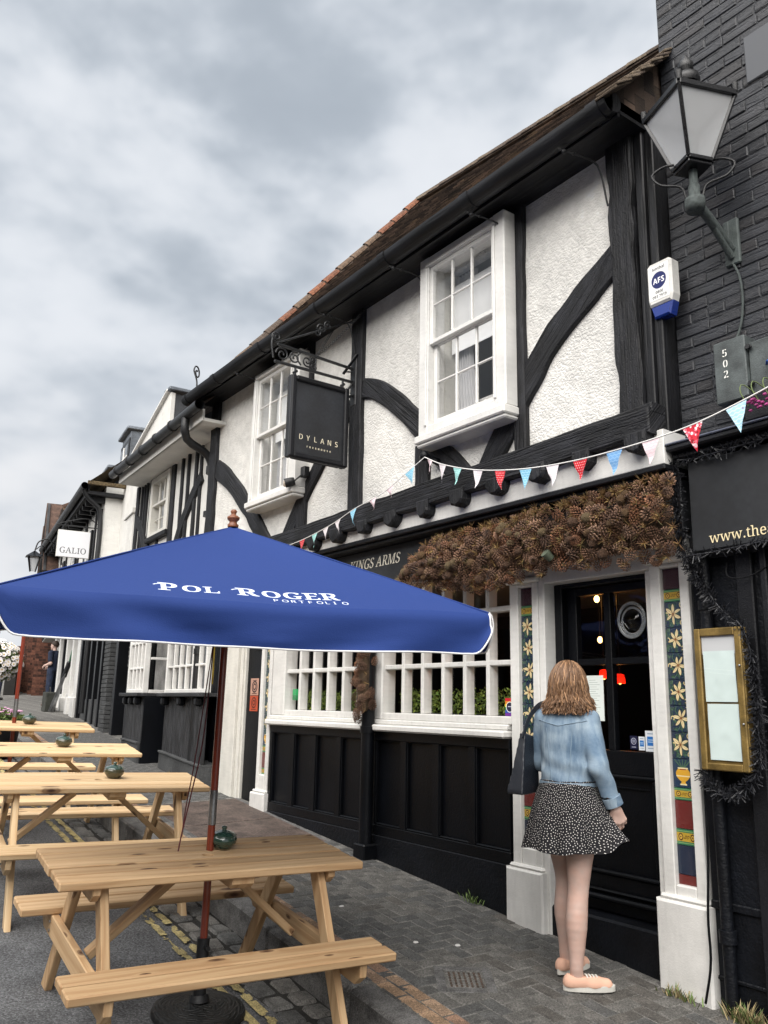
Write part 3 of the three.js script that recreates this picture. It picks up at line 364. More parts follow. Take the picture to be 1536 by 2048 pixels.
// ---------- pub, ground floor ----------
{
  // plinth follows the slope
  part(pub, 'plinth', slab([[-7.30, gy(-7.3) - 0.15], [-4.095, gy(-4.1) - 0.15], [-4.095, 0.645], [-7.30, 0.645]], -0.1, 0.018, 0.006), M.plinth);
  // panelled stall riser: rails, stiles and sunk panels
  const PX = [[-7.25, -6.925], [-6.845, -6.555], [-6.475, -6.155], [-6.08, -5.79], [-5.585, -5.26], [-5.19, -4.88], [-4.81, -4.495], [-4.43, -4.105]], y0 = 0.718, y1 = 1.345;
  const rails = [bx(-7.30, -4.095, 0.645, y0, -0.1, 0.014, 0.004), bx(-7.30, -4.095, y1, 1.41, -0.1, 0.014, 0.004)];
  for (let i = 0; i <= 8; i++) { const a = i ? PX[i - 1][1] : -7.30, b = i < 8 ? PX[i][0] : -4.095; if (b - a > 0.01) rails.push(bx(a, b, y0, y1, -0.1, 0.012, 0.003, 'y')); }
  part(pub, 'panel_frame', rails, M.gloss);
  PX.forEach(([a, b]) => { const p = part(pub, 'dado_panel', bx(a, b, y0, y1, -0.1, -0.022, 0.002, 'y'), M.gloss); part(p, 'panel_bead', [bx(a, b, y0, y0 + 0.014, -0.022, 0.006, 0.006), bx(a, a + 0.010, y0 + 0.014, y1, -0.022, 0.004, 0.004), bx(b - 0.010, b, y0 + 0.014, y1, -0.022, 0.004, 0.004), bx(a, b, y1 - 0.01, y1, -0.022, 0.004, 0.004)], M.gloss); });
  // long windows
  part(pub, 'window_sill', [bx(-7.31, -4.09, 1.412, 1.462, -0.12, 0.075, 0.012), bx(-7.29, -4.095, 1.463, 1.50, -0.12, 0.035, 0.008)], M.white);
  for (const [x0, x1, n, jl, jr] of [[-7.055, -5.86, 5, 0.235, 0.11], [-5.50, -4.075, 6, 0.25, 0.025]]) {
    const w = new THREE.Group(); w.name = 'shop_window'; w.org = pub.org; pub.add(w);
    part(w, 'frame', [bx(x0 - jl, x0, 1.50, 2.6, -0.12, 0.02, 0.01, 'y'), bx(x1, x1 + jr, 1.50, 2.6, -0.12, 0.02, 0.01, 'y'), bx(x0, x1, 1.50, 1.552, -0.11, 0.012, 0.006), bx(x0, x1, 2.53, 2.6, -0.12, 0.015, 0.006)], M.white);
    glazing(w, x0, x1, 1.552, 2.53, -0.045, n, 3, 0.036, M.white, 0.085, [1.552, 1.90, 2.262, 2.53]);
  }
  // rainwater pipe carrying the cone garland
  part(pub, 'rainwater_pipe', [cyl(0.052, 0.052, 2.1, 16, [-5.60, gy(-5.6) + 1.03, 0.075]), cyl(0.062, 0.062, 0.05, 16, [-5.60, 1.42, 0.075]), bx(-5.675, -5.525, gy(-5.6) - 0.05, gy(-5.6) + 0.10, 0.0, 0.14, 0.01)].map((g) => boxUV(g, 'y')), M.gloss);
  // glazed-tile pilasters
  const tileTex = {};
  const lily = (v) => canvasTex(256, 256, (c) => {
    c.fillStyle = '#16283f'; c.fillRect(0, 0, 256, 256); const q = mulberry(40 + v);
    for (let i = 0; i < 46; i++) { c.strokeStyle = ['#2f4a33', '#3c5d3f', '#27402f', '#1d3b46', '#48664a'][i % 5]; c.lineWidth = 7 + q() * 9; c.beginPath(); const x = q() * 256, y = q() * 256; c.moveTo(x, y); c.quadraticCurveTo(x + (q() - 0.5) * 120, y + (q() - 0.5) * 90, x + (q() - 0.5) * 120, y + (q() - 0.5) * 150); c.stroke(); }
    const cx = 128 + (v % 3 - 1) * 14, cy = 124, petal = (a, l, w, curl) => { c.save(); c.translate(cx, cy); c.rotate(a); c.beginPath(); c.moveTo(0, 0); c.bezierCurveTo(w, -l * 0.35, w * 0.9, -l * 0.8, curl, -l); c.bezierCurveTo(-w * 0.9, -l * 0.8, -w, -l * 0.35, 0, 0); c.fillStyle = '#e6d3a4'; c.fill(); c.lineWidth = 4; c.strokeStyle = '#5b4527'; c.stroke(); c.beginPath(); c.moveTo(0, -6); c.lineTo(curl * 0.5, -l * 0.82); c.strokeStyle = '#a98b52'; c.lineWidth = 3; c.stroke(); c.restore(); };
    const n = 6; for (let i = 0; i < n; i++) petal(i * Math.PI * 2 / n + (v * 0.35), 84 + q() * 30, 21 + q() * 9, (q() - 0.5) * 46);
    c.fillStyle = '#8a5526'; c.beginPath(); c.arc(cx, cy, 13, 0, 7); c.fill(); for (let i = 0; i < 8; i++) { c.strokeStyle = '#7a4a22'; c.lineWidth = 4; c.beginPath(); c.moveTo(cx, cy); c.lineTo(cx + Math.cos(i * 0.8) * 34, cy + Math.sin(i * 0.8) * 34); c.stroke(); }
    for (let i = 0; i < 3; i++) { const x = i % 2 ? 30 : 226, y = 36 + i * 90; c.strokeStyle = '#dcc691'; c.lineWidth = 11; c.beginPath(); c.arc(x, y, 20, q() * 6, q() * 6 + 3.6); c.stroke(); }
  });
  const vase = canvasTex(256, 256, (c) => { c.fillStyle = '#17304a'; c.fillRect(0, 0, 256, 256); c.strokeStyle = '#48664a'; c.lineWidth = 12; for (let i = -2; i < 3; i++) { c.beginPath(); c.moveTo(128, 90); c.quadraticCurveTo(128 + i * 30, 50, 128 + i * 50, 6); c.stroke(); } c.fillStyle = '#d9a22c'; c.beginPath(); c.moveTo(96, 84); c.bezierCurveTo(10, 100, 20, 170, 104, 204); c.lineTo(86, 236); c.lineTo(170, 236); c.lineTo(152, 204); c.bezierCurveTo(236, 170, 246, 100, 160, 84); c.fill(); c.fillStyle = '#e8d9a8'; c.fillRect(62, 78, 132, 12); c.fillRect(40, 150, 176, 10); c.fillRect(84, 224, 88, 12); c.fillStyle = '#8d3422'; c.fillRect(88, 90, 80, 9); });
  const band = canvasTex(256, 128, (c) => { c.fillStyle = '#2f6d4e'; c.fillRect(0, 0, 256, 128); c.fillStyle = '#7aa05e'; c.fillRect(0, 12, 256, 8); c.fillRect(0, 108, 256, 8); c.fillStyle = '#b7962f'; c.fillRect(0, 28, 256, 72); for (const x of [52, 204]) { c.fillStyle = '#53310f'; c.beginPath(); c.arc(x, 64, 30, 0, 7); c.fill(); c.fillStyle = '#d9b248'; c.beginPath(); c.arc(x, 64, 19, 0, 7); c.fill(); c.fillStyle = '#53310f'; c.beginPath(); c.arc(x, 64, 9, 0, 7); c.fill(); } c.strokeStyle = '#53310f'; c.lineWidth = 5; for (let i = 0; i < 4; i++) { c.beginPath(); c.arc(104 + i * 16, 64, 12, 0, 3.1, i % 2 === 1); c.stroke(); } });
  const glaze = (o) => phy({ roughness: 0.22, clearcoat: 0.7, clearcoatRoughness: 0.08, bumpMap: rep(T.fine, 0.08), bumpScale: 0.0008, ...o });
  const G = { L: [0, 1, 2].map((v) => glaze({ map: lily(v) })), vase: glaze({ map: vase }), band: glaze({ map: band }), plum: glaze({ color: lin(0.045, 0.012, 0.022) }), red: glaze({ color: lin(0.13, 0.013, 0.011) }), navy: glaze({ color: lin(0.008, 0.018, 0.045) }) };
  const seq = [['plum', 2.379, 2.264], ['band', 2.262, 2.194], ['L0', 2.192, 2.054], ['L1', 2.052, 1.918], ['L2', 1.916, 1.775], ['L1', 1.773, 1.638], ['L2', 1.636, 1.499], ['L0', 1.497, 1.363], ['vase', 1.361, 1.216], ['band', 1.214, 1.153], ['red', 1.151, 1.011], ['band', 1.009, 0.93], ['navy', 0.928, 0.787], ['red', 0.785, 0.737]];
  function pilaster(x0, x1, ground, plinthTop, tx0, tx1, bottom, z = 0.0) {
    const p = new THREE.Group(); p.name = 'pilaster'; p.org = pub.org; pub.add(p); const top = 2.405;
    part(p, 'surround', [bx(x0, tx0, plinthTop, top, -0.05, z + 0.02, 0.005, 'y'), bx(tx1, x1, plinthTop, top, -0.05, z + 0.02, 0.005, 'y'), bx(tx0, tx1, 2.38, top, -0.05, z + 0.018, 0.005), bx(tx0, tx1, plinthTop, bottom, -0.05, z + 0.018, 0.008)], M.white);
    part(p, 'capital', [bx(x0 - 0.018, x1 + 0.018, top, top + 0.035, -0.05, z + 0.055, 0.01), bx(x0 - 0.006, x1 + 0.006, top + 0.035, 2.60, -0.05, z + 0.03, 0.006)], M.white);
    part(p, 'base', [slab([[x0 - 0.03, gy(x0) - 0.12], [x1 + 0.03, gy(x1) - 0.12], [x1 + 0.03, plinthTop - 0.012], [x0 - 0.03, plinthTop - 0.012]], -0.05, z + 0.062, 0.012), bx(x0 - 0.015, x1 + 0.015, plinthTop - 0.013, plinthTop + 0.012, -0.05, z + 0.045, 0.012)], M.white);
    for (const [k, a, b] of seq) { if (a <= bottom + 0.01) continue; const bb = Math.max(b, bottom); const g = new THREE.BoxGeometry(tx1 - tx0 - 0.003, a - bb - 0.001, 0.02); put(p, 'glazed_tile', g, k[0] === 'L' ? G.L[+k[1]] : G[k], [(tx0 + tx1) / 2, (a + bb) / 2, z - 0.022 + rr(0, 0.002)]); }
    return p;
  }
  pilaster(-2.955, -2.705, 0.25, 0.675, -2.885, -2.762, 0.737);
  pilaster(-4.065, -3.815, 0.34, 0.66, -3.992, -3.868, 0.77);
  pilaster(-7.53, -7.31, 0.68, 0.80, -7.475, -7.365, 0.95);
  // entrance with the four-light door
  part(pub, 'door_reveal', [bx(-3.815, -3.765, 0.30, 2.60, -0.33, 0.012, 0.006, 'y'), bx(-3.765, -2.955, 2.385, 2.60, -0.33, 0.012, 0.006), bx(-3.0, -2.957, 0.25, 2.384, -0.33, -0.002, 0.006, 'y')], M.white);
  part(pub, 'door_frame', [bx(-3.765, -3.70, 0.45, 2.384, -0.34, -0.20, 0.006, 'y'), bx(-3.70, -3.001, 2.355, 2.384, -0.34, -0.20, 0.006), bx(-3.04, -3.001, 0.45, 2.355, -0.34, -0.20, 0.006, 'y')], M.gloss).position.z += 0.12;
  part(pub, 'doorstep', [bx(-3.79, -2.97, 0.1, 0.475, -0.36, 0.0, 0.012)], M.plinth);
  const door = part(pub, 'door', [bx(-3.70, -3.625, 0.48, 2.352, -0.30, -0.25, 0.004, 'y'), bx(-3.085, -3.042, 0.48, 2.352, -0.30, -0.25, 0.004, 'y'), bx(-3.625, -3.085, 2.305, 2.352, -0.30, -0.251, 0.004), bx(-3.625, -3.085, 1.24, 1.375, -0.30, -0.251, 0.004), bx(-3.625, -3.085, 0.48, 0.68, -0.30, -0.251, 0.004), bx(-3.41, -3.36, 1.375, 2.305, -0.30, -0.252, 0.004, 'y'), bx(-3.625, -3.41, 1.872, 1.912, -0.30, -0.253, 0.004), bx(-3.36, -3.085, 1.872, 1.912, -0.30, -0.253, 0.004)], M.gloss);
  part(door, 'door_panel', [bx(-3.625, -3.085, 0.68, 1.24, -0.295, -0.272, 0.003)], M.gloss);
  part(door, 'panel_moulding', [bx(-3.625, -3.085, 1.218, 1.24, -0.272, -0.236, 0.008), bx(-3.625, -3.085, 0.68, 0.705, -0.272, -0.236, 0.008), bx(-3.625, -3.603, 0.705, 1.218, -0.272, -0.238, 0.008, 'y'), bx(-3.107, -3.085, 0.705, 1.218, -0.272, -0.238, 0.008, 'y'), bx(-3.60, -3.14, 1.16, 1.172, -0.272, -0.262, 0.004)], M.gloss);
  part(door, 'weather_bar', [bx(-3.69, -3.05, 0.545, 0.575, -0.25, -0.20, 0.01), bx(-3.69, -3.05, 0.585, 0.603, -0.25, -0.225, 0.008)], M.gloss);
  for (const [a, b, c, d] of [[-3.625, -3.41, 1.912, 2.305], [-3.625, -3.41, 1.375, 1.872], [-3.36, -3.085, 1.375, 1.872]]) put(door, 'pane', new THREE.PlaneGeometry(b - a, d - c), M.glass, [(a + b) / 2, (c + d) / 2, -0.276]);
  { // bull's-eye pane
    const pos = [], idx = [], n = 56, r0 = [-3.36, -3.085], c0 = [1.912, 2.305], cx = -3.215, cy = 2.13; for (let j = 0; j <= n; j++) for (let i = 0; i <= n; i++) { const x = lerp(...r0, i / n), y = lerp(...c0, j / n), d = Math.hypot(x - cx, (y - cy)); const z = 0.020 * Math.exp(-((d / 0.022) ** 2)) + 0.012 * Math.exp(-(((d - 0.085) / 0.016) ** 2)) - 0.010 * Math.exp(-(((d - 0.05) / 0.028) ** 2)) + 0.006 * (fbm3(x * 14, y * 14, 2, 3) - 0.5) + 0.004 * Math.sin(d * 160 + 3 * n3(x * 30, y * 30, 1)) * Math.exp(-d * 14); pos.push(x, y, -0.276 + z); } for (let j = 0; j < n; j++) for (let i = 0; i < n; i++) { const a = j * (n + 1) + i; idx.push(a, a + 1, a + n + 1, a + 1, a + n + 2, a + n + 1); } const g = new THREE.BufferGeometry(); g.setAttribute('position', new THREE.Float32BufferAttribute(pos, 3)); g.setIndex(idx); g.computeVertexNormals(); const bull = phy({ color: lin(0.62, 0.65, 0.66), transmission: 0.74, thickness: 0, roughness: 0.08, ior: 1.7 }); part(door, 'bullseye_pane', g, M.glass); part(door, 'bullion_ring', xf(new THREE.TorusGeometry(0.095, 0.010, 8, 44), { p: [cx, cy, -0.268], s: [1, 1.06, 0.5] }), bull); part(door, 'bullion_ring', xf(new THREE.TorusGeometry(0.074, 0.007, 6, 40), { p: [cx + 0.004, cy - 0.006, -0.270], s: [1, 1.06, 0.4] }), bull); door.position.z += 0.12;
  }
  // second entrance further up the street
  part(pub, 'side_door_jamb', [slab([[-8.33, gy(-8.3) - 0.1], [-7.99, gy(-8) - 0.1], [-7.99, 2.60], [-8.33, 2.60]], -0.05, 0.05, 0.008, 'y'), bx(-7.985, -7.93, 0.60, 2.60, -0.45, 0.02, 0.008, 'y'), bx(-7.93, -7.90, 0.60, 2.60, -0.45, -0.0, 0.006, 'y'), bx(-7.86, -7.53, 2.42, 2.60, -0.45, 0.0, 0.006)], M.cream);
  part(pub, 'side_door', [bx(-7.90, -7.53, 0.66, 2.418, -0.10, -0.03, 0.004, 'y'), bx(-7.82, -7.60, 2.12, 2.34, -0.03, -0.02, 0.004)], M.gloss);
  part(pub, 'side_doorstep', bx(-7.88, -7.50, 0.55, 0.665, -0.46, 0.02, 0.008), M.plinth);
  part(pub, 'corner_wall', [bx(-8.70, -8.33, 0.5, 2.60, -0.4, -0.02, 0.004)], M.plinth);
  // pub interior
  part(pub, 'interior', [bx(-8.6, -2.75, 2.68, 2.72, -4.4, -0.12, 0.002), bx(-8.6, -2.75, 0.2, 0.30, -4.4, -0.37, 0.002), bx(-8.62, -8.58, 0.3, 2.7, -4.4, -0.47, 0.002), bx(-2.76, -2.72, 0.3, 2.7, -4.4, -0.34, 0.002), bx(-8.6, -2.75, 0.3, 2.7, -4.42, -4.38, 0.002), bx(-4.06, -3.83, 0.3, 2.6, -0.36, -0.13, 0.002), bx(-7.52, -7.32, 0.5, 2.6, -0.46, -0.13, 0.002), bx(-7.34, -4.06, 0.3, 1.5, -0.16, -0.11, 0.002)], M.dark);
  part(pub, 'inner_ceiling', bx(-8.5, -2.80, 2.655, 2.675, -3.0, -0.15, 0.002), std({ color: lin(0.30, 0.29, 0.27), roughness: 0.9 }));
}
// lamps alight inside
function insideLamp(name, label, x, y, z, shade) {
  const t = thing(name, label, 'lamp', [x, y, z]);
  if (shade) {
    part(t, 'shade', xf(lathe([[0.012, 0.05], [0.030, 0.044], [0.036, 0.0], [0.037, -0.016]], 18), { p: [x, y, z] }), phy({ color: lin(0.85, 0.03, 0.02), roughness: 0.6, transmission: 0.5, thickness: 0, side: THREE.DoubleSide, emissive: lin(0.5, 0.012, 0.006), emissiveIntensity: 0.22 }));
  }
  part(t, 'bulb', sph(shade ? 0.011 : 0.02, [x, y - 0.01, z], [1, 1.3, 1]), std({ color: 0x221100, emissive: lin(1.0, 0.55, 0.16), emissiveIntensity: shade ? 0.6 : 2.0 }));
  part(t, 'flex', cyl(0.004, 0.004, 2.65 - y - 0.03, 6, [x, (2.65 + y + 0.03) / 2, z]), M.iron);
  const l = new THREE.PointLight(0xffa850, shade ? 0.012 : 0.03, 0, 2); l.position.set(0, -0.01, 0); l.castShadow = true; l.shadow.radius = 1; t.add(l); return t;
}
insideLamp('pendant_bulb', 'glowing amber bulb high behind the upper left pane of the pub door', -4.10, 2.41, -0.9);
insideLamp('pendant_bulb', 'small glowing bulb behind the pub door, lower than the amber one', -4.50, 2.163, -1.4);
insideLamp('red_lamp', 'red shaded lamp behind the lower right pane of the pub door', -3.92, 1.806, -0.9, true);
insideLamp('red_lamp', 'red shaded lamp behind the lower left pane of the pub door', -4.142, 1.845, -1.0, true);
// ---------- the houses up the street ----------
function house(name, label, category, P0, deg, y0) { const o = thing(name, label, category, [P0[0], y0, P0[1]]); o.rotation.y = -deg * Math.PI / 180; o.org = V(0, y0, 0); return o; } // local: x = -distance up the street, z = out from the wall
const sub = (p, n) => { const g = new THREE.Group(); g.name = n; g.org = p.org; p.add(g); return g; };
M.greyB = std({ color: lin(0.060, 0.062, 0.064), map: rep(T.timberCol, 1.2, 0.6), bumpMap: rep(T.fine, 0.2), bumpScale: 0.002, roughness: 0.55 });
M.greyP = std({ color: lin(0.085, 0.088, 0.090), map: rep(T.patch, 0.8), bumpMap: rep(T.plasterBump, 1.0), bumpScale: 0.004, roughness: 0.7 });
M.moss = std({ color: lin(0.22, 0.155, 0.075), map: rep(T.stone, 0.8), bumpMap: rep(T.plasterBump, 0.8), bumpScale: 0.02, roughness: 0.95 });
M.inside = std({ color: lin(0.42, 0.41, 0.39), map: rep(T.patch, 0.7), roughness: 0.9 });
{
  const h = house('close_studded_house', 'close-studded black and white house next to the pub, white soffit over the upper window', 'house', [-8.72, 0.0], 4, 0.75);
  const u = 0.05; // upper wall face
  part(h, 'wall', slab(rect(-3.35, 0.02, 2.66, 4.80), -0.15, u, 0, 'x', [rect(-2.52, -1.78, 3.80, 4.62).reverse()]), M.render);
  const st = (l, w, d = 0) => part(h, 'stud', timber(l, w, u - 0.02, u + 0.03 + d, 0.006), M.timber);
  for (const [s, w, y0, y1] of [[3.28, 0.11, 2.7, 4.7], [3.08, 0.045, 2.9, 4.7], [2.95, 0.045, 3.4, 4.7], [2.82, 0.045, 3.4, 4.7], [2.62, 0.10, 2.7, 4.7], [1.66, 0.14, 2.7, 4.7], [1.30, 0.06, 2.7, 4.7], [1.06, 0.06, 2.7, 4.7], [0.78, 0.075, 2.7, 4.7], [0.60, 0.05, 2.7, 4.7], [0.10, 0.13, 2.6, 4.7], [2.2, 0.06, 2.7, 3.74]]) st([[-s, y0], [-s, y1]], w, rr(-0.003, 0.004));
  st([[-0.55, 4.26], [-0.95, 3.98], [-1.3, 3.62], [-1.62, 3.18]], 0.16, 0.008); st([[-3.24, 4.18], [-2.95, 3.98], [-2.66, 3.52]], 0.15, 0.008);
  part(h, 'window_ledge', bx(-2.60, -1.70, 3.735, 3.80, 0.0, 0.12, 0.006), M.timber); part(h, 'middle_rail', timber([[-3.35, 2.70], [0, 2.68]], 0.14, 0.0, 0.12), M.timber);
  const w = sub(h, 'sash_window'); part(w, 'frame', [bx(-2.56, -2.47, 3.80, 4.64, -0.02, 0.10, 0.006), bx(-1.83, -1.74, 3.80, 4.64, -0.02, 0.10, 0.006), bx(-2.47, -1.83, 4.56, 4.64, -0.02, 0.10, 0.006), bx(-2.47, -1.83, 3.80, 3.85, -0.02, 0.10, 0.006), bx(-2.47, -1.83, 4.23, 4.265, 0.0, 0.08, 0.005)], M.cream);
  glazing(w, -2.47, -1.83, 4.265, 4.56, 0.05, 3, 1, 0.02, M.cream, 0.03); glazing(w, -2.47, -1.83, 3.85, 4.23, 0.03, 3, 2, 0.02, M.cream, 0.03); part(w, 'curtain', bx(-2.5, -1.8, 3.82, 4.6, -0.10, -0.09, 0.002), M.inside);
  part(h, 'soffit', [bx(-3.12, 0.30, 4.66, 4.70, 0.0, 0.40, 0.004), bx(-3.12, 0.30, 4.66, 4.80, 0.38, 0.41, 0.004)], M.render);
  part(h, 'gutter', [tube([[-3.2, 4.80, 0.49], [0.42, 4.80, 0.49]], 0.058, 6, 12), ...[-2.9, -2.3, -1.7, -1.1, -0.5].map((x) => xf(new THREE.TorusGeometry(0.062, 0.010, 6, 16), { p: [x, 4.80, 0.49], r: [0, Math.PI / 2, 0] }))].map((g) => boxUV(g)), M.iron);
  part(h, 'downpipe', [tube([[-0.02, 4.76, 0.49], [-0.02, 4.60, 0.49], [-0.06, 4.52, 0.44], [-0.10, 4.40, 0.18], [-0.10, 4.28, 0.12], [-0.10, 2.0, 0.12], [-0.10, 0.85, 0.12]], 0.048, 50, 12), cyl(0.06, 0.06, 0.09, 14, [-0.10, 4.22, 0.12]), cyl(0.058, 0.058, 0.06, 14, [-0.10, 3.70, 0.12]), cyl(0.058, 0.058, 0.06, 14, [-0.10, 2.15, 0.12])].map((g) => boxUV(g, 'y')), M.iron);
  // roof, and the gabled dormer with a leaded top
  const rp = (pts, n, m) => { const g = new THREE.BufferGeometry(); const p = []; for (let i = 1; i + 1 < pts.length; i++) p.push(...pts[0], ...pts[i], ...pts[i + 1]); g.setAttribute('position', new THREE.Float32BufferAttribute(p, 3)); g.computeVertexNormals(); return part(h, n, boxUV(g, 'x'), m); };
  rp([[-3.3, 4.84, 0.45], [0.35, 4.84, 0.45], [0.35, 6.9, -2.2], [-3.3, 6.9, -2.2]], 'roof', M.tile);
  const d = sub(h, 'dormer'); part(d, 'gable_wall', slab([[-3.6, 4.95], [-1.55, 4.95], [-1.55, 5.62], [-1.62, 5.64]], 0.16, 0.22, 0.004), M.render);
  part(d, 'cheek', bx(-1.60, -1.56, 4.9, 5.61, -1.6, 0.158, 0.003), std({ color: lin(0.075, 0.08, 0.09), map: rep(T.patch, 0.7), roughness: 0.6 }));
  part(d, 'lead_top', bx(-1.75, -1.50, 5.64, 5.69, -1.7, 0.26, 0.01), M.lead); part(d, 'raking_board', bar(V(-3.64, 4.95, 0.20), V(-1.60, 5.66, 0.20), 0.14, 0.03), M.white);
  // shop bays
  part(h, 'shop_wall', [bx(-3.3, 0.0, 0.9, 2.62, -0.12, -0.06, 0.004)], M.gloss);
  const bay = (s0, s1, off, n, side) => {
    const b = sub(h, 'shop_bay'); const g0 = gy(-8.7 - s1), g1 = gy(-8.7 - s0); const y = 1.70;
    part(b, 'plinth', slab([[-s1, g0 - 0.1], [-s0, g1 - 0.1], [-s0, g1 + 0.21], [-s1, g0 + 0.17]], -0.05, off + 0.03, 0.006), M.greyP);
    part(b, 'skirting', slab([[-s1, g0 + 0.172], [-s0, g1 + 0.212], [-s0, g1 + 0.235], [-s1, g0 + 0.195]], -0.05, off + 0.045, 0.004), M.greyP);
    const nb = Math.round((s1 - s0) / 0.062); for (let i = 0; i < nb; i++) { const a = lerp(-s1, -s0, i / nb), c = lerp(-s1, -s0, (i + 1) / nb); part(b, 'matchboard', bx(a + 0.002, c - 0.002, Math.min(g0, g1) + 0.18, y - 0.04, off - 0.03, off, 0.007, 'y'), M.greyB); }
    part(b, 'sill', bx(-s1 - 0.04, -s0 + 0.04, y - 0.04, y, -0.05, off + 0.10, 0.006), M.greyB);
    for (const s of [s0 + 0.12, (s0 + s1) / 2, s1 - 0.10]) part(b, 'corbel', bx(-s - 0.05, -s + 0.05, y - 0.14, y - 0.042, off, off + 0.08, 0.02), M.gloss);
    const win = sub(b, 'window'); part(b, 'window_frame', [bx(-s1, -s1 + 0.04, y, 2.66, off - 0.05, off + 0.02, 0.006, 'y'), bx(-s0 - 0.04, -s0, y, 2.66, off - 0.05, off + 0.02, 0.006, 'y'), bx(-s1 + 0.04, -s0 - 0.04, y, y + 0.045, off - 0.05, off + 0.02, 0.006), bx(-s1 + 0.04, -s0 - 0.04, 2.60, 2.66, off - 0.05, off + 0.02, 0.006)], M.white);
    b.remove(win); glazing(b, -s1 + 0.04, -s0 - 0.04, y + 0.045, 2.60, off - 0.012, n, 3, 0.028, M.white, 0.05, [y + 0.045, 2.0, 2.31, 2.60]);
    part(b, 'display_back', bx(-s1 + 0.04, -s0 - 0.04, y, 2.62, off - 0.34, off - 0.32, 0.002), M.inside); part(b, 'display_shelf', bx(-s1, -s0, y - 0.03, y - 0.001, off - 0.34, off - 0.05, 0.002), M.inside);
    if (side) { part(b, 'side_panel', bx(-s0, -s0 + 0.04, g1 - 0.05, y - 0.042, -0.05, off, 0.005, 'y'), M.gloss); part(b, 'side_window', [bx(-s0 + 0.002, -s0 + 0.03, y, 2.66, 0.005, 0.03, 0.004), bx(-s0 + 0.002, -s0 + 0.03, y, y + 0.04, 0.03, off - 0.05, 0.004), bx(-s0 + 0.002, -s0 + 0.03, 2.1, 2.13, 0.03, off - 0.05, 0.004)], M.white); const pg = put(b, 'pane', new THREE.PlaneGeometry(off - 0.05, 0.9), M.glass, [-s0 + 0.016, 2.2, off / 2]); pg.rotation.y = Math.PI / 2; pg.position.set(-s0 + 0.016, 2.2 - h.org.y, off / 2); }
    return b;
  };
  bay(-0.30, 1.05, 0.15, 6, false); bay(1.42, 2.12, 0.30, 4, true);
  part(h, 'post', [bx(-1.40, -1.07, 0.85, 2.66, -0.05, 0.02, 0.006, 'y'), bx(-3.2, -2.16, 0.95, 2.66, -0.05, 0.03, 0.006, 'y')], M.gloss);
  // a yellow garment hanging in the near bay
  part(h, 'window_display', [slab([[-0.28, 1.80], [-0.08, 1.80], [-0.05, 2.35], [-0.12, 2.5], [-0.20, 2.5], [-0.27, 2.3]], -0.08, -0.05, 0.01)], std({ color: lin(0.62, 0.42, 0.05), map: rep(T.patch, 0.2), roughness: 0.9 }));
}
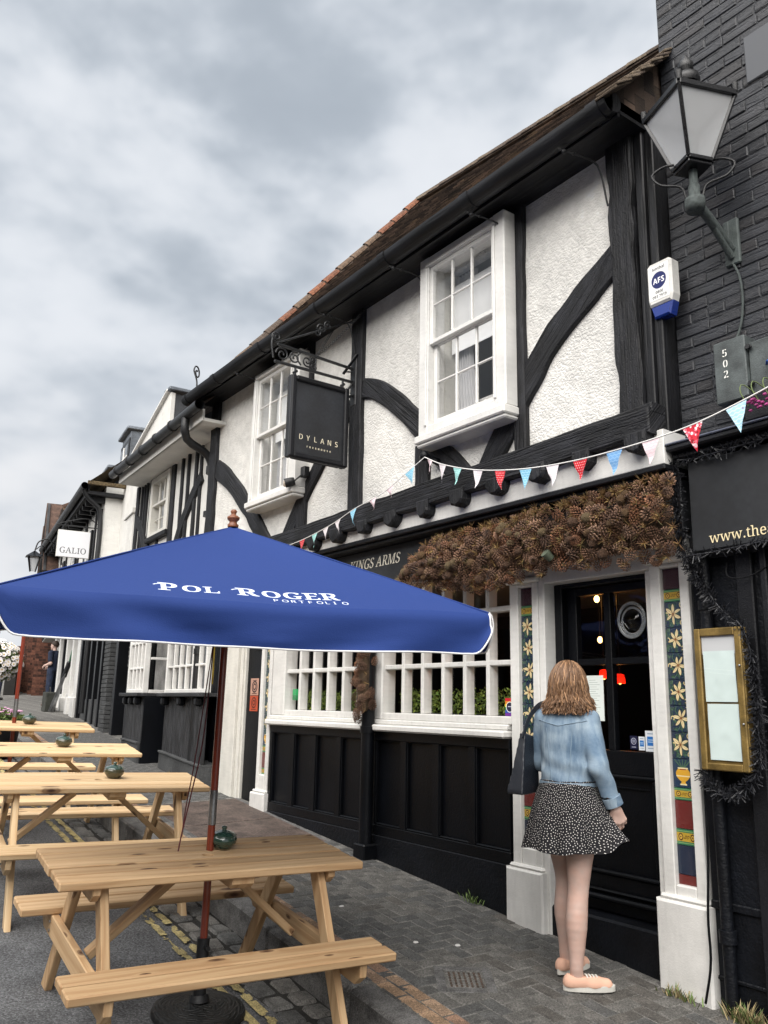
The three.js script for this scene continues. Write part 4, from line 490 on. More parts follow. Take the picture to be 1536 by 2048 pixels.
{
  const h = house('white_rendered_house', 'white rendered house with an overhanging upper floor, mossy tiled roof and two lead dormers', 'house', [-11.9, -0.223], 9, 1.05);
  const O = 0.30; // overhanging front
  part(h, 'recessed_wall', slab(rect(-1.75, 0.15, 2.9, 5.1), -0.2, 0.03, 0, 'x'), M.render);
  part(h, 'blind_window', [bx(-1.15, -0.55, 3.3, 4.4, 0.03, 0.045, 0.004), bx(-1.22, -0.48, 4.4, 4.48, 0.03, 0.075, 0.004), bx(-1.22, -0.48, 3.24, 3.30, 0.03, 0.075, 0.004)], M.render);
  part(h, 'front_wall', slab(rect(-8.2, -1.75, 3.25, 5.05), -0.3, O, 0.0, 'x'), M.render);
  for (const s of [2.5, 3.6, 4.5, 5.4, 6.4, 7.4]) part(h, 'stud', bx(-s - 0.05, -s + 0.05, 3.3, 4.95, O - 0.01, O + 0.03, 0.005, 'y'), M.timber);
  part(h, 'bressummer', bx(-8.2, -1.75, 3.22, 3.36, O - 0.05, O + 0.06, 0.008), M.timber);
  for (const s of [3.05, 5.0, 6.9]) { const w = sub(h, 'window'); part(w, 'frame', [bx(-s - 0.28, -s + 0.28, 3.6, 4.5, O, O + 0.04, 0.006)], M.gloss); glazing(w, -s - 0.24, -s + 0.24, 3.66, 4.44, O + 0.055, 2, 3, 0.025, M.white, 0.02); }
  part(h, 'eaves', [bx(-8.4, -1.62, 4.86, 4.92, 0.0, O + 0.30, 0.005), bx(-8.4, -1.62, 4.86, 5.02, O + 0.28, O + 0.31, 0.005)], M.board);
  for (let s = 1.8; s < 8.4; s += 0.36) part(h, 'rafter_foot', bx(-s - 0.03, -s + 0.03, 4.77, 4.858, 0.28, O + 0.26, 0.004), M.board);
  part(h, 'gutter', tube([[-8.45, 4.98, O + 0.37], [-1.55, 4.98, O + 0.37]], 0.055, 6, 12), M.iron);
  part(h, 'downpipe', tube([[-1.66, 4.93, O + 0.36], [-1.67, 4.82, O + 0.30], [-1.70, 4.66, O + 0.10], [-1.72, 4.5, O + 0.06], [-1.74, 3.0, O + 0.06], [-1.74, 1.4, O + 0.06]], 0.04, 40, 10), M.iron);
  const roofP = (x0, x1, ya, za, yb, zb, nm) => { const g = new THREE.BufferGeometry(); g.setAttribute('position', new THREE.Float32BufferAttribute([x0, ya, za, x1, ya, za, x1, yb, zb, x0, ya, za, x1, yb, zb, x0, yb, zb], 3)); g.computeVertexNormals(); return part(h, nm, boxUV(g, 'x'), M.moss); };
  const rf = roofP(-8.45, -1.5, 5.03, O + 0.33, 7.2, -1.9, 'roof'); part(rf, 'roof_edge', bx(-1.56, -1.50, 5.0, 5.06, O - 0.6, O + 0.33, 0.004), M.moss); roofP(-1.56, 0.3, 5.1, 0.1, 6.9, -1.9, 'side_roof');
  for (const [s, o, k] of [[2.95, -0.12, 1], [4.4, -0.05, 0.94]]) { const d = sub(h, 'dormer'); part(d, 'cheeks', [bx(-s - 0.42, -s + 0.42, 5.15, 6.28 * k + 0.06, o - 1.2, o - 0.02, 0.006)], M.lead); part(d, 'window_frame', [bx(-s - 0.42, -s + 0.42, 5.35, 6.2 * k, o - 0.02, o, 0.005)], M.gloss); glazing(d, -s - 0.34, -s + 0.34, 5.42, 6.1 * k, o + 0.014, 2, 3, 0.035, M.white, 0.02); part(d, 'lead_flat', bx(-s - 0.48, -s + 0.48, 6.28 * k + 0.06, 6.28 * k + 0.12, o - 1.25, o + 0.06, 0.012), M.lead); }
  // ground floor: black shopfront, grey brick pier, white shop
  part(h, 'shop_wall', [bx(-10.5, 0.1, 0.9, 3.3, -0.4, -0.25, 0.004)], M.gloss); part(h, 'shop_ceiling', bx(-10.5, 0, 3.24, 3.30, -0.3, O - 0.02, 0.004), M.gloss);
  for (const [a, b, z] of [[0.0, 0.18, 0.0], [0.95, 1.15, 0.02], [2.55, 2.7, 0.0], [3.15, 3.3, 0.0], [3.8, 3.95, 0.0], [4.75, 4.95, 0.04]]) part(h, 'pilaster', bx(-b, -a, 0.95, 3.22, -0.25, z, 0.008, 'y'), M.gloss);
  part(h, 'black_door', [bx(-0.95, -0.18, 1.1, 2.5, -0.25, -0.16, 0.005, 'y'), bx(-0.85, -0.28, 1.2, 1.7, -0.16, -0.15, 0.004)], M.gloss); part(h, 'stall_riser', [bx(-4.75, -2.0, 0.95, 1.62, -0.25, -0.03, 0.006)], M.greyP);
  for (let k = 0; k < 31; k++) part(h, 'pier_course', bx(-1.95 + rr(0, 0.01), -1.45, 1.05 + k * 0.068, 1.112 + k * 0.068, -0.25, 0.06 + rr(0, 0.008), 0.006), M.greyP);
  part(h, 'window_pane', bx(-4.75, -2.0, 1.62, 3.2, -0.12, -0.11, 0.001), M.gloss);
  for (const [a, b] of [[5.0, 5.35], [6.0, 6.15], [7.0, 7.15], [8.3, 8.5], [9.3, 9.5]]) part(h, 'white_column', [bx(-b, -a, 1.25, 3.3, -0.25, 0.05, 0.01, 'y'), bx(-b - 0.05, -a + 0.05, 1.2, 1.65, -0.25, 0.09, 0.012, 'y')], M.white);
  part(h, 'white_stall_riser', bx(-9.3, -5.35, 1.2, 1.72, -0.25, 0.0, 0.008), M.white); part(h, 'white_fascia', bx(-10.2, -5.0, 3.3, 3.6, -0.25, 0.12, 0.008), M.white);
  for (const [a, b] of [[5.37, 5.98], [6.17, 6.98], [7.17, 8.28], [8.52, 9.28]]) put(h, 'shop_pane', new THREE.PlaneGeometry(b - a, 1.56), M.glass, [0, 0, 0]).position.set(-(a + b) / 2, 2.51 - h.org.y, -0.08);
  part(h, 'shop_interior', bx(-9.4, -5.2, 1.2, 3.28, -0.247, -0.243, 0.001), M.inside);
}
// hanging shop sign on its scrolled bracket
{
  const h = house('hanging_shop_sign', 'white hanging shop sign lettered GALIO on an iron bracket', 'sign', [-11.9, -0.223], 9, 3.84); const s = -1.9;
  part(h, 'board', bx(s - 0.02, s + 0.02, 3.84, 4.28, 0.46, 0.965, 0.006), M.cream);
  const tx = canvasTex(512, 448, (c) => { c.fillStyle = '#dcdde0'; c.fillRect(0, 0, 512, 448); c.fillStyle = '#23252a'; c.font = '138px serif'; c.textAlign = 'center'; c.fillText('GALIO', 256, 385, 470); });
  const f = put(h, 'face', new THREE.PlaneGeometry(0.49, 0.428), std({ map: tx, roughness: 0.6 }), [0, 0, 0], [0, Math.PI / 2, 0]); f.position.set(s + 0.0225, 4.06 - h.org.y, 0.7125);
  part(h, 'bracket', [bar(V(s, 4.36, 0.33), V(s, 4.36, 1.0), 0.018, 0.018), tube([[s, 4.4, 0.33], [s, 4.5, 0.5], [s, 4.44, 0.8], [s, 4.37, 0.98]], 0.008, 20, 6), tube([[s, 4.62, 0.36], [s, 4.70, 0.44], [s, 4.62, 0.50], [s, 4.54, 0.44], [s, 4.60, 0.40]], 0.007, 20, 6), bx(s - 0.012, s + 0.012, 4.0, 4.7, 0.30, 0.33, 0.004), bar(V(s, 4.36, 0.55), V(s, 4.28, 0.55), 0.01, 0.01), bar(V(s, 4.36, 0.9), V(s, 4.28, 0.9), 0.01, 0.01)].map((g) => boxUV(g)), M.iron);
}
// red brick house at the bend
M.redbrick = std({ color: lin(0.20, 0.085, 0.055), map: rep(tex(512, 512, (u, v) => { const r = Math.floor(v * 16), uu = u * 6 + (r % 2) * 0.5, f = uu - Math.floor(uu), g = v * 16 - r, id = h3(Math.floor(uu) % 6, r, 9); if (f < 0.05 || g < 0.14) return [0.75, 0.72, 0.68]; const k = 0.62 + 0.5 * (id - 0.5) + 0.4 * (fb2(u, v, 30, 30, 3, 2) - 0.5); return [k, k * 0.97, k * 0.95]; }, true), 1.2), roughness: 0.9 });
{
  const h = house('red_brick_house', 'red brick gabled house with wide barge boards at the bend of the street', 'house', [-19.9, -1.55], 12, 1.4);
  part(h, 'wall', [bx(-6, 0, 0.9, 6.0, -5, 0, 0.004)], M.redbrick);
  M.brownTile = std({ color: lin(0.15, 0.085, 0.06), map: rep(T.stone, 0.5), roughness: 0.9 }); const gable = (x, z, k) => { const gp = sub(h, 'gable'); part(gp, 'gable_wall', slab([[x - 1.3 * k, 3.2], [x + 1.3 * k, 3.2], [x + 1.3 * k, 4.7], [x, 6.0], [x - 1.3 * k, 4.7]], -0.5, z, 0.004), M.cream); part(gp, 'barge_board', [bar(V(x + 1.7 * k, 4.35, z + 0.3), V(x, 6.25, z + 0.3), 0.06, 0.26), bar(V(x - 1.7 * k, 4.35, z + 0.3), V(x, 6.25, z + 0.3), 0.06, 0.26)], M.greyB); part(gp, 'roof_slope', [bar(V(x + 1.75 * k, 4.42, z - 1.2), V(x, 6.34, z - 1.2), 3.1, 0.06), bar(V(x - 1.75 * k, 4.42, z - 1.2), V(x, 6.34, z - 1.2), 3.1, 0.06)], M.brownTile); for (const dx of [-0.7, 0, 0.7]) part(gp, 'stud', bx(x + dx * k - 0.06, x + dx * k + 0.06, 3.2, 4.9, z, z + 0.03, 0.004, 'y'), M.timber); };
  gable(-1.5, 0.35, 1); gable(-4.6, 0.3, 0.9);
  const fr = bar(V(0.15, 5.95, 0.4), V(0.15, 7.4, -2.4), 0.1, 0.1); part(h, 'roof', [bar(V(-3, 5.9, 0.4), V(-3, 7.6, -2.6), 6.4, 0.08, 0.003, V(0, 0.86, 0.5))], M.tile); part(h, 'verge', fr, M.brownTile);
  for (const s of [1.0, 2.0, 3.6, 5.2]) { const w = sub(h, 'window'); part(w, 'frame', bx(-s - 0.35, -s + 0.35, 3.4, 4.1, 0.36, 0.39, 0.004), M.white); glazing(w, -s - 0.3, -s + 0.3, 3.45, 4.05, 0.405, 2, 1, 0.03, M.white, 0.02); }
  part(h, 'shop_front', [bx(-5.8, 0.05, 1.2, 3.35, 0, 0.05, 0.01)], M.gloss); part(h, 'side_shop_front', bx(0.002, 0.06, 1.2, 3.35, -3.0, -0.002, 0.01), M.greyB);
}
{
  const h = house('stepped_brick_house', 'brown brick house with a stepped parapet, farthest up the street', 'house', [-26.2, -2.6], 14, 1.7); const st = []; for (let i = 0; i < 6; i++) st.push(bx(-i * 0.9 - 0.9, -i * 0.9, 1.2, 6.1 - i * 0.55, -6, 0.15 + i * 0.12, 0.004)); part(h, 'wall', st, M.redbrick); part(h, 'shop_front', bx(-5, -0.3, 1.6, 2.9, 0.6, 0.9, 0.01), M.dark);
}
// terrace across the road: out of frame, mirrored in the panes
{
  const h = thing('opposite_terrace', 'brick terrace across the road, behind the photographer', 'house', [-6, 0, 10.6]); const z = 9.9;
  part(h, 'wall', bx(-26, 9, -1, 5.4, z, z + 6, 0.01), M.redbrick);
  const g = new THREE.BufferGeometry(); g.setAttribute('position', new THREE.Float32BufferAttribute([-26.3, 5.35, z - 0.3, 9.3, 5.35, z - 0.3, 9.3, 8, z + 3, -26.3, 5.35, z - 0.3, 9.3, 8, z + 3, -26.3, 8, z + 3], 3)); g.computeVertexNormals(); part(h, 'roof', boxUV(g), M.tile);
  for (let x = -24; x < 9; x += 2.6) { part(h, 'window', bx(x, x + 0.95, 3.0 + 0.0, 4.5, z - 0.06, z - 0.01, 0.01), M.cream); part(h, 'window_glass', bx(x + 0.1, x + 0.85, 3.1, 4.4, z - 0.07, z - 0.062, 0.002), M.gloss); part(h, 'shop_front', bx(x - 0.6, x + 1.7, -0.6 + gy(x), 2.3 + Math.max(0, gy(x)), z - 0.15, z - 0.02, 0.02), M.satin); }
}
// ---------- black brick house and shop at the right ----------
M.bbrick = [[0.034, 0.037, 0.045], [0.040, 0.042, 0.050], [0.031, 0.034, 0.042], [0.040, 0.039, 0.043]].map((c) => std({ color: lin(...c), map: rep(T.patch, 0.5), bumpMap: rep(T.timberBump, 0.5), bumpScale: 0.006, roughness: 0.52 }));
{
  const h = thing('black_brick_house', 'black painted brick house with a dark shopfront, right of the pub', 'house', [-1.5, 0.1, 0]);
  part(h, 'wall_core', bx(-2.682, 3.5, 2.4, 9.5, -4, 0.0185, 0.002), std({ color: lin(0.018, 0.02, 0.025), bumpMap: rep(T.plasterBump, 0.6), bumpScale: 0.006, roughness: 0.6 }));
  const ge = [0, 1, 2].map(() => { const g = cbox(0.206, 0.062, 0.05, 0.004, 'x'); const P = g.attributes.position, s = R() * 99; for (let i = 0; i < P.count; i++) { const x = P.getX(i), y = P.getY(i); P.setXYZ(i, x + (n3(x * 30 + s, y * 40, 1) - 0.5) * 0.006, y + (n3(x * 22, y * 30, s) - 0.5) * 0.006, P.getZ(i) + (n3(x * 18 + s, y * 40, 7) - 0.5) * 0.006); } g.computeVertexNormals(); return g; }), hd = cbox(0.098, 0.061, 0.05, 0.006, 'x');
  for (let r = 0; r < 54; r++) { const y = 3.0 + r * 0.0705; const flem = r % 2; let x = -2.68, k = 0; while (x < -1.86) { const half = (flem && k === 0) || (r % 6 === 5); const w = half ? 0.104 : 0.2115; put(h, 'brick', half ? hd : ge[Math.floor(R() * 3)], M.bbrick[Math.floor(R() * 4)], [x + w / 2, y + rr(-0.0015, 0.0015), 0.0 + rr(-0.003, 0.003)], [0, 0, rr(-0.008, 0.008)]); x += w; k++; } }
  part(h, 'rendered_patch', bx(-2.13, -1.9, 5.02, 5.32, 0.0, 0.034, 0.006), std({ color: lin(0.075, 0.08, 0.09), roughness: 0.6 }));
  // shop front
  part(h, 'shop_fascia', boxUV(slab([[-2.585, 2.42], [3, 2.46], [3, 2.93], [-2.585, 2.905]], 0.0, 0.135, 0.004)), M.fascia);
  part(h, 'cornice', [bx(-2.66, 3, 2.93, 2.965, 0, 0.17, 0.008), bx(-2.66, 3, 2.966, 3.0, 0, 0.22, 0.01)], M.satin); part(h, 'cornice_lead', bx(-2.66, 3, 3.001, 3.012, 0, 0.225, 0.004), std({ color: lin(0.14, 0.16, 0.22), map: rep(T.patch, 0.4), roughness: 0.45 }));
  part(h, 'shop_wall', slab([[-2.69, -0.1], [3, -0.5], [3, 2.44], [-2.69, 2.44]], -0.5, 0.0, 0.004), M.plinth);
  for (const [a, b, z] of [[-2.42, -2.33, 0.03], [-2.28, -2.245, 0.045], [-2.05, -1.9, 0.06]]) part(h, 'shop_post', bx(a, b, -0.1, 2.43, -0.02, z, 0.006, 'y'), M.satin);
  part(h, 'shop_rail', [bx(-2.69, -1.2, 0.66, 0.70, 0, 0.016, 0.006), bx(-2.69, -1.2, 0.34, 0.36, 0, 0.012, 0.005)], M.plinth);
  part(h, 'waste_pipe', [tube([[-2.595, 2.4, 0.03], [-2.60, 1.4, 0.03], [-2.595, 0.62, 0.03], [-2.595, 0.16, 0.03]], 0.03, 30, 12), cyl(0.042, 0.042, 0.06, 14, [-2.595, 0.55, 0.03]), cyl(0.038, 0.038, 0.05, 14, [-2.60, 2.15, 0.03])].map((g) => boxUV(g, 'y')), M.plinth);
  part(h, 'cable', tube([[-2.672, 2.3, 0.03], [-2.668, 1.5, 0.035], [-2.665, 0.9, 0.05], [-2.668, 0.62, 0.075], [-2.665, 0.42, 0.08], [-2.70, 0.24, 0.09]], 0.007, 40, 6), M.gloss); part(h, 'hook_wire', tube([[-2.45, 2.36, 0.05], [-2.43, 2.28, 0.08], [-2.34, 2.27, 0.06], [-2.2, 2.33, 0.04]], 0.004, 20, 6), M.gloss);
  const tx = canvasTex(1024, 160, (c) => { c.clearRect(0, 0, 1024, 160); c.fillStyle = '#ead9ae'; c.font = '118px serif'; c.fillText('www.thea', 10, 118); });
  put(h, 'lettering', new THREE.PlaneGeometry(0.62, 0.097), std({ map: tx, transparent: true, alphaTest: 0.4, roughness: 0.6 }), [-2.178, 2.478, 0.139], [0, 0, 0.012]);
}
// wall lantern
{
  const x = -2.29, z = 0.36, t = thing('wall_lantern', 'large black glazed street lantern on a grey bracket fixed to the brick wall', 'lantern', [x, 3.98, 0]);
  M.greenIron = std({ color: lin(0.11, 0.135, 0.13), map: rep(T.patch, 0.2), bumpMap: rep(T.fine, 0.08), bumpScale: 0.002, roughness: 0.65 }); M.lampIron = std({ color: lin(0.006, 0.006, 0.007), bumpMap: rep(T.fine, 0.1), bumpScale: 0.0008, roughness: 0.22 });
  const hT = 0.169, hB = 0.071, yT = 4.807, yB = 4.453, lr = -0.379;
  part(t, 'wall_plate', [bx(x - 0.045, x + 0.045, 3.98, 4.25, 0.02, 0.045, 0.006), bx(x - 0.014, x + 0.014, 4.03, 4.22, 0.045, 0.085, 0.004)], M.greenIron);
  part(t, 'arm', [tube([[x, 4.07, 0.05], [x, 4.12, 0.13], [x, 4.19, 0.25], [x, 4.225, 0.33]], 0.026, 20, 10), tube([[x, 4.02, 0.05], [x, 4.08, 0.12], [x, 4.14, 0.2]], 0.018, 12, 8)], M.greenIron);
  part(t, 'socket', xf(lathe([[0, -0.05], [0.045, -0.045], [0.052, -0.01], [0.052, 0.025], [0.03, 0.03], [0.03, 0.10], [0.022, 0.12], [0.022, 0.25]], 18), { p: [x, 4.225, z] }), M.greenIron);
  for (const s of [-1, 1]) part(t, 'scroll', tube([[x + s * 0.035, 4.26, z - s * 0.02], [x + s * 0.05, 4.33, z - s * 0.04], [x + s * 0.14, 4.37, z - s * 0.10], [x + s * 0.17, 4.43, z - s * 0.12], [x + s * 0.12, 4.47, z - s * 0.09], [x + s * 0.07, 4.47, z - s * 0.06]], 0.007, 30, 6), M.lampIron);
  const c = (sx, sz, h, y) => V(x + h * (sx * Math.cos(lr) + sz * Math.sin(lr)), y, z + h * (-sx * Math.sin(lr) + sz * Math.cos(lr))); const fr = [];
  const cs = [[-1, -1], [1, -1], [1, 1], [-1, 1]];
  for (let i = 0; i < 4; i++) { const a = cs[i], b = cs[(i + 1) % 4]; fr.push(bar(c(...a, hB, yB), c(...a, hT, yT), 0.020, 0.020), bar(c(...a, hT, yT), c(...b, hT, yT), 0.028, 0.034), bar(c(...a, hB, yB), c(...b, hB, yB), 0.022, 0.024)); }
  fr.push(xf(cbox(hB * 2, 0.018, hB * 2, 0.004), { r: [0, lr, 0], p: [x, yB - 0.021, z] })); part(t, 'frame', fr.map((g) => boxUV(g)), M.lampIron);
  const dirty = phy({ color: lin(0.86, 0.87, 0.88), transmission: 0.62, thickness: 0, roughness: 0.12, ior: 1.5 });
  for (let i = 0; i < 4; i++) { const a = cs[i], b = cs[(i + 1) % 4], p = [c(...a, hB, yB), c(...b, hB, yB), c(...b, hT, yT), c(...a, hT, yT)]; const g = new THREE.BufferGeometry(); g.setAttribute('position', new THREE.Float32BufferAttribute([0, 1, 2, 0, 2, 3].flatMap((k) => [p[k].x, p[k].y, p[k].z]), 3)); g.computeVertexNormals(); part(t, 'lantern_pane', boxUV(g), dirty); }
  const rf = new THREE.CylinderGeometry(0.06, hT * 1.45, 0.13, 4, 1); rf.rotateY(Math.PI / 4 + lr); rf.translate(x, yT + 0.085, z); part(t, 'roof', boxUV(rf), M.lampIron); part(t, 'reflector', xf(cbox(hT * 1.8, 0.008, hT * 1.8, 0.002), { r: [0, lr, 0], p: [x, yT, z] }), std({ color: lin(0.62, 0.62, 0.6), map: rep(T.patch, 0.2), roughness: 0.7 }));
  for (const [sx, sz] of cs) part(t, 'crown', xf(new THREE.CylinderGeometry(0.02, 0.014, 0.05, 5), { p: c(sx, sz, hT, yT + 0.035).toArray() }), M.lampIron);
  part(t, 'finial', xf(lathe([[0.06, 0], [0.072, 0.02], [0.068, 0.05], [0.03, 0.075], [0.022, 0.085], [0.04, 0.10], [0.042, 0.13], [0.018, 0.17], [0.01, 0.19], [0, 0.20]], 20), { p: [x, yT + 0.145, z] }), M.lampIron);
  part(t, 'lamp_holder', [cyl(0.012, 0.012, 0.14, 10, [x, yB + 0.05, z]), sph(0.028, [x, yB + 0.14, z])], M.greenIron);
  part(t, 'supply_cable', tube([[x, 3.99, 0.04], [x + 0.03, 3.9, 0.04], [x + 0.035, 3.75, 0.035], [x + 0.01, 3.6, 0.04], [x - 0.03, 3.5, 0.06]], 0.007, 26, 6), M.greenIron);
}
// alarm bell box
{
  const t = thing('alarm_box', 'white alarm bell box with a blue lower lens on the black boards', 'alarm box', [-2.665, 3.76, 0.1]); const x0 = -2.75, x1 = -2.585;
  const shape = (z1) => slab([[x0 + 0.012, 3.86], [x1 - 0.012, 3.86], [x1, 3.9], [x1, 4.11], [x1 - 0.02, 4.125], [x0 + 0.02, 4.125], [x0, 4.11], [x0, 3.9]], 0.09, z1, 0.012);
  part(t, 'cover', shape(0.175), std({ color: lin(0.84, 0.84, 0.82), roughness: 0.35, map: rep(T.grime, 0.4) })); part(t, 'blue_lens', slab([[x0 + 0.03, 3.785], [x1 - 0.03, 3.785], [x1 - 0.008, 3.862], [x0 + 0.008, 3.862]], 0.092, 0.165, 0.01), phy({ color: lin(0.008, 0.03, 0.22), roughness: 0.15, clearcoat: 1 }));
  const tx = canvasTex(256, 384, (c) => { c.fillStyle = '#efefec'; c.fillRect(0, 0, 256, 384); c.fillStyle = '#15205c'; c.beginPath(); c.ellipse(128, 175, 92, 92, 0, 0, 7); c.fill(); c.fillStyle = '#fff'; c.font = 'bold 84px sans-serif'; c.textAlign = 'center'; c.fillText('AFS', 128, 205, 178); c.fillStyle = '#222'; c.font = 'bold 46px sans-serif'; c.fillText('Amthal', 128, 58, 190); c.font = 'bold 44px sans-serif'; c.fillText('0800', 128, 318); c.fillText('093 7919', 128, 366, 210); });
  put(t, 'print', new THREE.PlaneGeometry(0.135, 0.215), std({ map: tx, roughness: 0.4 }), [-2.6675, 3.995, 0.1765]);
}
// meter box numbered 502
{
  const t = thing('junction_box', 'grey steel junction box stencilled 502 on the black brick wall', 'junction box', [-2.3, 3.17, 0.03]);
  M.greySteel = std({ color: lin(0.115, 0.135, 0.135), map: rep(T.patch, 0.25), bumpMap: rep(T.fine, 0.2), bumpScale: 0.001, roughness: 0.55 });
  part(t, 'cover', bx(-2.385, -2.205, 3.175, 3.515, 0.03, 0.14, 0.005), M.greySteel); part(t, 'side_case', bx(-2.203, -2.08, 3.19, 3.47, 0.03, 0.115, 0.006), M.greySteel);
  for (const y of [3.24, 3.44]) part(t, 'latch', [cyl(0.014, 0.014, 0.02, 8, [-2.19, y, 0.135], [Math.PI / 2, 0, 0]), bx(-2.215, -2.175, y - 0.006, y + 0.006, 0.12, 0.135, 0.003)].map((g) => boxUV(g)), M.iron);
  const tx = canvasTex(128, 384, (c) => { c.clearRect(0, 0, 128, 384); c.fillStyle = '#e8e8e2'; c.font = 'bold 110px monospace'; c.textAlign = 'center';['5', '0', '2'].forEach((s, i) => c.fillText(s, 64, 105 + i * 122)); c.globalCompositeOperation = 'destination-out'; c.fillRect(60, 0, 8, 384); });
  put(t, 'stencil', new THREE.PlaneGeometry(0.062, 0.186), std({ map: tx, transparent: true, alphaTest: 0.4, roughness: 0.7 }), [-2.318, 3.385, 0.1425]);
  part(t, 'blue_cable', tube([[-2.12, 3.32, 0.10], [-2.09, 3.33, 0.14], [-2.06, 3.28, 0.14], [-2.07, 3.18, 0.12]], 0.006, 16, 6), std({ color: lin(0.03, 0.09, 0.35), roughness: 0.4 }));
}
// trough of flowers on the shop cornice, cut by the frame
{
  const t = thing('flower_trough', 'black trough of pink flowers on the dark shop cornice', 'planter', [-1.95, 3.01, 0.15]); part(t, 'trough', bx(-2.2, -1.5, 3.015, 3.16, 0.08, 0.21, 0.01), M.satin);
  const st = [], fl = []; for (let i = 0; i < 7; i++) { const x = -2.13 + i * 0.06; const q = [[x, 3.15, 0.2], [x - 0.03, 3.19, 0.27], [x - 0.02, 3.14, 0.31], [x + 0.01, 3.06, 0.30]]; st.push(tube(q, 0.003, 10, 5)); for (let k = 0; k < 9; k++) fl.push(xf(new THREE.IcosahedronGeometry(0.011, 0), { p: [x + rr(-0.02, 0.03), 3.06 + rr(-0.025, 0.03), 0.30 + rr(-0.015, 0.02)], s: [1, 0.7, 1] })); } part(t, 'stems', st, std({ color: lin(0.12, 0.16, 0.06), roughness: 0.8 })); part(t, 'blossom', fl, std({ color: lin(0.36, 0.05, 0.20), roughness: 0.8 })).userData.kind = 'stuff';
}
// menu case
{
  const t = thing('menu_case', 'brass framed menu case holding two pale crinkled sheets', 'menu case', [-2.525, 1.32, 0.01]); t.position.z += 0.06; t.position.x += 0.033; const b = std({ color: lin(0.36, 0.24, 0.075), map: rep(T.patch, 0.25), bumpMap: rep(T.fine, 0.1), bumpScale: 0.0006, roughness: 0.42, metalness: 0.45 });
  const g = new THREE.Group(); const x0 = -2.652, x1 = -2.392, y0 = 1.325, y1 = 2.02; part(t, 'case', bx(x0, x1, y0, y1, 0.004, 0.05, 0.004), b);
  part(t, 'frame', [bx(x0, x0 + 0.035, y0, y1, 0.05, 0.068, 0.005, 'y'), bx(x1 - 0.035, x1, y0, y1, 0.05, 0.068, 0.005, 'y'), bx(x0 + 0.035, x1 - 0.035, y1 - 0.04, y1, 0.05, 0.067, 0.005), bx(x0 + 0.035, x1 - 0.035, y0, y0 + 0.035, 0.05, 0.067, 0.005)], b);
  const sheetG = (a, c, d, e, z) => { const p = new THREE.PlaneGeometry(c - a, e - d, 14, 20); const P = p.attributes.position; for (let i = 0; i < P.count; i++) P.setZ(i, 0.008 * (fbm3(P.getX(i) * 16 + a * 9, P.getY(i) * 12, d * 7, 3) - 0.5)); p.computeVertexNormals(); return p.translate((a + c) / 2, (d + e) / 2, z); };
  const pap = std({ color: lin(0.60, 0.70, 0.68), roughness: 0.6, side: THREE.DoubleSide }); part(t, 'backing_sheet', bx(x0 + 0.035, x1 - 0.035, y1 - 0.13, y1 - 0.04, 0.05, 0.052, 0.0005), std({ color: lin(0.55, 0.56, 0.57), roughness: 0.7 }));
  part(t, 'paper', sheetG(x0 + 0.045, x1 - 0.042, 1.655, 1.905, 0.058), pap); part(t, 'paper', sheetG(x0 + 0.05, x1 - 0.04, 1.375, 1.645, 0.058), pap); put(t, 'glass_front', new THREE.PlaneGeometry(x1 - x0 - 0.07, y1 - y0 - 0.075), M.glass, [(x0 + x1) / 2, (y0 + y1) / 2, 0.064]);
  for (const y of [1.55, 1.83]) part(t, 'screw', sph(0.006, [x1 - 0.012, y, 0.07]), M.chrome);
}
// needles strung along a line: black tinsel
function tinsel(pts, r, n, len) { const c = new THREE.CatmullRomCurve3(pts.map((p) => V(...p)), false, 'centripetal'); const L = [c]; const g = []; for (let i = 0; i < n; i++) { const p = c.getPointAt(R()), d = V(rr(-1, 1), rr(-1, 1), rr(-0.25, 1)).normalize(), l = len * rr(0.55, 1.3), a = p.clone().addScaledVector(d, R() * r * 0.4), b = p.clone().addScaledVector(d, r * 0.4 + l); const s = new THREE.Vector3().crossVectors(d, V(rr(-1, 1), rr(-1, 1), rr(-1, 1))).normalize().multiplyScalar(0.0022); const q = new THREE.BufferGeometry(); const e = new THREE.Vector3().crossVectors(d, s).normalize().multiplyScalar(0.0022); const P = []; const quad = (A, B, C, D) => [A, B, C, A, C, D].forEach((v) => P.push(v.x, v.y, v.z)); quad(a.clone().sub(s), a.clone().add(s), b.clone().add(s), b.clone().sub(s)); quad(a.clone().sub(e), a.clone().add(e), b.clone().add(e), b.clone().sub(e)); q.setAttribute('position', new THREE.Float32BufferAttribute(P, 3)); q.computeVertexNormals(); g.push(q); } return [new THREE.TubeGeometry(c, 60, 0.005, 5), g]; }
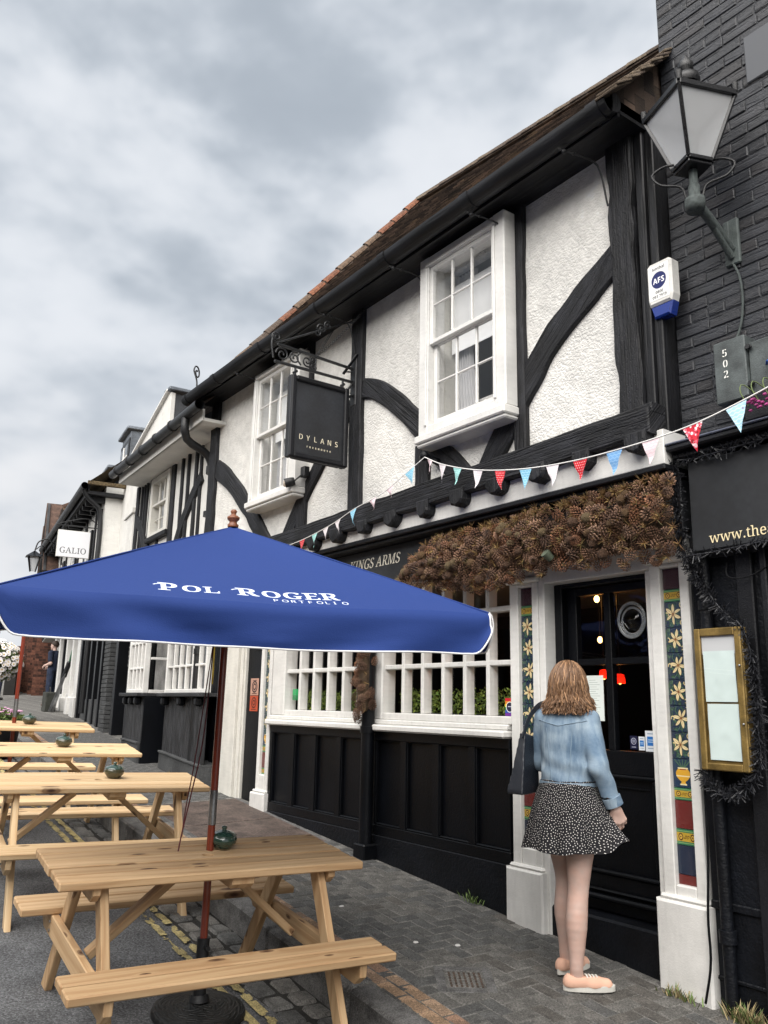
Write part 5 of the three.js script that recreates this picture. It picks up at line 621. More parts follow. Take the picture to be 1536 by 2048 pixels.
{
  const t = thing('tinsel_garland', 'black tinsel garland trailing round the dark shopfront and the menu case', 'garland', [-2.6, 2.0, 0.06]); M.tins = std({ color: lin(0.022, 0.023, 0.028), roughness: 0.4, side: THREE.DoubleSide });
  for (const [p, r, n] of [[[[-2.655, 2.93, 0.15], [-2.64, 2.7, 0.17], [-2.645, 2.5, 0.15], [-2.62, 2.38, 0.13], [-2.58, 2.28, 0.09]], 0.05, 620], [[[-2.655, 2.93, 0.15], [-2.5, 2.91, 0.17], [-2.3, 2.915, 0.17], [-2.0, 2.925, 0.17]], 0.02, 170], [[[-2.62, 2.40, 0.15], [-2.45, 2.405, 0.14], [-2.2, 2.42, 0.14], [-1.95, 2.43, 0.14]], 0.02, 130], [[[-2.61, 2.34, 0.10], [-2.55, 2.22, 0.09], [-2.46, 2.10, 0.09], [-2.37, 2.03, 0.10], [-2.325, 1.85, 0.09], [-2.32, 1.55, 0.09], [-2.325, 1.38, 0.09], [-2.39, 1.27, 0.09], [-2.51, 1.21, 0.08], [-2.60, 1.25, 0.08], [-2.645, 1.32, 0.085]], 0.032, 900]]) { const [wire, nd] = tinsel(p, r, n, 0.036); part(t, 'wire', wire, M.tins); part(t, 'needles', nd, M.tins).userData.kind = 'stuff'; }
}
// ---------- pine-cone swag over the entrance ----------
{
  const t = thing('pinecone_swag', 'thick swag of brown pine cones and moss above the pub door and down the pipe', 'garland', [-4.2, 2.4, 0.1]);
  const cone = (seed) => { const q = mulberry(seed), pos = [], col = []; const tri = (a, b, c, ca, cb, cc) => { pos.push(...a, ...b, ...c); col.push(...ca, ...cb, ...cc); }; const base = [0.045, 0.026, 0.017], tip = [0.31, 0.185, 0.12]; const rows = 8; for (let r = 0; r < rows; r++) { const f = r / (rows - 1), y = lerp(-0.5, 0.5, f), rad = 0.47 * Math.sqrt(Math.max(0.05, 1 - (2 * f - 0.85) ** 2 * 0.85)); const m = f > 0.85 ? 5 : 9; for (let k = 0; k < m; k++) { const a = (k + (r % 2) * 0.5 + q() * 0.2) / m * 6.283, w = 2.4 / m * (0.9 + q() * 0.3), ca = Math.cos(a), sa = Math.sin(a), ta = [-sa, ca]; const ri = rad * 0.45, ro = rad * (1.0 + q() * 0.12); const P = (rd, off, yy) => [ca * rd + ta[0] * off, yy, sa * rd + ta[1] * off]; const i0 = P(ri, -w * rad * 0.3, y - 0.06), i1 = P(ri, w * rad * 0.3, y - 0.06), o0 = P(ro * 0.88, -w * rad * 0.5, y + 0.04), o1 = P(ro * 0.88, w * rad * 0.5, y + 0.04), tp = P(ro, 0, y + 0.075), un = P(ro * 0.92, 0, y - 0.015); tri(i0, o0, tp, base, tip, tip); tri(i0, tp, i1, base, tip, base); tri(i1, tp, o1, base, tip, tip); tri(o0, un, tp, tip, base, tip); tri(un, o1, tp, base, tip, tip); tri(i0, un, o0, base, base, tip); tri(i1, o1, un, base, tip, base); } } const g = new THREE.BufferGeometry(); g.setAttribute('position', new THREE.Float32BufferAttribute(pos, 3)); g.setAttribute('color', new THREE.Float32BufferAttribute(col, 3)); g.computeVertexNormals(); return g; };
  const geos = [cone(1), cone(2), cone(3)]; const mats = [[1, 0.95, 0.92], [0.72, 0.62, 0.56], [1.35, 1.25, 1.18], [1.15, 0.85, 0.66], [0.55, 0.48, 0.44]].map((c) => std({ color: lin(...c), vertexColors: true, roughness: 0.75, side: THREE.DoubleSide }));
  const top = (x) => lerp(2.74, 2.83, clamp((x + 5.35) / 2.7)) - 0.34 * sstep(-4.62, -5.2, x), bot = (x) => lerp(2.40, 2.42, (x + 5.3) / 2.7) + 0.03 * Math.sin(x * 5);
  part(t, 'backing', [bx(-4.75, -2.655, 2.48, 2.74, 0.10, 0.20, 0.02), bx(-5.66, -5.54, 1.56, 2.5, 0.10, 0.16, 0.02)], std({ color: lin(0.17, 0.105, 0.055), map: rep(T.stone, 0.15), bumpMap: rep(T.plasterBump, 0.3), bumpScale: 0.02, roughness: 0.95 }));
  const moss = []; const tuft = (p, n, l) => { for (let i = 0; i < n; i++) { const d = V(rr(-1, 1), rr(-0.7, 1), rr(-0.2, 1.2)).normalize(), b = p.clone().addScaledVector(d, l * rr(0.6, 1.2)), s = V(rr(-1, 1), rr(-1, 1), rr(-1, 1)).cross(d).normalize().multiplyScalar(0.0022); const k = R() < 0.35 ? [0.36, 0.24, 0.09] : R() < 0.75 ? [0.21, 0.115, 0.05] : [0.20, 0.17, 0.075]; moss.push([p.clone().sub(s), p.clone().add(s), b, k]); } };
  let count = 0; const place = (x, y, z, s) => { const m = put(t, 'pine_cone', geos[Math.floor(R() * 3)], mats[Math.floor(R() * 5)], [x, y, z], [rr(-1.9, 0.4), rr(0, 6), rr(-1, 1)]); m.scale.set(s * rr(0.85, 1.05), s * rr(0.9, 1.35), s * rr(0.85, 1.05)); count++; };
  const pts = []; for (let tries = 0; tries < 9000 && pts.length < 236; tries++) { const x = rr(-5.5, -2.64), y = rr(bot(x), top(x)); if (pts.some((p) => Math.hypot(p[0] - x, p[1] - y) < 0.056)) continue; pts.push([x, y]); }
  for (const [x, y] of pts) { const f = (y - bot(x)) / (top(x) - bot(x)); place(x, y, 0.20 + 0.075 * Math.sin(Math.PI * clamp(f)) + rr(-0.02, 0.025), rr(0.066, 0.094)); tuft(V(x + rr(-0.05, 0.05), y + rr(-0.04, 0.04), 0.215 + 0.07 * Math.sin(Math.PI * clamp(f))), 20, 0.05); }
  for (let x = -5.4; x < -2.7; x += 0.1) tuft(V(x + rr(-0.03, 0.03), top(x) - 0.01, 0.23), 90, 0.055);
  for (let i = 0; i < 54; i++) { const y = lerp(1.50, 2.5, (i + R()) / 54), a = rr(-0.6, 3.4); place(-5.60 + Math.cos(a) * 0.085, y, 0.10 + Math.sin(a) * 0.075, rr(0.058, 0.08)); tuft(V(-5.6 + rr(-0.06, 0.06), y, 0.14), 8, 0.045); }
  const mp = [], mc = []; for (const [a, b, c, k] of moss) { for (const v of [a, b, c]) mp.push(v.x, v.y, v.z); for (let i = 0; i < 3; i++) mc.push(...k); } const mg = new THREE.BufferGeometry(); mg.setAttribute('position', new THREE.Float32BufferAttribute(mp, 3)); mg.setAttribute('color', new THREE.Float32BufferAttribute(mc, 3)); mg.computeVertexNormals(); part(t, 'moss', mg, std({ vertexColors: true, roughness: 0.95, side: THREE.DoubleSide })).userData.kind = 'stuff';
  const balls = []; const pods = [[0.27, 0.15, 0.06], [0.20, 0.10, 0.05], [0.33, 0.23, 0.11]].map((c) => std({ color: lin(...c), map: rep(T.stone, 0.1), bumpMap: rep(T.plasterBump, 0.35), bumpScale: 0.008, roughness: 0.9 })); for (let i = 0; i < 46; i++) { const x = rr(-5.3, -2.7); const g = new THREE.IcosahedronGeometry(rr(0.02, 0.034), 2); const P = g.attributes.position; for (let q = 0; q < P.count; q++) { const k = 1 + 0.25 * (n3(P.getX(q) * 90 + i, P.getY(q) * 90, P.getZ(q) * 90) - 0.5); P.setXYZ(q, P.getX(q) * k, P.getY(q) * k, P.getZ(q) * k); } g.computeVertexNormals(); const y = rr(bot(x) + 0.02, top(x)), f = (y - bot(x)) / (top(x) - bot(x)); balls.push(xf(g, { p: [x, y, 0.235 + 0.07 * Math.sin(Math.PI * clamp(f))] })); } balls.forEach((b, i) => part(t, 'dried_flower_head', b, pods[i % 3]));
  part(t, 'green_pot', cyl(0.03, 0.024, 0.055, 14, [-3.47, 2.50, 0.28], [0.9, 0, 0.2]), std({ color: lin(0.085, 0.105, 0.07), roughness: 0.8 }));
}
// fascia lettering
{
  const tx = canvasTex(1024, 128, (c) => { c.clearRect(0, 0, 1024, 128); c.fillStyle = '#cfcabb'; c.font = 'italic 112px serif'; c.fillText('KINGS ARMS', 12, 104, 980); });
  put(pub, 'lettering', new THREE.PlaneGeometry(1.04, 0.13), std({ map: tx, transparent: true, alphaTest: 0.4, roughness: 0.6 }), [-5.38, 2.735, 0.1035]);
}
// ---------- hanging pub sign ----------
{
  const x = -5.779, t = thing('hanging_pub_sign', 'black framed hanging sign lettered DYLANS FREEHOUSE on a scrolled iron bracket', 'sign', [x, 3.54, 0.53]);
  const z0 = 0.25, z1 = 0.815, y0 = 3.55, y1 = 4.255; const face = std({ color: lin(0.030, 0.033, 0.040), map: rep(T.patch, 0.8), roughness: 0.55 });
  part(t, 'board', bx(x - 0.02, x + 0.02, y0, y1, z0, z1, 0.004, 'y'), face);
  for (const s of [-1, 1]) part(t, 'frame', [bx(x + s * 0.02, x + s * 0.045, y0, y1, z0, z0 + 0.045, 0.01, 'y'), bx(x + s * 0.02, x + s * 0.045, y0, y1, z1 - 0.045, z1, 0.01, 'y'), bx(x + s * 0.02, x + s * 0.044, y0, y0 + 0.045, z0 + 0.045, z1 - 0.045, 0.01, 'z'), bx(x + s * 0.02, x + s * 0.044, y1 - 0.045, y1, z0 + 0.045, z1 - 0.045, 0.01, 'z')], M.satin);
  const tx = canvasTex(512, 192, (c) => { c.clearRect(0, 0, 512, 192); c.fillStyle = '#e9dfc4'; c.font = '74px sans-serif'; c.textAlign = 'center';['D', 'Y', 'L', 'A', 'N', 'S'].forEach((s, i) => c.fillText(s, 46 + i * 84, 78)); c.font = 'bold 26px sans-serif';[...'FREEHOUSE'].forEach((s, i) => c.fillText(s, 122 + i * 34, 152)); });
  const l = put(t, 'lettering', new THREE.PlaneGeometry(0.42, 0.1575), std({ map: tx, transparent: true, alphaTest: 0.35, roughness: 0.5 }), [x + 0.0222, 3.70, 0.53], [0, Math.PI / 2, 0]);
  const I = M.iron; part(t, 'upper_bar', bar(V(x, 4.46, 0.17), V(x, 4.49, 0.95), 0.02, 0.022), I); part(t, 'lower_bar', bar(V(x, 4.34, 0.17), V(x, 4.335, 0.97), 0.02, 0.022), I);
  const sp = (cz, cy, r, d = 1, tu = 1.6, a0 = 0) => { const p = []; for (let i = 0; i <= 22; i++) { const k = i / 22, a = a0 + d * k * tu * 6.283, q = r * (1 - 0.82 * k); p.push([x, cy + Math.sin(a) * q, cz + Math.cos(a) * q]); } return tube(p, 0.007, 44, 5); };
  part(t, 'scrollwork', [sp(0.90, 4.41, 0.062), sp(0.78, 4.41, 0.055, -1, 1.5, 2), sp(0.66, 4.41, 0.05, 1, 1.4, 3.5), sp(0.96, 4.55, 0.05, 1, 1.6, 4), sp(0.60, 4.43, 0.035, -1, 1.5, 1), sp(0.60, 4.375, 0.03, 1, 1.5, 3), tube([[x, 4.36, 0.98], [x, 4.48, 1.0], [x, 4.56, 0.99]], 0.008, 12, 6), tube([[x, 4.36, 0.72], [x, 4.42, 0.76], [x, 4.48, 0.72]], 0.007, 12, 6), bar(V(x, 4.34, 0.575), V(x, 4.48, 0.575), 0.012, 0.012)].map((g) => boxUV(g)), I);
  part(t, 'stay_bar', [bar(V(x, 4.51, 0.93), V(x, 4.78, 0.45), 0.014, 0.014), bar(V(x, 4.78, 0.45), V(x + 0.01, 4.93, 0.17), 0.012, 0.012), sp(0.53, 4.745, 0.045, 1, 1.4), sp(0.47, 4.79, 0.04, -1, 1.4, 2), sp(0.57, 4.70, 0.035, 1, 1.4, 1)].map((g) => boxUV(g)), I);
  part(t, 'wall_bracket', [bx(x - 0.03, x + 0.05, 4.12, 4.56, 0.185, 0.20, 0.005), bar(V(x, 4.34, 0.19), V(x, 4.10, 0.36), 0.03, 0.014), bar(V(x + 0.07, 4.58, 0.2), V(x - 0.06, 4.42, 0.26), 0.03, 0.012), bar(V(x - 0.08, 4.46, 0.2), V(x + 0.06, 4.40, 0.27), 0.03, 0.012), bar(V(x, 4.22, 0.2), V(x, 4.12, 0.33), 0.03, 0.02), cyl(0.02, 0.02, 0.08, 8, [x, 4.09, 0.30], [Math.PI / 2, 0, 0])].map((g) => boxUV(g)), I);
  for (const z of [0.30, 0.77]) part(t, 'hanger', [bar(V(x, 4.335, z), V(x, 4.25, z), 0.014, 0.02), cyl(0.012, 0.012, 0.05, 8, [x, 4.29, z], [0, 0, Math.PI / 2])].map((g) => boxUV(g)), I);
  const chain = (a, b, sag) => { const n = Math.round(a.distanceTo(b) / 0.024), g = []; const lk = new THREE.TorusGeometry(0.011, 0.0028, 4, 8); for (let i = 0; i <= n; i++) { const k = i / n, p = a.clone().lerp(b, k); p.y -= sag * 4 * k * (1 - k); g.push(xf(lk.clone(), { p: [p.x, p.y, p.z], r: [i % 2 ? 0.8 : 0, i % 2 ? 1.57 : 0.4, 0.6] })); } return g; };
  part(t, 'chain', chain(V(x, 4.50, 0.56), V(-5.50, 4.98, 0.22), 0.03), I); part(t, 'chain', chain(V(x, 4.50, 0.56), V(-6.06, 4.93, 0.24), 0.0), I);
}
// spotlight by the left-hand sash window
{
  const t = thing('spotlight', 'small black spotlight fixed beside the left sash window above the sign fascia', 'spotlight', [-6.50, 3.6, 0.2]); part(t, 'bracket', [bx(-6.53, -6.46, 3.63, 3.73, 0.19, 0.25, 0.006), bar(V(-6.5, 3.66, 0.24), V(-6.52, 3.58, 0.32), 0.02, 0.015)], M.iron); part(t, 'head', xf(lathe([[0, 0], [0.035, 0.0], [0.042, 0.03], [0.042, 0.09], [0.036, 0.092]], 16), { p: [-6.52, 3.585, 0.31], r: [1.9, 0, 0.5] }), M.iron); part(t, 'lens', sph(0.034, [-6.56, 3.56, 0.385], [1, 1, 0.5]), std({ color: lin(0.7, 0.6, 0.5), roughness: 0.15, metalness: 0.5 }));
}
// ---------- bunting ----------
{
  const t = thing('bunting', 'string of cotton pennants in red, blue and white across the pub front', 'bunting', [-4, 3.0, 0.38]);
  part(t, 'wall_knob', xf(lathe([[0, 0], [0.03, 0], [0.024, 0.03], [0.018, 0.06], [0.03, 0.09], [0.04, 0.11], [0.034, 0.135], [0, 0.145]], 16), { p: [-4.62, 3.36, 0.19], r: [1.2, 0, 0.35] }), M.gloss);
  const S1 = [[-4.60, 3.365, 0.33], [-4.341, 3.245, 0.38], [-3.958, 3.117, 0.40], [-3.53, 3.032, 0.40], [-3.096, 2.992, 0.40], [-2.629, 2.998, 0.38], [-2.393, 3.022, 0.36], [-2.167, 3.075, 0.33], [-1.9, 3.15, 0.30]], S2 = [[-4.60, 3.365, 0.33], [-4.75, 3.27, 0.38], [-5.0, 3.17, 0.40], [-5.37, 3.10, 0.42], [-5.71, 3.04, 0.40], [-6.22, 2.985, 0.38], [-6.9, 2.97, 0.34]];
  const cotton = std({ color: lin(0.75, 0.74, 0.72), roughness: 0.9 }); part(t, 'cord', tube(S1, 0.0038, 90, 6), cotton); part(t, 'cord', tube(S2, 0.0032, 70, 6), cotton);
  const cloth = (f) => std({ map: canvasTex(128, 128, f), roughness: 0.92, side: THREE.DoubleSide }); const bgc = (c, k) => { c.fillStyle = k; c.fillRect(0, 0, 128, 128); };
  const wavy = (k, l) => (c) => { bgc(c, k); c.strokeStyle = l; c.lineWidth = 5; for (let y = 8; y < 128; y += 15) { c.beginPath(); for (let x = 0; x <= 128; x += 6) c.lineTo(x, y + 3 * Math.sin(x * 0.2 + y)); c.stroke(); } };
  const F = { white: cloth(wavy('#e9e2e4', '#dcd3d6')), pink: cloth(wavy('#ead6da', '#e0c8ce')), blue: cloth(wavy('#7fbcd8', '#a9d6e6')), navy: cloth(wavy('#6f9fd0', '#8db6dc')), pale: cloth(wavy('#a9d3e8', '#cfe8f2')), teal: cloth(wavy('#8fc9c4', '#b3ddd9')), red: cloth((c) => { bgc(c, '#c8202c'); c.fillStyle = '#f3c9c9'; for (let y = 0; y < 9; y++) for (let x = 0; x < 9; x++) { c.beginPath(); c.arc(x * 16 + (y % 2) * 8, y * 15 + 4, 3.2, 0, 7); c.fill(); } }), floral: cloth((c) => { bgc(c, '#c8283a'); const q = mulberry(8); for (let i = 0; i < 90; i++) { c.fillStyle = ['#f0c4cc', '#e06a7c', '#8c1424', '#f5e3e4'][i % 4]; c.beginPath(); c.arc(q() * 128, q() * 128, 3 + q() * 7, 0, 7); c.fill(); } }) };
  const c1 = new THREE.CatmullRomCurve3(S1.map((p) => V(...p)), false, 'centripetal'), c2 = new THREE.CatmullRomCurve3(S2.map((p) => V(...p)), false, 'centripetal');
  const atX = (c, x) => { let a = 0, b = 1; const s = c.getPoint(1).x > c.getPoint(0).x ? 1 : -1; for (let i = 0; i < 30; i++) { const m = (a + b) / 2; if ((c.getPoint(m).x - x) * s < 0) a = m; else b = m; } return (a + b) / 2; };
  const flag = (c, x, kind, w, h, tw = 0) => { const u = atX(c, x), p = c.getPoint(u), d = c.getTangent(u); if (d.x < 0) d.negate(); const n = 8, pos = [], uv = [], idx = []; const dn = V(0, -1, 0).addScaledVector(d, d.y * 0.3).normalize(), out = new THREE.Vector3().crossVectors(d, dn).multiplyScalar(-1); const s = R() * 30; for (let j = 0; j <= n; j++) for (let i = 0; i <= n; i++) { const v = j / n, a = (i / n - 0.5) * w * (1 - v); const q = p.clone().addScaledVector(d, a * Math.cos(tw * v) - 0.012 * v * Math.sin(s)).addScaledVector(dn, v * h).addScaledVector(out, (n3(a * 30 + s, v * 3, s) - 0.5) * 0.035 * v + tw * a * v); pos.push(q.x, q.y, q.z); uv.push(0.5 + a / w, 1 - v); } for (let j = 0; j < n; j++) for (let i = 0; i < n; i++) { const A = j * (n + 1) + i; idx.push(A, A + n + 1, A + 1, A + 1, A + n + 1, A + n + 2); } const g = new THREE.BufferGeometry(); g.setAttribute('position', new THREE.Float32BufferAttribute(pos, 3)); g.setAttribute('uv', new THREE.Float32BufferAttribute(uv, 2)); g.setIndex(idx); g.computeVertexNormals(); part(t, 'pennant', g, F[kind]); };
  for (const [x, k, w, h, tw] of [[-4.52, 'pink', 0.10, 0.11, 0.8], [-4.34, 'white', 0.10, 0.135, 0.5], [-4.165, 'teal', 0.098, 0.125, 0.1], [-3.955, 'white', 0.098, 0.125], [-3.745, 'red', 0.10, 0.125], [-3.525, 'blue', 0.105, 0.13], [-3.305, 'white', 0.105, 0.135], [-3.095, 'red', 0.105, 0.125], [-2.86, 'navy', 0.108, 0.14], [-2.63, 'pink', 0.108, 0.135], [-2.392, 'floral', 0.112, 0.145], [-2.165, 'pale', 0.112, 0.15]]) flag(c1, x, k, w, h, tw || 0.0);
  for (const [x, k, w, h, tw] of [[-4.72, 'blue', 0.10, 0.13, 0.7], [-4.93, 'pink', 0.09, 0.09, 1.0], [-5.13, 'pink', 0.09, 0.10, 0.9], [-5.38, 'blue', 0.095, 0.13, 0.5], [-5.62, 'white', 0.10, 0.12, 0.6], [-5.82, 'white', 0.10, 0.12, 0.5], [-6.0, 'teal', 0.10, 0.12, 0.5], [-6.22, 'red', 0.10, 0.12, 0.4]]) flag(c2, x, k, w, h, tw);
}
// ---------- picnic tables ----------
M.pineMat = ['pine', 'pine', 'pine2', 'pine2'].map((k, i) => std({ color: i % 2 ? lin(0.80, 0.78, 0.77) : lin(0.96, 0.95, 0.96), map: rep(T[k], 1.7, 0.62), bumpMap: rep(T.timberBump, 2.2, 0.9), bumpScale: 0.0016, roughness: 0.72 }));
const endGrain = std({ color: lin(0.50, 0.30, 0.17), map: rep(T.stone, 0.2), roughness: 0.85 });
function picnicTable(label, x, z, yaw, mi) {
  const t = thing('picnic_table', label, 'table', [x, roadY(x, z), z], 'pine picnic tables along the kerb'); t.org = V(0, 0, 0); t.quaternion.copy(slopeQ(x, z, yaw, true));
  const L = 1.44, W = 0.60, ht = 0.74, hb = 0.432, th = 0.037, wm = () => M.pineMat[mi + Math.floor(R() * 2)]; const n = 5, bw = W / n;
  for (let i = 0; i < n; i++) { const zc = -W / 2 + (i + 0.5) * bw; const b = bx(-L / 2 + rr(-0.004, 0.004), L / 2 + rr(-0.004, 0.004), ht - th, ht + rr(-0.003, 0.001), zc - bw / 2 + 0.0065, zc + bw / 2 - 0.0065, 0.006, 'x'); if (i === 2) { const hole = new THREE.Shape(rect(-L / 2, L / 2, -bw / 2 + 0.0065, bw / 2 - 0.0065).map((p) => new THREE.Vector2(...p))); const p = new THREE.Path(); p.absarc(0.02, 0.0, 0.027, 0, Math.PI * 2, true); hole.holes.push(p); const g = new THREE.ExtrudeGeometry(hole, { depth: th - 0.006, bevelEnabled: true, bevelSize: 0.003, bevelThickness: 0.003, bevelOffset: -0.003, bevelSegments: 1, curveSegments: 10 }); g.rotateX(Math.PI / 2); g.translate(0, ht - 0.003, zc); part(t, 'top_plank', boxUV(g, 'x'), wm()); } else part(t, 'top_plank', b, wm()); }
  for (const s of [-1, 1]) for (let k = 0; k < 2; k++) { const zc = s * (0.415 + 0.06 + k * 0.119); part(t, 'seat_plank', bx(-L / 2 + rr(-0.004, 0.004), L / 2 + rr(-0.004, 0.004), hb - th, hb + rr(-0.0015, 0.001), zc - 0.0525, zc + 0.0525, 0.006, 'x'), wm()); }
  for (const e of [-1, 1]) {
    const xe = e * (L / 2 - 0.20);
    for (const s of [-1, 1]) { // splayed leg with feet cut level
      const P = (h) => s * lerp(0.60, 0.175, h / (ht - th)); const pts = [[P(0) - 0.047, 0.0], [P(0) + 0.047, 0.0], [P(ht - th) + 0.047, ht - th - 0.001], [P(ht - th) - 0.047, ht - th - 0.001]]; const g = slab(pts, -0.0185, 0.0185, 0.004, 'y'); g.rotateY(-Math.PI / 2); const m = part(t, 'leg', g.translate(xe + e * 0.0, 0, 0), wm());
    }
    part(t, 'seat_bearer', (() => { const g = slab([[-0.63, hb - th - 0.001], [0.63, hb - th - 0.001], [0.63, hb - th - 0.055], [0.58, hb - th - 0.098], [-0.58, hb - th - 0.098], [-0.63, hb - th - 0.055]], -0.018, 0.018, 0.004, 'x'); g.rotateY(-Math.PI / 2); return g.translate(xe + e * 0.040, 0, 0); })(), wm());
    part(t, 'top_bearer', (() => { const g = slab([[-0.27, ht - th - 0.001], [0.27, ht - th - 0.001], [0.27, ht - th - 0.03], [0.23, ht - th - 0.065], [-0.23, ht - th - 0.065], [-0.27, ht - th - 0.03]], -0.018, 0.018, 0.004, 'x'); g.rotateY(-Math.PI / 2); return g.translate(xe + e * 0.040, 0, 0); })(), wm());
    part(t, 'brace', bar(V(xe - e * 0.02, hb - th - 0.05, 0), V(e * 0.13, ht - th - 0.045, 0), 0.065, 0.036, 0.004), wm());
    for (const s of [-1, 1]) for (const h of [hb - th - 0.03, hb - th - 0.07]) part(t, 'coach_bolt', cyl(0.007, 0.007, 0.01, 8, [xe + e * 0.060, h, s * 0.43], [0, 0, Math.PI / 2]), M.chrome);
  }
  part(t, 'centre_batten', (() => { const g = slab([[-0.27, ht - th - 0.001], [0.27, ht - th - 0.001], [0.27, ht - th - 0.03], [0.24, ht - th - 0.055], [-0.24, ht - th - 0.055], [-0.27, ht - th - 0.03]], -0.055, 0.055, 0.004, 'x'); g.rotateY(-Math.PI / 2); const q = g; return q.translate(0.10, 0, 0); })(), wm());
  return t;
}
const tables = [['pine picnic table nearest the camera, with the blue parasol standing through it', -4.073, 2.141, 1.496, 2], ['pine picnic table second from the camera, between the parasol table and the two farther ones', -6.129, 2.025, 1.449, 0], ['pine picnic table third from the camera', -7.659, 1.955, 1.463, 0], ['farthest pine picnic table, with a bare parasol pole standing through it', -9.282, 1.848, 1.411, 0]].map((a) => picnicTable(...a));
// green glazed pots with lids on the tables
const glazeG = phy({ color: lin(0.045, 0.10, 0.075), map: rep(T.patch, 0.1), roughness: 0.16, clearcoat: 0.9, clearcoatRoughness: 0.08 }), glazeB = phy({ color: lin(0.10, 0.095, 0.05), map: rep(T.patch, 0.06), roughness: 0.28, clearcoat: 0.7 });
function ashPot(label, ti, lx, lz, mb, s = 1) {
  const o = thing('lidded_pot', label, 'pot', [0, 0, 0], 'glazed pots on the picnic tables'); const p = V(lx, 0.741, lz).applyQuaternion(tables[ti].quaternion).add(tables[ti].position); o.position.copy(p); o.quaternion.copy(tables[ti].quaternion); o.scale.setScalar(s * 1.35); o.org = V(0, 0, 0);
  part(o, 'bowl', lathe([[0, 0], [0.030, 0.001], [0.034, 0.006], [0.048, 0.022], [0.051, 0.034], [0.046, 0.046], [0.043, 0.047]], 28), mb); part(o, 'lid', lathe([[0.046, 0.047], [0.047, 0.050], [0.038, 0.057], [0.022, 0.063], [0.009, 0.066], [0.007, 0.069], [0.011, 0.073], [0.009, 0.079], [0, 0.081]], 28), glazeG); return o;
}
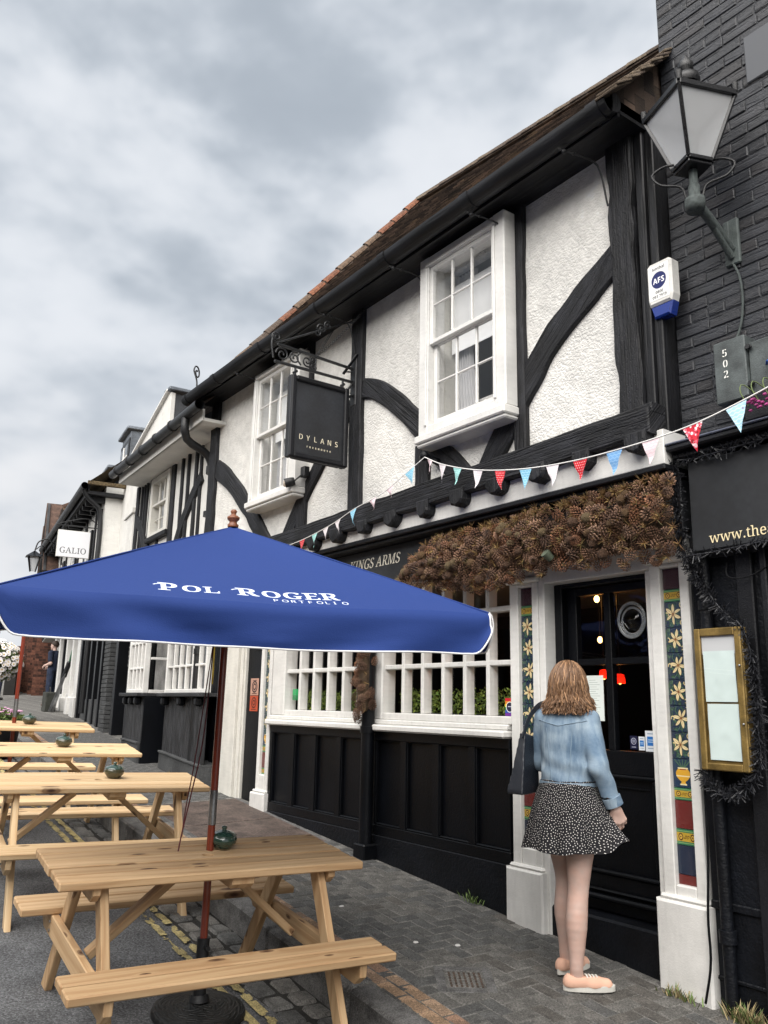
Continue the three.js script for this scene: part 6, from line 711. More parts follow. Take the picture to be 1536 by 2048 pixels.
// ---------- blue parasol ----------
M.pole = phy({ color: lin(0.30, 0.062, 0.030), map: rep(woodTex(33, [0.95, 0.86, 0.8], [0.7, 0.55, 0.5], 3), 0.8, 0.2), roughness: 0.3, clearcoat: 0.6, clearcoatRoughness: 0.15 });
{
  const base = V(-4.115, 0, 2.065); base.y = roadY(base.x, base.z); const A = V(-4.035, 2.515, 2.078);
  const t = thing('parasol', 'open blue square parasol lettered POL ROGER PORTFOLIO with white piping and a wooden pole', 'parasol', [base.x, base.y, base.z]);
  const at = (y) => { const k = (y - base.y) / (A.y - base.y); return V(lerp(base.x, A.x, k), y, lerp(base.z, A.z, k)); };
  const seg = (y0, y1, r) => { const a = at(y0), b = at(y1), g = new THREE.CylinderGeometry(r, r, a.distanceTo(b), 18); const q = new THREE.Quaternion().setFromUnitVectors(V(0, 1, 0), b.clone().sub(a).normalize()); g.applyQuaternion(q); g.translate((a.x + b.x) / 2, (a.y + b.y) / 2, (a.z + b.z) / 2); const uvA = g.attributes.uv; for (let i = 0; i < uvA.count; i++) uvA.setXY(i, uvA.getY(i) * (y1 - y0), uvA.getX(i) * 0.15); return g; };
  part(t, 'lower_pole', seg(base.y + 0.30, 1.01, 0.0185), M.pole); part(t, 'joint_sleeve', seg(1.011, 1.175, 0.0195), M.chrome); part(t, 'upper_pole', seg(1.176, 2.50, 0.0185), M.pole);
  part(t, 'stand_tube', [seg(base.y + 0.02, base.y + 0.34, 0.030), xf(new THREE.CylinderGeometry(0.04, 0.05, 0.03, 18), { p: [base.x, base.y + 0.075, base.z] }), xf(new THREE.CylinderGeometry(0.012, 0.012, 0.06, 8), { p: [base.x + 0.035, base.y + 0.30, base.z], r: [0, 0, 1.57] })].map((g) => boxUV(g, 'y')), M.iron);
  const sc = tex(512, 512, (u, v) => { const x = u - 0.5, y = v - 0.5, r = Math.hypot(x, y) * 2, a = Math.atan2(y, x); if (r > 0.98) return 0; const s1 = Math.sin(a * 10 + Math.sin(r * 26) * 1.8), s2 = Math.sin(r * 42 + Math.sin(a * 5) * 1.5); return 0.35 + 0.35 * sstep(-0.2, 0.5, s1 * s2) + (r > 0.86 ? 0.2 : 0); });
  const disc = lathe([[0, 0.055], [0.05, 0.055], [0.09, 0.042], [0.19, 0.036], [0.215, 0.03], [0.222, 0.018], [0.222, 0.0]], 48); { const P = disc.attributes.position, u = disc.attributes.uv; for (let i = 0; i < P.count; i++) u.setXY(i, 0.5 + P.getX(i) * 2.2, 0.5 + P.getZ(i) * 2.2); } disc.applyQuaternion(slopeQ(base.x, base.z, 0, true)); disc.translate(base.x, base.y + 0.001, base.z);
  part(t, 'cast_base', disc, std({ color: lin(0.022, 0.023, 0.023), map: rep(T.patch, 0.5), bumpMap: sc, bumpScale: 0.012, roughness: 0.5 }));
  part(t, 'finial', xf(lathe([[0.028, 0], [0.03, 0.012], [0.022, 0.02], [0.020, 0.03], [0.032, 0.042], [0.034, 0.054], [0.022, 0.062], [0.014, 0.066], [0.013, 0.074], [0.018, 0.084], [0.012, 0.095], [0, 0.097]], 20), { p: [A.x, A.y - 0.004, A.z] }), std({ color: lin(0.33, 0.115, 0.05), roughness: 0.4, map: rep(T.patch, 0.1) }));
  // canopy: four fabric panels, four flaps
  const rim = 2.125, rad = 1.41, tilt = 0.115, C = (deg) => { const a = deg * Math.PI / 180; const c = Math.cos(a), s = Math.sin(a); return V(A.x + 0.03 + rad * c, rim - tilt * rad * (c * 0.955 + s * 0.296), A.z + 0.01 + rad * s); };
  const blue = (o) => phy({ color: lin(0.007, 0.033, 0.175), roughness: 0.85, sheen: 0.3, sheenColor: lin(0.16, 0.28, 0.6), sheenRoughness: 0.5, bumpMap: rep(T.fine, 0.12), bumpScale: 0.0006, side: THREE.DoubleSide, ...o }); M.blue = blue({}); const piping = std({ color: lin(0.80, 0.80, 0.80), roughness: 0.8 });
  const txt = canvasTex(2048, 1126, (c, w, h) => { c.fillStyle = '#ffffff'; c.fillStyle = 'rgb(20,51,116)'; c.fillRect(0, 0, w, h); const X = (a) => (a + 1.0) / 2.0 * w, Y = (d) => d / 1.1 * h; c.fillStyle = '#dfe4ee'; c.textBaseline = 'alphabetic'; c.font = 'bold 140px serif'; c.fillText('P', X(-0.425), Y(1.0)); c.font = 'bold 120px serif'; c.fillText('OL', X(-0.425) + 98, Y(1.0), 165); c.font = 'bold 140px serif'; c.fillText('R', X(-0.105), Y(1.0)); c.font = 'bold 120px serif'; c.fillText('OGER', X(-0.105) + 108, Y(1.0), 352); c.lineWidth = 7; c.strokeStyle = '#dfe4ee'; for (const a of [-0.425, -0.105]) { c.beginPath(); c.moveTo(X(a) - 14, Y(0.935)); c.quadraticCurveTo(X(a) + 5, Y(0.912), X(a) + 40, Y(0.918)); c.stroke(); } c.font = '46px sans-serif';[...'PORTFOLIO'].forEach((s, i) => c.fillText(s, X(0.04) + i * 38, Y(1.052))); });
  const faceMat = blue({ color: lin(1, 1, 1), map: txt });
  for (let k = 0; k < 4; k++) {
    const a0 = -28 + 90 * k, cR = C(a0), cL = C(a0 + 90), n = 34, m = 20, pos = [], uv = [], idx = []; const mid = cR.clone().add(cL).multiplyScalar(0.5), outw = V(mid.x - A.x, 0, mid.z - A.z).normalize(), width = cR.distanceTo(cL);
    const S = (i, j) => { const s = i / n, q = j / m; const p = A.clone().lerp(cL.clone().lerp(cR, s), q); const bow = Math.sin(Math.PI * s); p.y -= 0.045 * bow * q * (1 - q) * 2.2 + 0.012 * bow * q; p.addScaledVector(outw, -0.012 * bow * q); p.y += 0.010 * (n3(s * 7 + k * 9, q * 5, 3) - 0.5) * q; return p; };
    for (let j = 0; j <= m; j++) for (let i = 0; i <= n; i++) { const p = S(i, j); pos.push(p.x, p.y, p.z); const a = (i / n - 0.5) * width * (j / m); uv.push((a + 1.0) / 2.0, 1 - (j / m) * 1.097 / 1.1); }
    for (let j = 0; j < m; j++) for (let i = 0; i < n; i++) { const a = j * (n + 1) + i; idx.push(a, a + n + 1, a + 1, a + 1, a + n + 1, a + n + 2); }
    const g = new THREE.BufferGeometry(); g.setAttribute('position', new THREE.Float32BufferAttribute(pos, 3)); g.setAttribute('uv', new THREE.Float32BufferAttribute(uv, 2)); g.setIndex(idx); g.computeVertexNormals(); part(t, 'canopy_panel', g, k === 0 ? faceMat : M.blue);
    // flap: turns down over the rim, rounded bottom corners, soft billows
    const fp = [], fi = [], H = 0.18, fm = 16, fu = []; const F = (i, j) => { const s = i / n, q = j / fm; const d = Math.min(s, 1 - s) * width; const round = d < 0.10 ? 0.10 - Math.sqrt(Math.max(0, 0.01 - (0.10 - d) ** 2)) : 0; const dep = Math.max(0.012, (H - round)) * q; const p = S(i, m); const roll = 0.05; const th = Math.min(1, dep / roll); p.y -= dep * lerp(0.75, 1, th) ; p.addScaledVector(outw, 0.020 * Math.sin(th * 1.57) + 0.030 * (fbm3(s * 4 + k * 3, q * 1.6, 5, 3) - 0.45) * q + 0.030 * Math.exp(-(((s - 0.10 - 0.18 * q) / 0.07) ** 2)) * q - 0.035 * Math.exp(-(((s - 0.20 - 0.22 * q) / 0.09) ** 2)) * q + 0.012 * Math.sin(s * 23 + q * 3) * q * q * (0.4 + s)); return p; };
    for (let j = 0; j <= fm; j++) for (let i = 0; i <= n; i++) { const p = F(i, j); fp.push(p.x, p.y, p.z); fu.push(i / n * width, j / fm * H); } for (let j = 0; j < fm; j++) for (let i = 0; i < n; i++) { const a = j * (n + 1) + i; fi.push(a, a + n + 1, a + 1, a + 1, a + n + 1, a + n + 2); }
    const fg = new THREE.BufferGeometry(); fg.setAttribute('position', new THREE.Float32BufferAttribute(fp, 3)); fg.setAttribute('uv', new THREE.Float32BufferAttribute(fu, 2)); fg.setIndex(fi); fg.computeVertexNormals(); const fl = part(t, 'valance', fg, M.blue);
    const edge = []; for (let j = 0; j <= fm; j += 4) edge.push(F(0, j)); for (let i = 1; i <= n; i++) edge.push(F(i, fm)); for (let j = fm - 4; j >= 0; j -= 4) edge.push(F(n, j)); part(fl, 'piping', tube(edge, 0.0042, 120, 6), piping);
    // rib under each hip, strut to the runner
    const rb = C(a0); part(t, 'hip_seam', tube([A.clone().add(V(0, -0.004, 0)), A.clone().lerp(rb, 0.5).add(V(0, 0.002, 0)), rb.clone()], 0.0045, 20, 6), M.blue); part(t, 'rib', bar(V(A.x, A.y - 0.05, A.z), V(rb.x * 0.985 + A.x * 0.015, rb.y - 0.02, rb.z * 0.985 + A.z * 0.015), 0.014, 0.018), M.pole); const mp = A.clone().lerp(rb, 0.55), ru = at(1.98); part(t, 'strut', bar(V(ru.x, ru.y, ru.z), V(mp.x, mp.y - 0.04, mp.z), 0.012, 0.016), M.pole);
  }
  part(t, 'runner', [seg(1.94, 2.02, 0.032), seg(2.42, 2.49, 0.034)], M.pole);
  part(t, 'pull_cord', [tube([[-4.04, 1.95, 2.14], [-4.06, 1.4, 2.16], [-4.09, 1.15, 2.19], [-4.10, 0.97, 2.22], [-4.08, 0.90, 2.24]], 0.0035, 40, 5), tube([[-4.04, 1.95, 2.14], [-4.075, 1.3, 2.19], [-4.12, 1.08, 2.20], [-4.12, 0.96, 2.21]], 0.003, 40, 5)], std({ color: lin(0.10, 0.015, 0.02), roughness: 0.7 }));
}
ashPot('green glazed lidded pot beside the parasol pole on the nearest table', 0, 0.13, -0.10, glazeG);
ashPot('green lidded pot on the second picnic table', 1, 0.13, -0.06, glazeB);
ashPot('green lidded pot on the third picnic table', 2, 0.13, -0.04, glazeB);
ashPot('dark lidded pot on the farthest picnic table', 3, 0.12, 0.0, glazeB);
// bare pole through the farthest table
{
  const p = tables[3].position, b = V(p.x + 0.0, p.y, p.z + 0.0); const t = thing('parasol_pole', 'red-brown parasol pole standing through the farthest picnic table', 'pole', [b.x, b.y, b.z]);
  const s = (y0, y1, r, m, n) => { const g = cyl(r, r, y1 - y0, 14, [b.x, b.y + (y0 + y1) / 2, b.z]); part(t, n, boxUV(g, 'y'), m); }; s(0.05, 0.80, 0.02, M.pole, 'lower_pole'); s(0.80, 0.98, 0.021, M.chrome, 'joint_sleeve'); s(0.98, 2.0, 0.02, M.pole, 'upper_pole'); part(t, 'stand', [cyl(0.2, 0.22, 0.05, 24, [b.x, b.y + 0.026, b.z]), cyl(0.032, 0.032, 0.3, 12, [b.x, b.y + 0.2, b.z])].map((g) => boxUV(g)), M.iron);
}
// ---------- people ----------
// surface nets: one smooth surface round a distance field
function nets(f, mn, mx, cs) {
  const n = [0, 1, 2].map((k) => Math.ceil((mx[k] - mn[k]) / cs) + 1), [nx, ny, nz] = n, D = new Float32Array(nx * ny * nz), id = (i, j, k) => (k * ny + j) * nx + i;
  for (let k = 0; k < nz; k++) for (let j = 0; j < ny; j++) for (let i = 0; i < nx; i++) D[id(i, j, k)] = f(mn[0] + i * cs, mn[1] + j * cs, mn[2] + k * cs);
  const V0 = new Int32Array(nx * ny * nz).fill(-1), pos = [], idx = [];
  const E = [[0, 1], [2, 3], [4, 5], [6, 7], [0, 2], [1, 3], [4, 6], [5, 7], [0, 4], [1, 5], [2, 6], [3, 7]];
  for (let k = 0; k < nz - 1; k++) for (let j = 0; j < ny - 1; j++) for (let i = 0; i < nx - 1; i++) {
    const d = [], c = []; let s = 0; for (let q = 0; q < 8; q++) { const a = i + (q & 1), b = j + (q >> 1 & 1), e = k + (q >> 2); const v = D[id(a, b, e)]; d.push(v); c.push([a, b, e]); if (v < 0) s++; } if (s === 0 || s === 8) continue;
    let x = 0, y = 0, z = 0, m = 0; for (const [a, b] of E) if ((d[a] < 0) !== (d[b] < 0)) { const t = d[a] / (d[a] - d[b]); x += lerp(c[a][0], c[b][0], t); y += lerp(c[a][1], c[b][1], t); z += lerp(c[a][2], c[b][2], t); m++; }
    V0[id(i, j, k)] = pos.length / 3; pos.push(mn[0] + x / m * cs, mn[1] + y / m * cs, mn[2] + z / m * cs);
  }
  const quad = (a, b, c, d, flip) => { if (a < 0 || b < 0 || c < 0 || d < 0) return; if (flip) idx.push(a, c, b, a, d, c); else idx.push(a, b, c, a, c, d); };
  for (let k = 1; k < nz - 1; k++) for (let j = 1; j < ny - 1; j++) for (let i = 1; i < nx - 1; i++) { const s = D[id(i, j, k)] < 0; if (s !== D[id(i + 1, j, k)] < 0) quad(V0[id(i, j - 1, k - 1)], V0[id(i, j, k - 1)], V0[id(i, j, k)], V0[id(i, j - 1, k)], !s); if (s !== D[id(i, j + 1, k)] < 0) quad(V0[id(i - 1, j, k - 1)], V0[id(i - 1, j, k)], V0[id(i, j, k)], V0[id(i, j, k - 1)], !s); if (s !== D[id(i, j, k + 1)] < 0) quad(V0[id(i - 1, j - 1, k)], V0[id(i, j - 1, k)], V0[id(i, j, k)], V0[id(i - 1, j, k)], !s); }
  const nor = [], e = cs * 0.6; for (let i = 0; i < pos.length; i += 3) { const [x, y, z] = [pos[i], pos[i + 1], pos[i + 2]]; const g = [f(x + e, y, z) - f(x - e, y, z), f(x, y + e, z) - f(x, y - e, z), f(x, y, z + e) - f(x, y, z - e)], l = Math.hypot(...g) || 1; nor.push(g[0] / l, g[1] / l, g[2] / l); }
  const g = new THREE.BufferGeometry(); g.setAttribute('position', new THREE.Float32BufferAttribute(pos, 3)); g.setAttribute('normal', new THREE.Float32BufferAttribute(nor, 3)); g.setIndex(idx);
  const uv = []; for (let i = 0; i < pos.length; i += 3) uv.push(Math.atan2(pos[i], pos[i + 2] - 0.0) * 0.16, pos[i + 1]); g.setAttribute('uv', new THREE.Float32BufferAttribute(uv, 2)); return g;
}
const smin = (a, b, k) => { const h = clamp(0.5 + 0.5 * (b - a) / k); return lerp(b, a, h) - k * h * (1 - h); };
function capD(x, y, z, a, b, ra, rb) { const dx = b[0] - a[0], dy = b[1] - a[1], dz = b[2] - a[2], px = x - a[0], py = y - a[1], pz = z - a[2]; const t = clamp((px * dx + py * dy + pz * dz) / (dx * dx + dy * dy + dz * dz + 1e-9)); return Math.hypot(px - dx * t, py - dy * t, pz - dz * t) - lerp(ra, rb, t); }
const bones = (B, k, sz = 1) => (x, y, z) => { let d = 9; for (const [a, b, ra, rb, kk] of B) d = smin(d, capD(x, y, z, a, b, ra, rb), kk || k); return d; };
const ell = (x, y, z, c, r) => { const a = (x - c[0]) / r[0], b = (y - c[1]) / r[1], d = (z - c[2]) / r[2], l = Math.hypot(a, b, d); return (l - 1) * Math.min(...r) * (l > 1 ? 1 : 1); };
const skin = phy({ color: lin(0.66, 0.455, 0.38), roughness: 0.55, bumpMap: rep(T.fine, 0.05), bumpScale: 0.0003, sheen: 0.15, sheenColor: lin(0.8, 0.5, 0.4), map: rep(tex(256, 256, (u, v) => { const k = 0.93 + 0.14 * (fb2(u, v, 6, 6, 4, 3) - 0.5), m = 0.05 * (fb2(u, v, 12, 12, 3, 9) - 0.5); return [k + m, k - m * 0.4, k - m]; }, true), 0.5) });
function handField(w, e, t, side) { // wrist, elbow, pull: palm and five fingers hanging from the wrist, curled towards the palm
  const W = V(...w), D = V(...w).sub(V(...e)).normalize().lerp(V(0, -1, 0), 0.25).normalize(); const P = V(...t).normalize(); const S = new THREE.Vector3().crossVectors(D, P).normalize(), N = new THREE.Vector3().crossVectors(S, D).normalize(); const at = (a, b, c) => { const q = W.clone().addScaledVector(D, a).addScaledVector(S, b).addScaledVector(N, c); return [q.x, q.y, q.z]; };
  const B = [[at(-0.03, 0, 0), at(0.02, 0, 0), 0.021, 0.022], [at(0.02, -0.012, 0), at(0.072, -0.024, 0.002), 0.017, 0.012], [at(0.02, 0, 0), at(0.078, -0.006, 0), 0.017, 0.012], [at(0.02, 0.006, 0), at(0.076, 0.012, 0), 0.017, 0.012], [at(0.02, 0.012, 0), at(0.070, 0.028, 0.002), 0.017, 0.011]]; const F = [];
  [[-0.027, 0.070, 0.034, 0.022, 0.019], [-0.009, 0.077, 0.038, 0.025, 0.020], [0.010, 0.075, 0.036, 0.024, 0.019], [0.028, 0.068, 0.028, 0.019, 0.016]].forEach(([s, a, l1, l2, l3], i) => { const c = 0.35 + i * 0.12; const p0 = at(a, s, 0), p1 = at(a + l1 * Math.cos(c), s * 1.05, l1 * Math.sin(c)), c2 = c + 0.55, p2 = at(a + l1 * Math.cos(c) + l2 * Math.cos(c2), s * 1.0, l1 * Math.sin(c) + l2 * Math.sin(c2)), c3 = c2 + 0.4, p3 = at(a + l1 * Math.cos(c) + l2 * Math.cos(c2) + l3 * Math.cos(c3), s * 0.95, l1 * Math.sin(c) + l2 * Math.sin(c2) + l3 * Math.sin(c3)); F.push([[p0, p1, 0.0092, 0.0086], [p1, p2, 0.0086, 0.0078], [p2, p3, 0.0078, 0.0066]]); });
  F.push([[at(0.018, -0.020, 0.006), at(0.046, -0.036, 0.018), 0.013, 0.0105], [at(0.046, -0.036, 0.018), at(0.070, -0.036, 0.030), 0.0100, 0.0088], [at(0.070, -0.036, 0.030), at(0.090, -0.028, 0.036), 0.0088, 0.007]]);
  const palm = bones(B, 0.012); const c0 = at(0.05, 0, 0.01); return { f: (x, y, z) => { let d = palm(x, y, z); let m = 9; for (const q of F) { let g = 9; for (const [a, b, ra, rb] of q) g = smin(g, capD(x, y, z, a, b, ra, rb), 0.004); m = Math.min(m, g); } return smin(d, m, 0.006); }, c: c0 };
}
function headField(c, s = 1) { // face towards -z
  return (X, Y, Z) => { const x = (X - c[0]) / s, y = (Y - c[1]) / s, z = (Z - c[2]) / s; let d = ell(x, y, z, [0, 0.02, 0.012], [0.074, 0.098, 0.092]); d = smin(d, ell(x, y, z, [0, -0.045, -0.030], [0.056, 0.066, 0.060]), 0.03); d = smin(d, capD(x, y, z, [0, 0.012, -0.080], [0, -0.022, -0.098], 0.008, 0.013), 0.012); for (const q of [-1, 1]) { d = smin(d, ell(x, y, z, [q * 0.074, -0.008, 0.012], [0.009, 0.030, 0.018]), 0.008); d = Math.max(d, -ell(x, y, z, [q * 0.030, 0.010, -0.090], [0.017, 0.010, 0.012])); d = Math.min(d, ell(x, y, z, [q * 0.030, 0.009, -0.074], [0.012, 0.011, 0.011])); d = smin(d, capD(x, y, z, [q * 0.014, 0.027, -0.083], [q * 0.044, 0.025, -0.072], 0.006, 0.005), 0.008); } d = smin(d, capD(x, y, z, [-0.018, -0.052, -0.082], [0.018, -0.052, -0.082], 0.008, 0.008), 0.006); d = smin(d, capD(x, y, z, [-0.012, -0.063, -0.078], [0.012, -0.063, -0.078], 0.009, 0.009), 0.006); d = smin(d, ell(x, y, z, [0, -0.098, -0.062], [0.024, 0.018, 0.020]), 0.02); return d * s; };
}
// woman looking in at the pub door
{
  const pos = [-3.25, 0, 0.40]; pos[1] = pavY(pos[0], pos[2]) + 0.002; const th = 0.36;
  const w = thing('person', 'woman in a denim jacket and black spotted skirt standing at the pub door', 'person', pos); w.org = V(0, 0, 0); w.rotation.y = th;
  const gR = -0.012, gL = 0.012; // ground under either foot
  const hipL = [-0.072, 0.83, 0.0], hipR = [0.072, 0.83, 0.02], kneeL = [-0.060, 0.47, -0.075], kneeR = [0.060, 0.465, 0.055], ankL = [-0.060, 0.085 + gL, -0.050], ankR = [0.060, 0.082 + gR, 0.115];
  const shL = [-0.130, 1.30, 0.0], shR = [0.132, 1.295, 0.005], elL = [-0.17, 1.06, -0.04], elR = [0.19, 1.055, 0.055], wrL = [-0.13, 0.99, -0.25], wrR = [0.252, 0.858, 0.0], H = [0.015, 1.475, -0.02];
  const leg = (h, k, a) => { // one smooth taper from hip to ankle
    const c = new THREE.CatmullRomCurve3([V(...h), V(lerp(h[0], k[0], 0.5), lerp(h[1], k[1], 0.5), lerp(h[2], k[2], 0.5) - 0.004), V(...k), V(lerp(k[0], a[0], 0.38), lerp(k[1], a[1], 0.38), lerp(k[2], a[2], 0.38) + 0.014), V(lerp(k[0], a[0], 0.75), lerp(k[1], a[1], 0.75), lerp(k[2], a[2], 0.75) + 0.004), V(...a), V(a[0], a[1] - 0.045, a[2] - 0.012)]);
    const rp = [[0, 0.090], [0.17, 0.082], [0.34, 0.063], [0.46, 0.0535], [0.53, 0.052], [0.62, 0.0545], [0.68, 0.0535], [0.78, 0.044], [0.88, 0.0345], [0.95, 0.032], [1, 0.031]], rad = (t) => { for (let i = 1; i < rp.length; i++) if (t <= rp[i][0]) { const q = (t - rp[i - 1][0]) / (rp[i][0] - rp[i - 1][0]); return lerp(rp[i - 1][1], rp[i][1], q * q * (3 - 2 * q) * 0.5 + q * 0.5); } return 0.031; };
    const o = [], n = 26; for (let i = 0; i < n; i++) { const p = c.getPointAt(i / n), q = c.getPointAt((i + 1) / n); o.push([p.toArray(), q.toArray(), rad(i / n), rad((i + 1) / n), 0.003]); } return o; };
  const B = [...leg(hipL, kneeL, ankL), ...leg(hipR, kneeR, ankR), [[-0.06, 0.88, 0], [0.06, 0.88, 0], 0.105, 0.105], [[0, 0.9, 0], [0, 1.03, 0], 0.105, 0.095], [[0, 1.03, 0], [0, 1.22, 0], 0.09, 0.10], [[-0.065, 1.26, 0], [0.065, 1.26, 0], 0.07, 0.07], [shL, elL, 0.045, 0.038], [elL, wrL, 0.036, 0.024], [shR, elR, 0.045, 0.038], [elR, wrR, 0.036, 0.0225], [[0, 1.30, 0.01], [H[0], 1.42, -0.005], 0.050, 0.046]];
  const bf = bones(B, 0.022), hfR = handField(wrR, elR, [-0.4, -0.1, -0.6], 1), hfL = handField(wrL, elL, [0.5, -0.3, 0.2], -1), hd = headField(H);
  // thighs stay apart: the two legs are joined to the rest separately
  const half = (s) => bones(s < 0 ? leg(hipL, kneeL, ankL) : leg(hipR, kneeR, ankR), 0.012), fl = half(-1), fr = half(1), up = bones(B.slice(52), 0.025);
  const body = (x, y, z) => smin(Math.min(fl(x, y, z), fr(x, y, z)), up(x, y, z), 0.02);
  const g1 = nets(body, [-0.34, 0.0, -0.36], [0.34, 1.46, 0.32], 0.011), g2 = nets(hfR.f, hfR.c.map((v) => v - 0.13), hfR.c.map((v) => v + 0.11), 0.0034), g3 = nets(hfL.f, hfL.c.map((v) => v - 0.12), hfL.c.map((v) => v + 0.12), 0.005), g4 = nets(hd, [H[0] - 0.1, H[1] - 0.15, H[2] - 0.13], [H[0] + 0.1, H[1] + 0.14, H[2] + 0.13], 0.0045);
  part(w, 'body', [g1, g2, g3, g4], skin);
  // denim jacket
  T.denim = tex(512, 512, (u, v) => { const tw = 0.5 + 0.5 * Math.sin((u * 512 + v * 512) * 0.9), n = fb2(u, v, 4, 4, 5, 17), f = fb2(u, v, 120, 120, 2, 5), st = fb2(u, v, 30, 6, 4, 19); const k = clamp(0.42 + 1.15 * (n - 0.5) + 0.5 * (st - 0.5) + 0.12 * (f - 0.5) + 0.05 * (tw - 0.5)); return [lerp(0.34, 0.76, k), lerp(0.45, 0.82, k), lerp(0.56, 0.86, k)]; }, true);
  const denim = std({ map: rep(T.denim, 0.42), bumpMap: rep(T.fine, 0.03), bumpScale: 0.0008, roughness: 0.9, color: lin(0.72, 0.74, 0.76) });
  const wr = (x, y, z) => 0.008 * (fbm3(x * 14, y * 9 + 3 * Math.abs(x), z * 14, 3) - 0.5) + 0.006 * Math.sin(y * 60 + x * 26 + 3 * n3(x * 9, y * 7, z * 9)) * sstep(1.2, 1.0, y) * 0.55;
  const cuffN = V(...wrR).sub(V(...elR)).normalize();
  const torso = (x, y, z) => { const hw = lerp(0.154, 0.140, clamp((y - 0.93) / 0.2)) + 0.006 * sstep(1.05, 1.22, y) - 0.10 * sstep(1.27, 1.385, y) ** 1.3, hz = lerp(0.120, 0.112, clamp((y - 0.93) / 0.2)) + 0.006 * sstep(1.0, 1.2, y) - 0.045 * sstep(1.26, 1.38, y); const q = Math.hypot(x / hw, (z - 0.004) / hz); return (q - 1) * Math.min(hw, hz) * 0.95; };
  const slR = bones([[shR, elR, 0.056, 0.050], [elR, wrR, 0.049, 0.043]], 0.02), slL = bones([[shL, elL, 0.056, 0.050], [elL, wrL, 0.050, 0.044]], 0.02);
  const jf = (x, y, z) => { let d = Math.max(torso(x, y, z), y - 1.372, 0.935 - y); let a = slR(x, y, z); const c = (x - wrR[0]) * cuffN.x + (y - wrR[1]) * cuffN.y + (z - wrR[2]) * cuffN.z; a = Math.max(a, c - (-0.012)); d = smin(d, a, 0.018); d = smin(d, slL(x, y, z), 0.018); return d + wr(x, y, z); };
  const jk = part(w, 'jacket', nets(jf, [-0.30, 0.90, -0.34], [0.32, 1.40, 0.18], 0.0085), denim);
  const band = (y0, y1, grow, n) => { const p = [], ix = []; for (let j = 0; j < 2; j++) for (const o of [grow, grow - 0.012]) for (let i = 0; i <= 60; i++) { const a = i / 60 * 6.283, y = j ? y1 : y0; const hw = lerp(0.154, 0.150, j), hz = 0.120; p.push(Math.cos(a) * (hw + o), y, Math.sin(a) * (hz + o) + 0.004); } const r = 61; for (let i = 0; i < 60; i++) { for (const [a, b] of [[0, 2], [3, 1], [2, 3], [1, 0]]) ix.push(a * r + i, b * r + i, a * r + i + 1, a * r + i + 1, b * r + i, b * r + i + 1); } const g = new THREE.BufferGeometry(); g.setAttribute('position', new THREE.Float32BufferAttribute(p, 3)); g.setIndex(ix); const q = g.toNonIndexed(); q.computeVertexNormals(); return boxUV(q, 'x'); };
  part(jk, 'waistband', band(0.928, 0.972, 0.006), denim);
  const seamM = std({ color: lin(0.22, 0.30, 0.38), roughness: 0.9 }); const bk = (x, y) => { let z = 0.05; for (let i = 0; i < 70 && jf(x, y, z) < 0; i++) z += 0.0022; return [x, y, z + 0.0005]; };
  part(jk, 'yoke_seam', tube(range(-0.14, 0.1401, 0.02).map((x) => bk(x, 1.262 - 0.028 * Math.abs(x) / 0.14 * -1)), 0.0022, 40, 5), seamM); for (const s of [-1, 1]) part(jk, 'back_seam', tube(range(0.98, 1.261, 0.03).map((y) => bk(s * lerp(0.045, 0.075, (y - 0.98) / 0.28), y)), 0.0018, 30, 5), seamM); part(jk, 'cuff', (() => { const a = V(...wrR).addScaledVector(cuffN, -0.055), b = V(...wrR).addScaledVector(cuffN, -0.008); const g = new THREE.CylinderGeometry(0.047, 0.049, a.distanceTo(b), 22, 1); g.applyQuaternion(new THREE.Quaternion().setFromUnitVectors(V(0, 1, 0), b.clone().sub(a).normalize())); g.translate(...a.clone().add(b).multiplyScalar(0.5).toArray()); return boxUV(g); })(), denim);
  for (const x of [0.06, 0.092]) part(jk, 'button', cyl(0.007, 0.007, 0.005, 12, [x, 0.95, 0.122], [1.57, 0, 0.2]), M.iron);
  part(jk, 'collar', (() => { const c = bones([[[-0.055, 1.36, 0.035], [0.055, 1.36, 0.035], 0.028, 0.028], [[-0.06, 1.355, 0.02], [-0.055, 1.33, -0.06], 0.024, 0.02], [[0.06, 1.355, 0.02], [0.055, 1.33, -0.06], 0.024, 0.02]], 0.02); return nets(c, [-0.12, 1.28, -0.12], [0.12, 1.42, 0.1], 0.008); })(), denim);
  // skirt: flared, folded, held out at the right by her hand
  const print = canvasTex(512, 512, (c) => { c.fillStyle = '#0b0a10'; c.fillRect(0, 0, 512, 512); const q = mulberry(4); const P = []; for (let i = 0; i < 4000 && P.length < 200; i++) { const x = q() * 512, y = q() * 512; if (P.some((p) => { let dx = Math.abs(p[0] - x), dy = Math.abs(p[1] - y); dx = Math.min(dx, 512 - dx); dy = Math.min(dy, 512 - dy); return Math.hypot(dx, dy) < 31; })) continue; P.push([x, y]); } for (const [x, y] of P) for (const ox of [-512, 0, 512]) for (const oy of [-512, 0, 512]) { c.save(); c.translate(x + ox, y + oy); c.rotate(q() * 1.0 - 0.5 + (x * 7 % 2)); c.fillStyle = '#e6e2dd'; c.beginPath(); c.ellipse(0, 0, 8.6, 4.6, 0, 0, 7); c.fill(); c.restore(); } }); print.wrapS = print.wrapT = THREE.RepeatWrapping; print.repeat.set(1 / 0.175, 1 / 0.175);
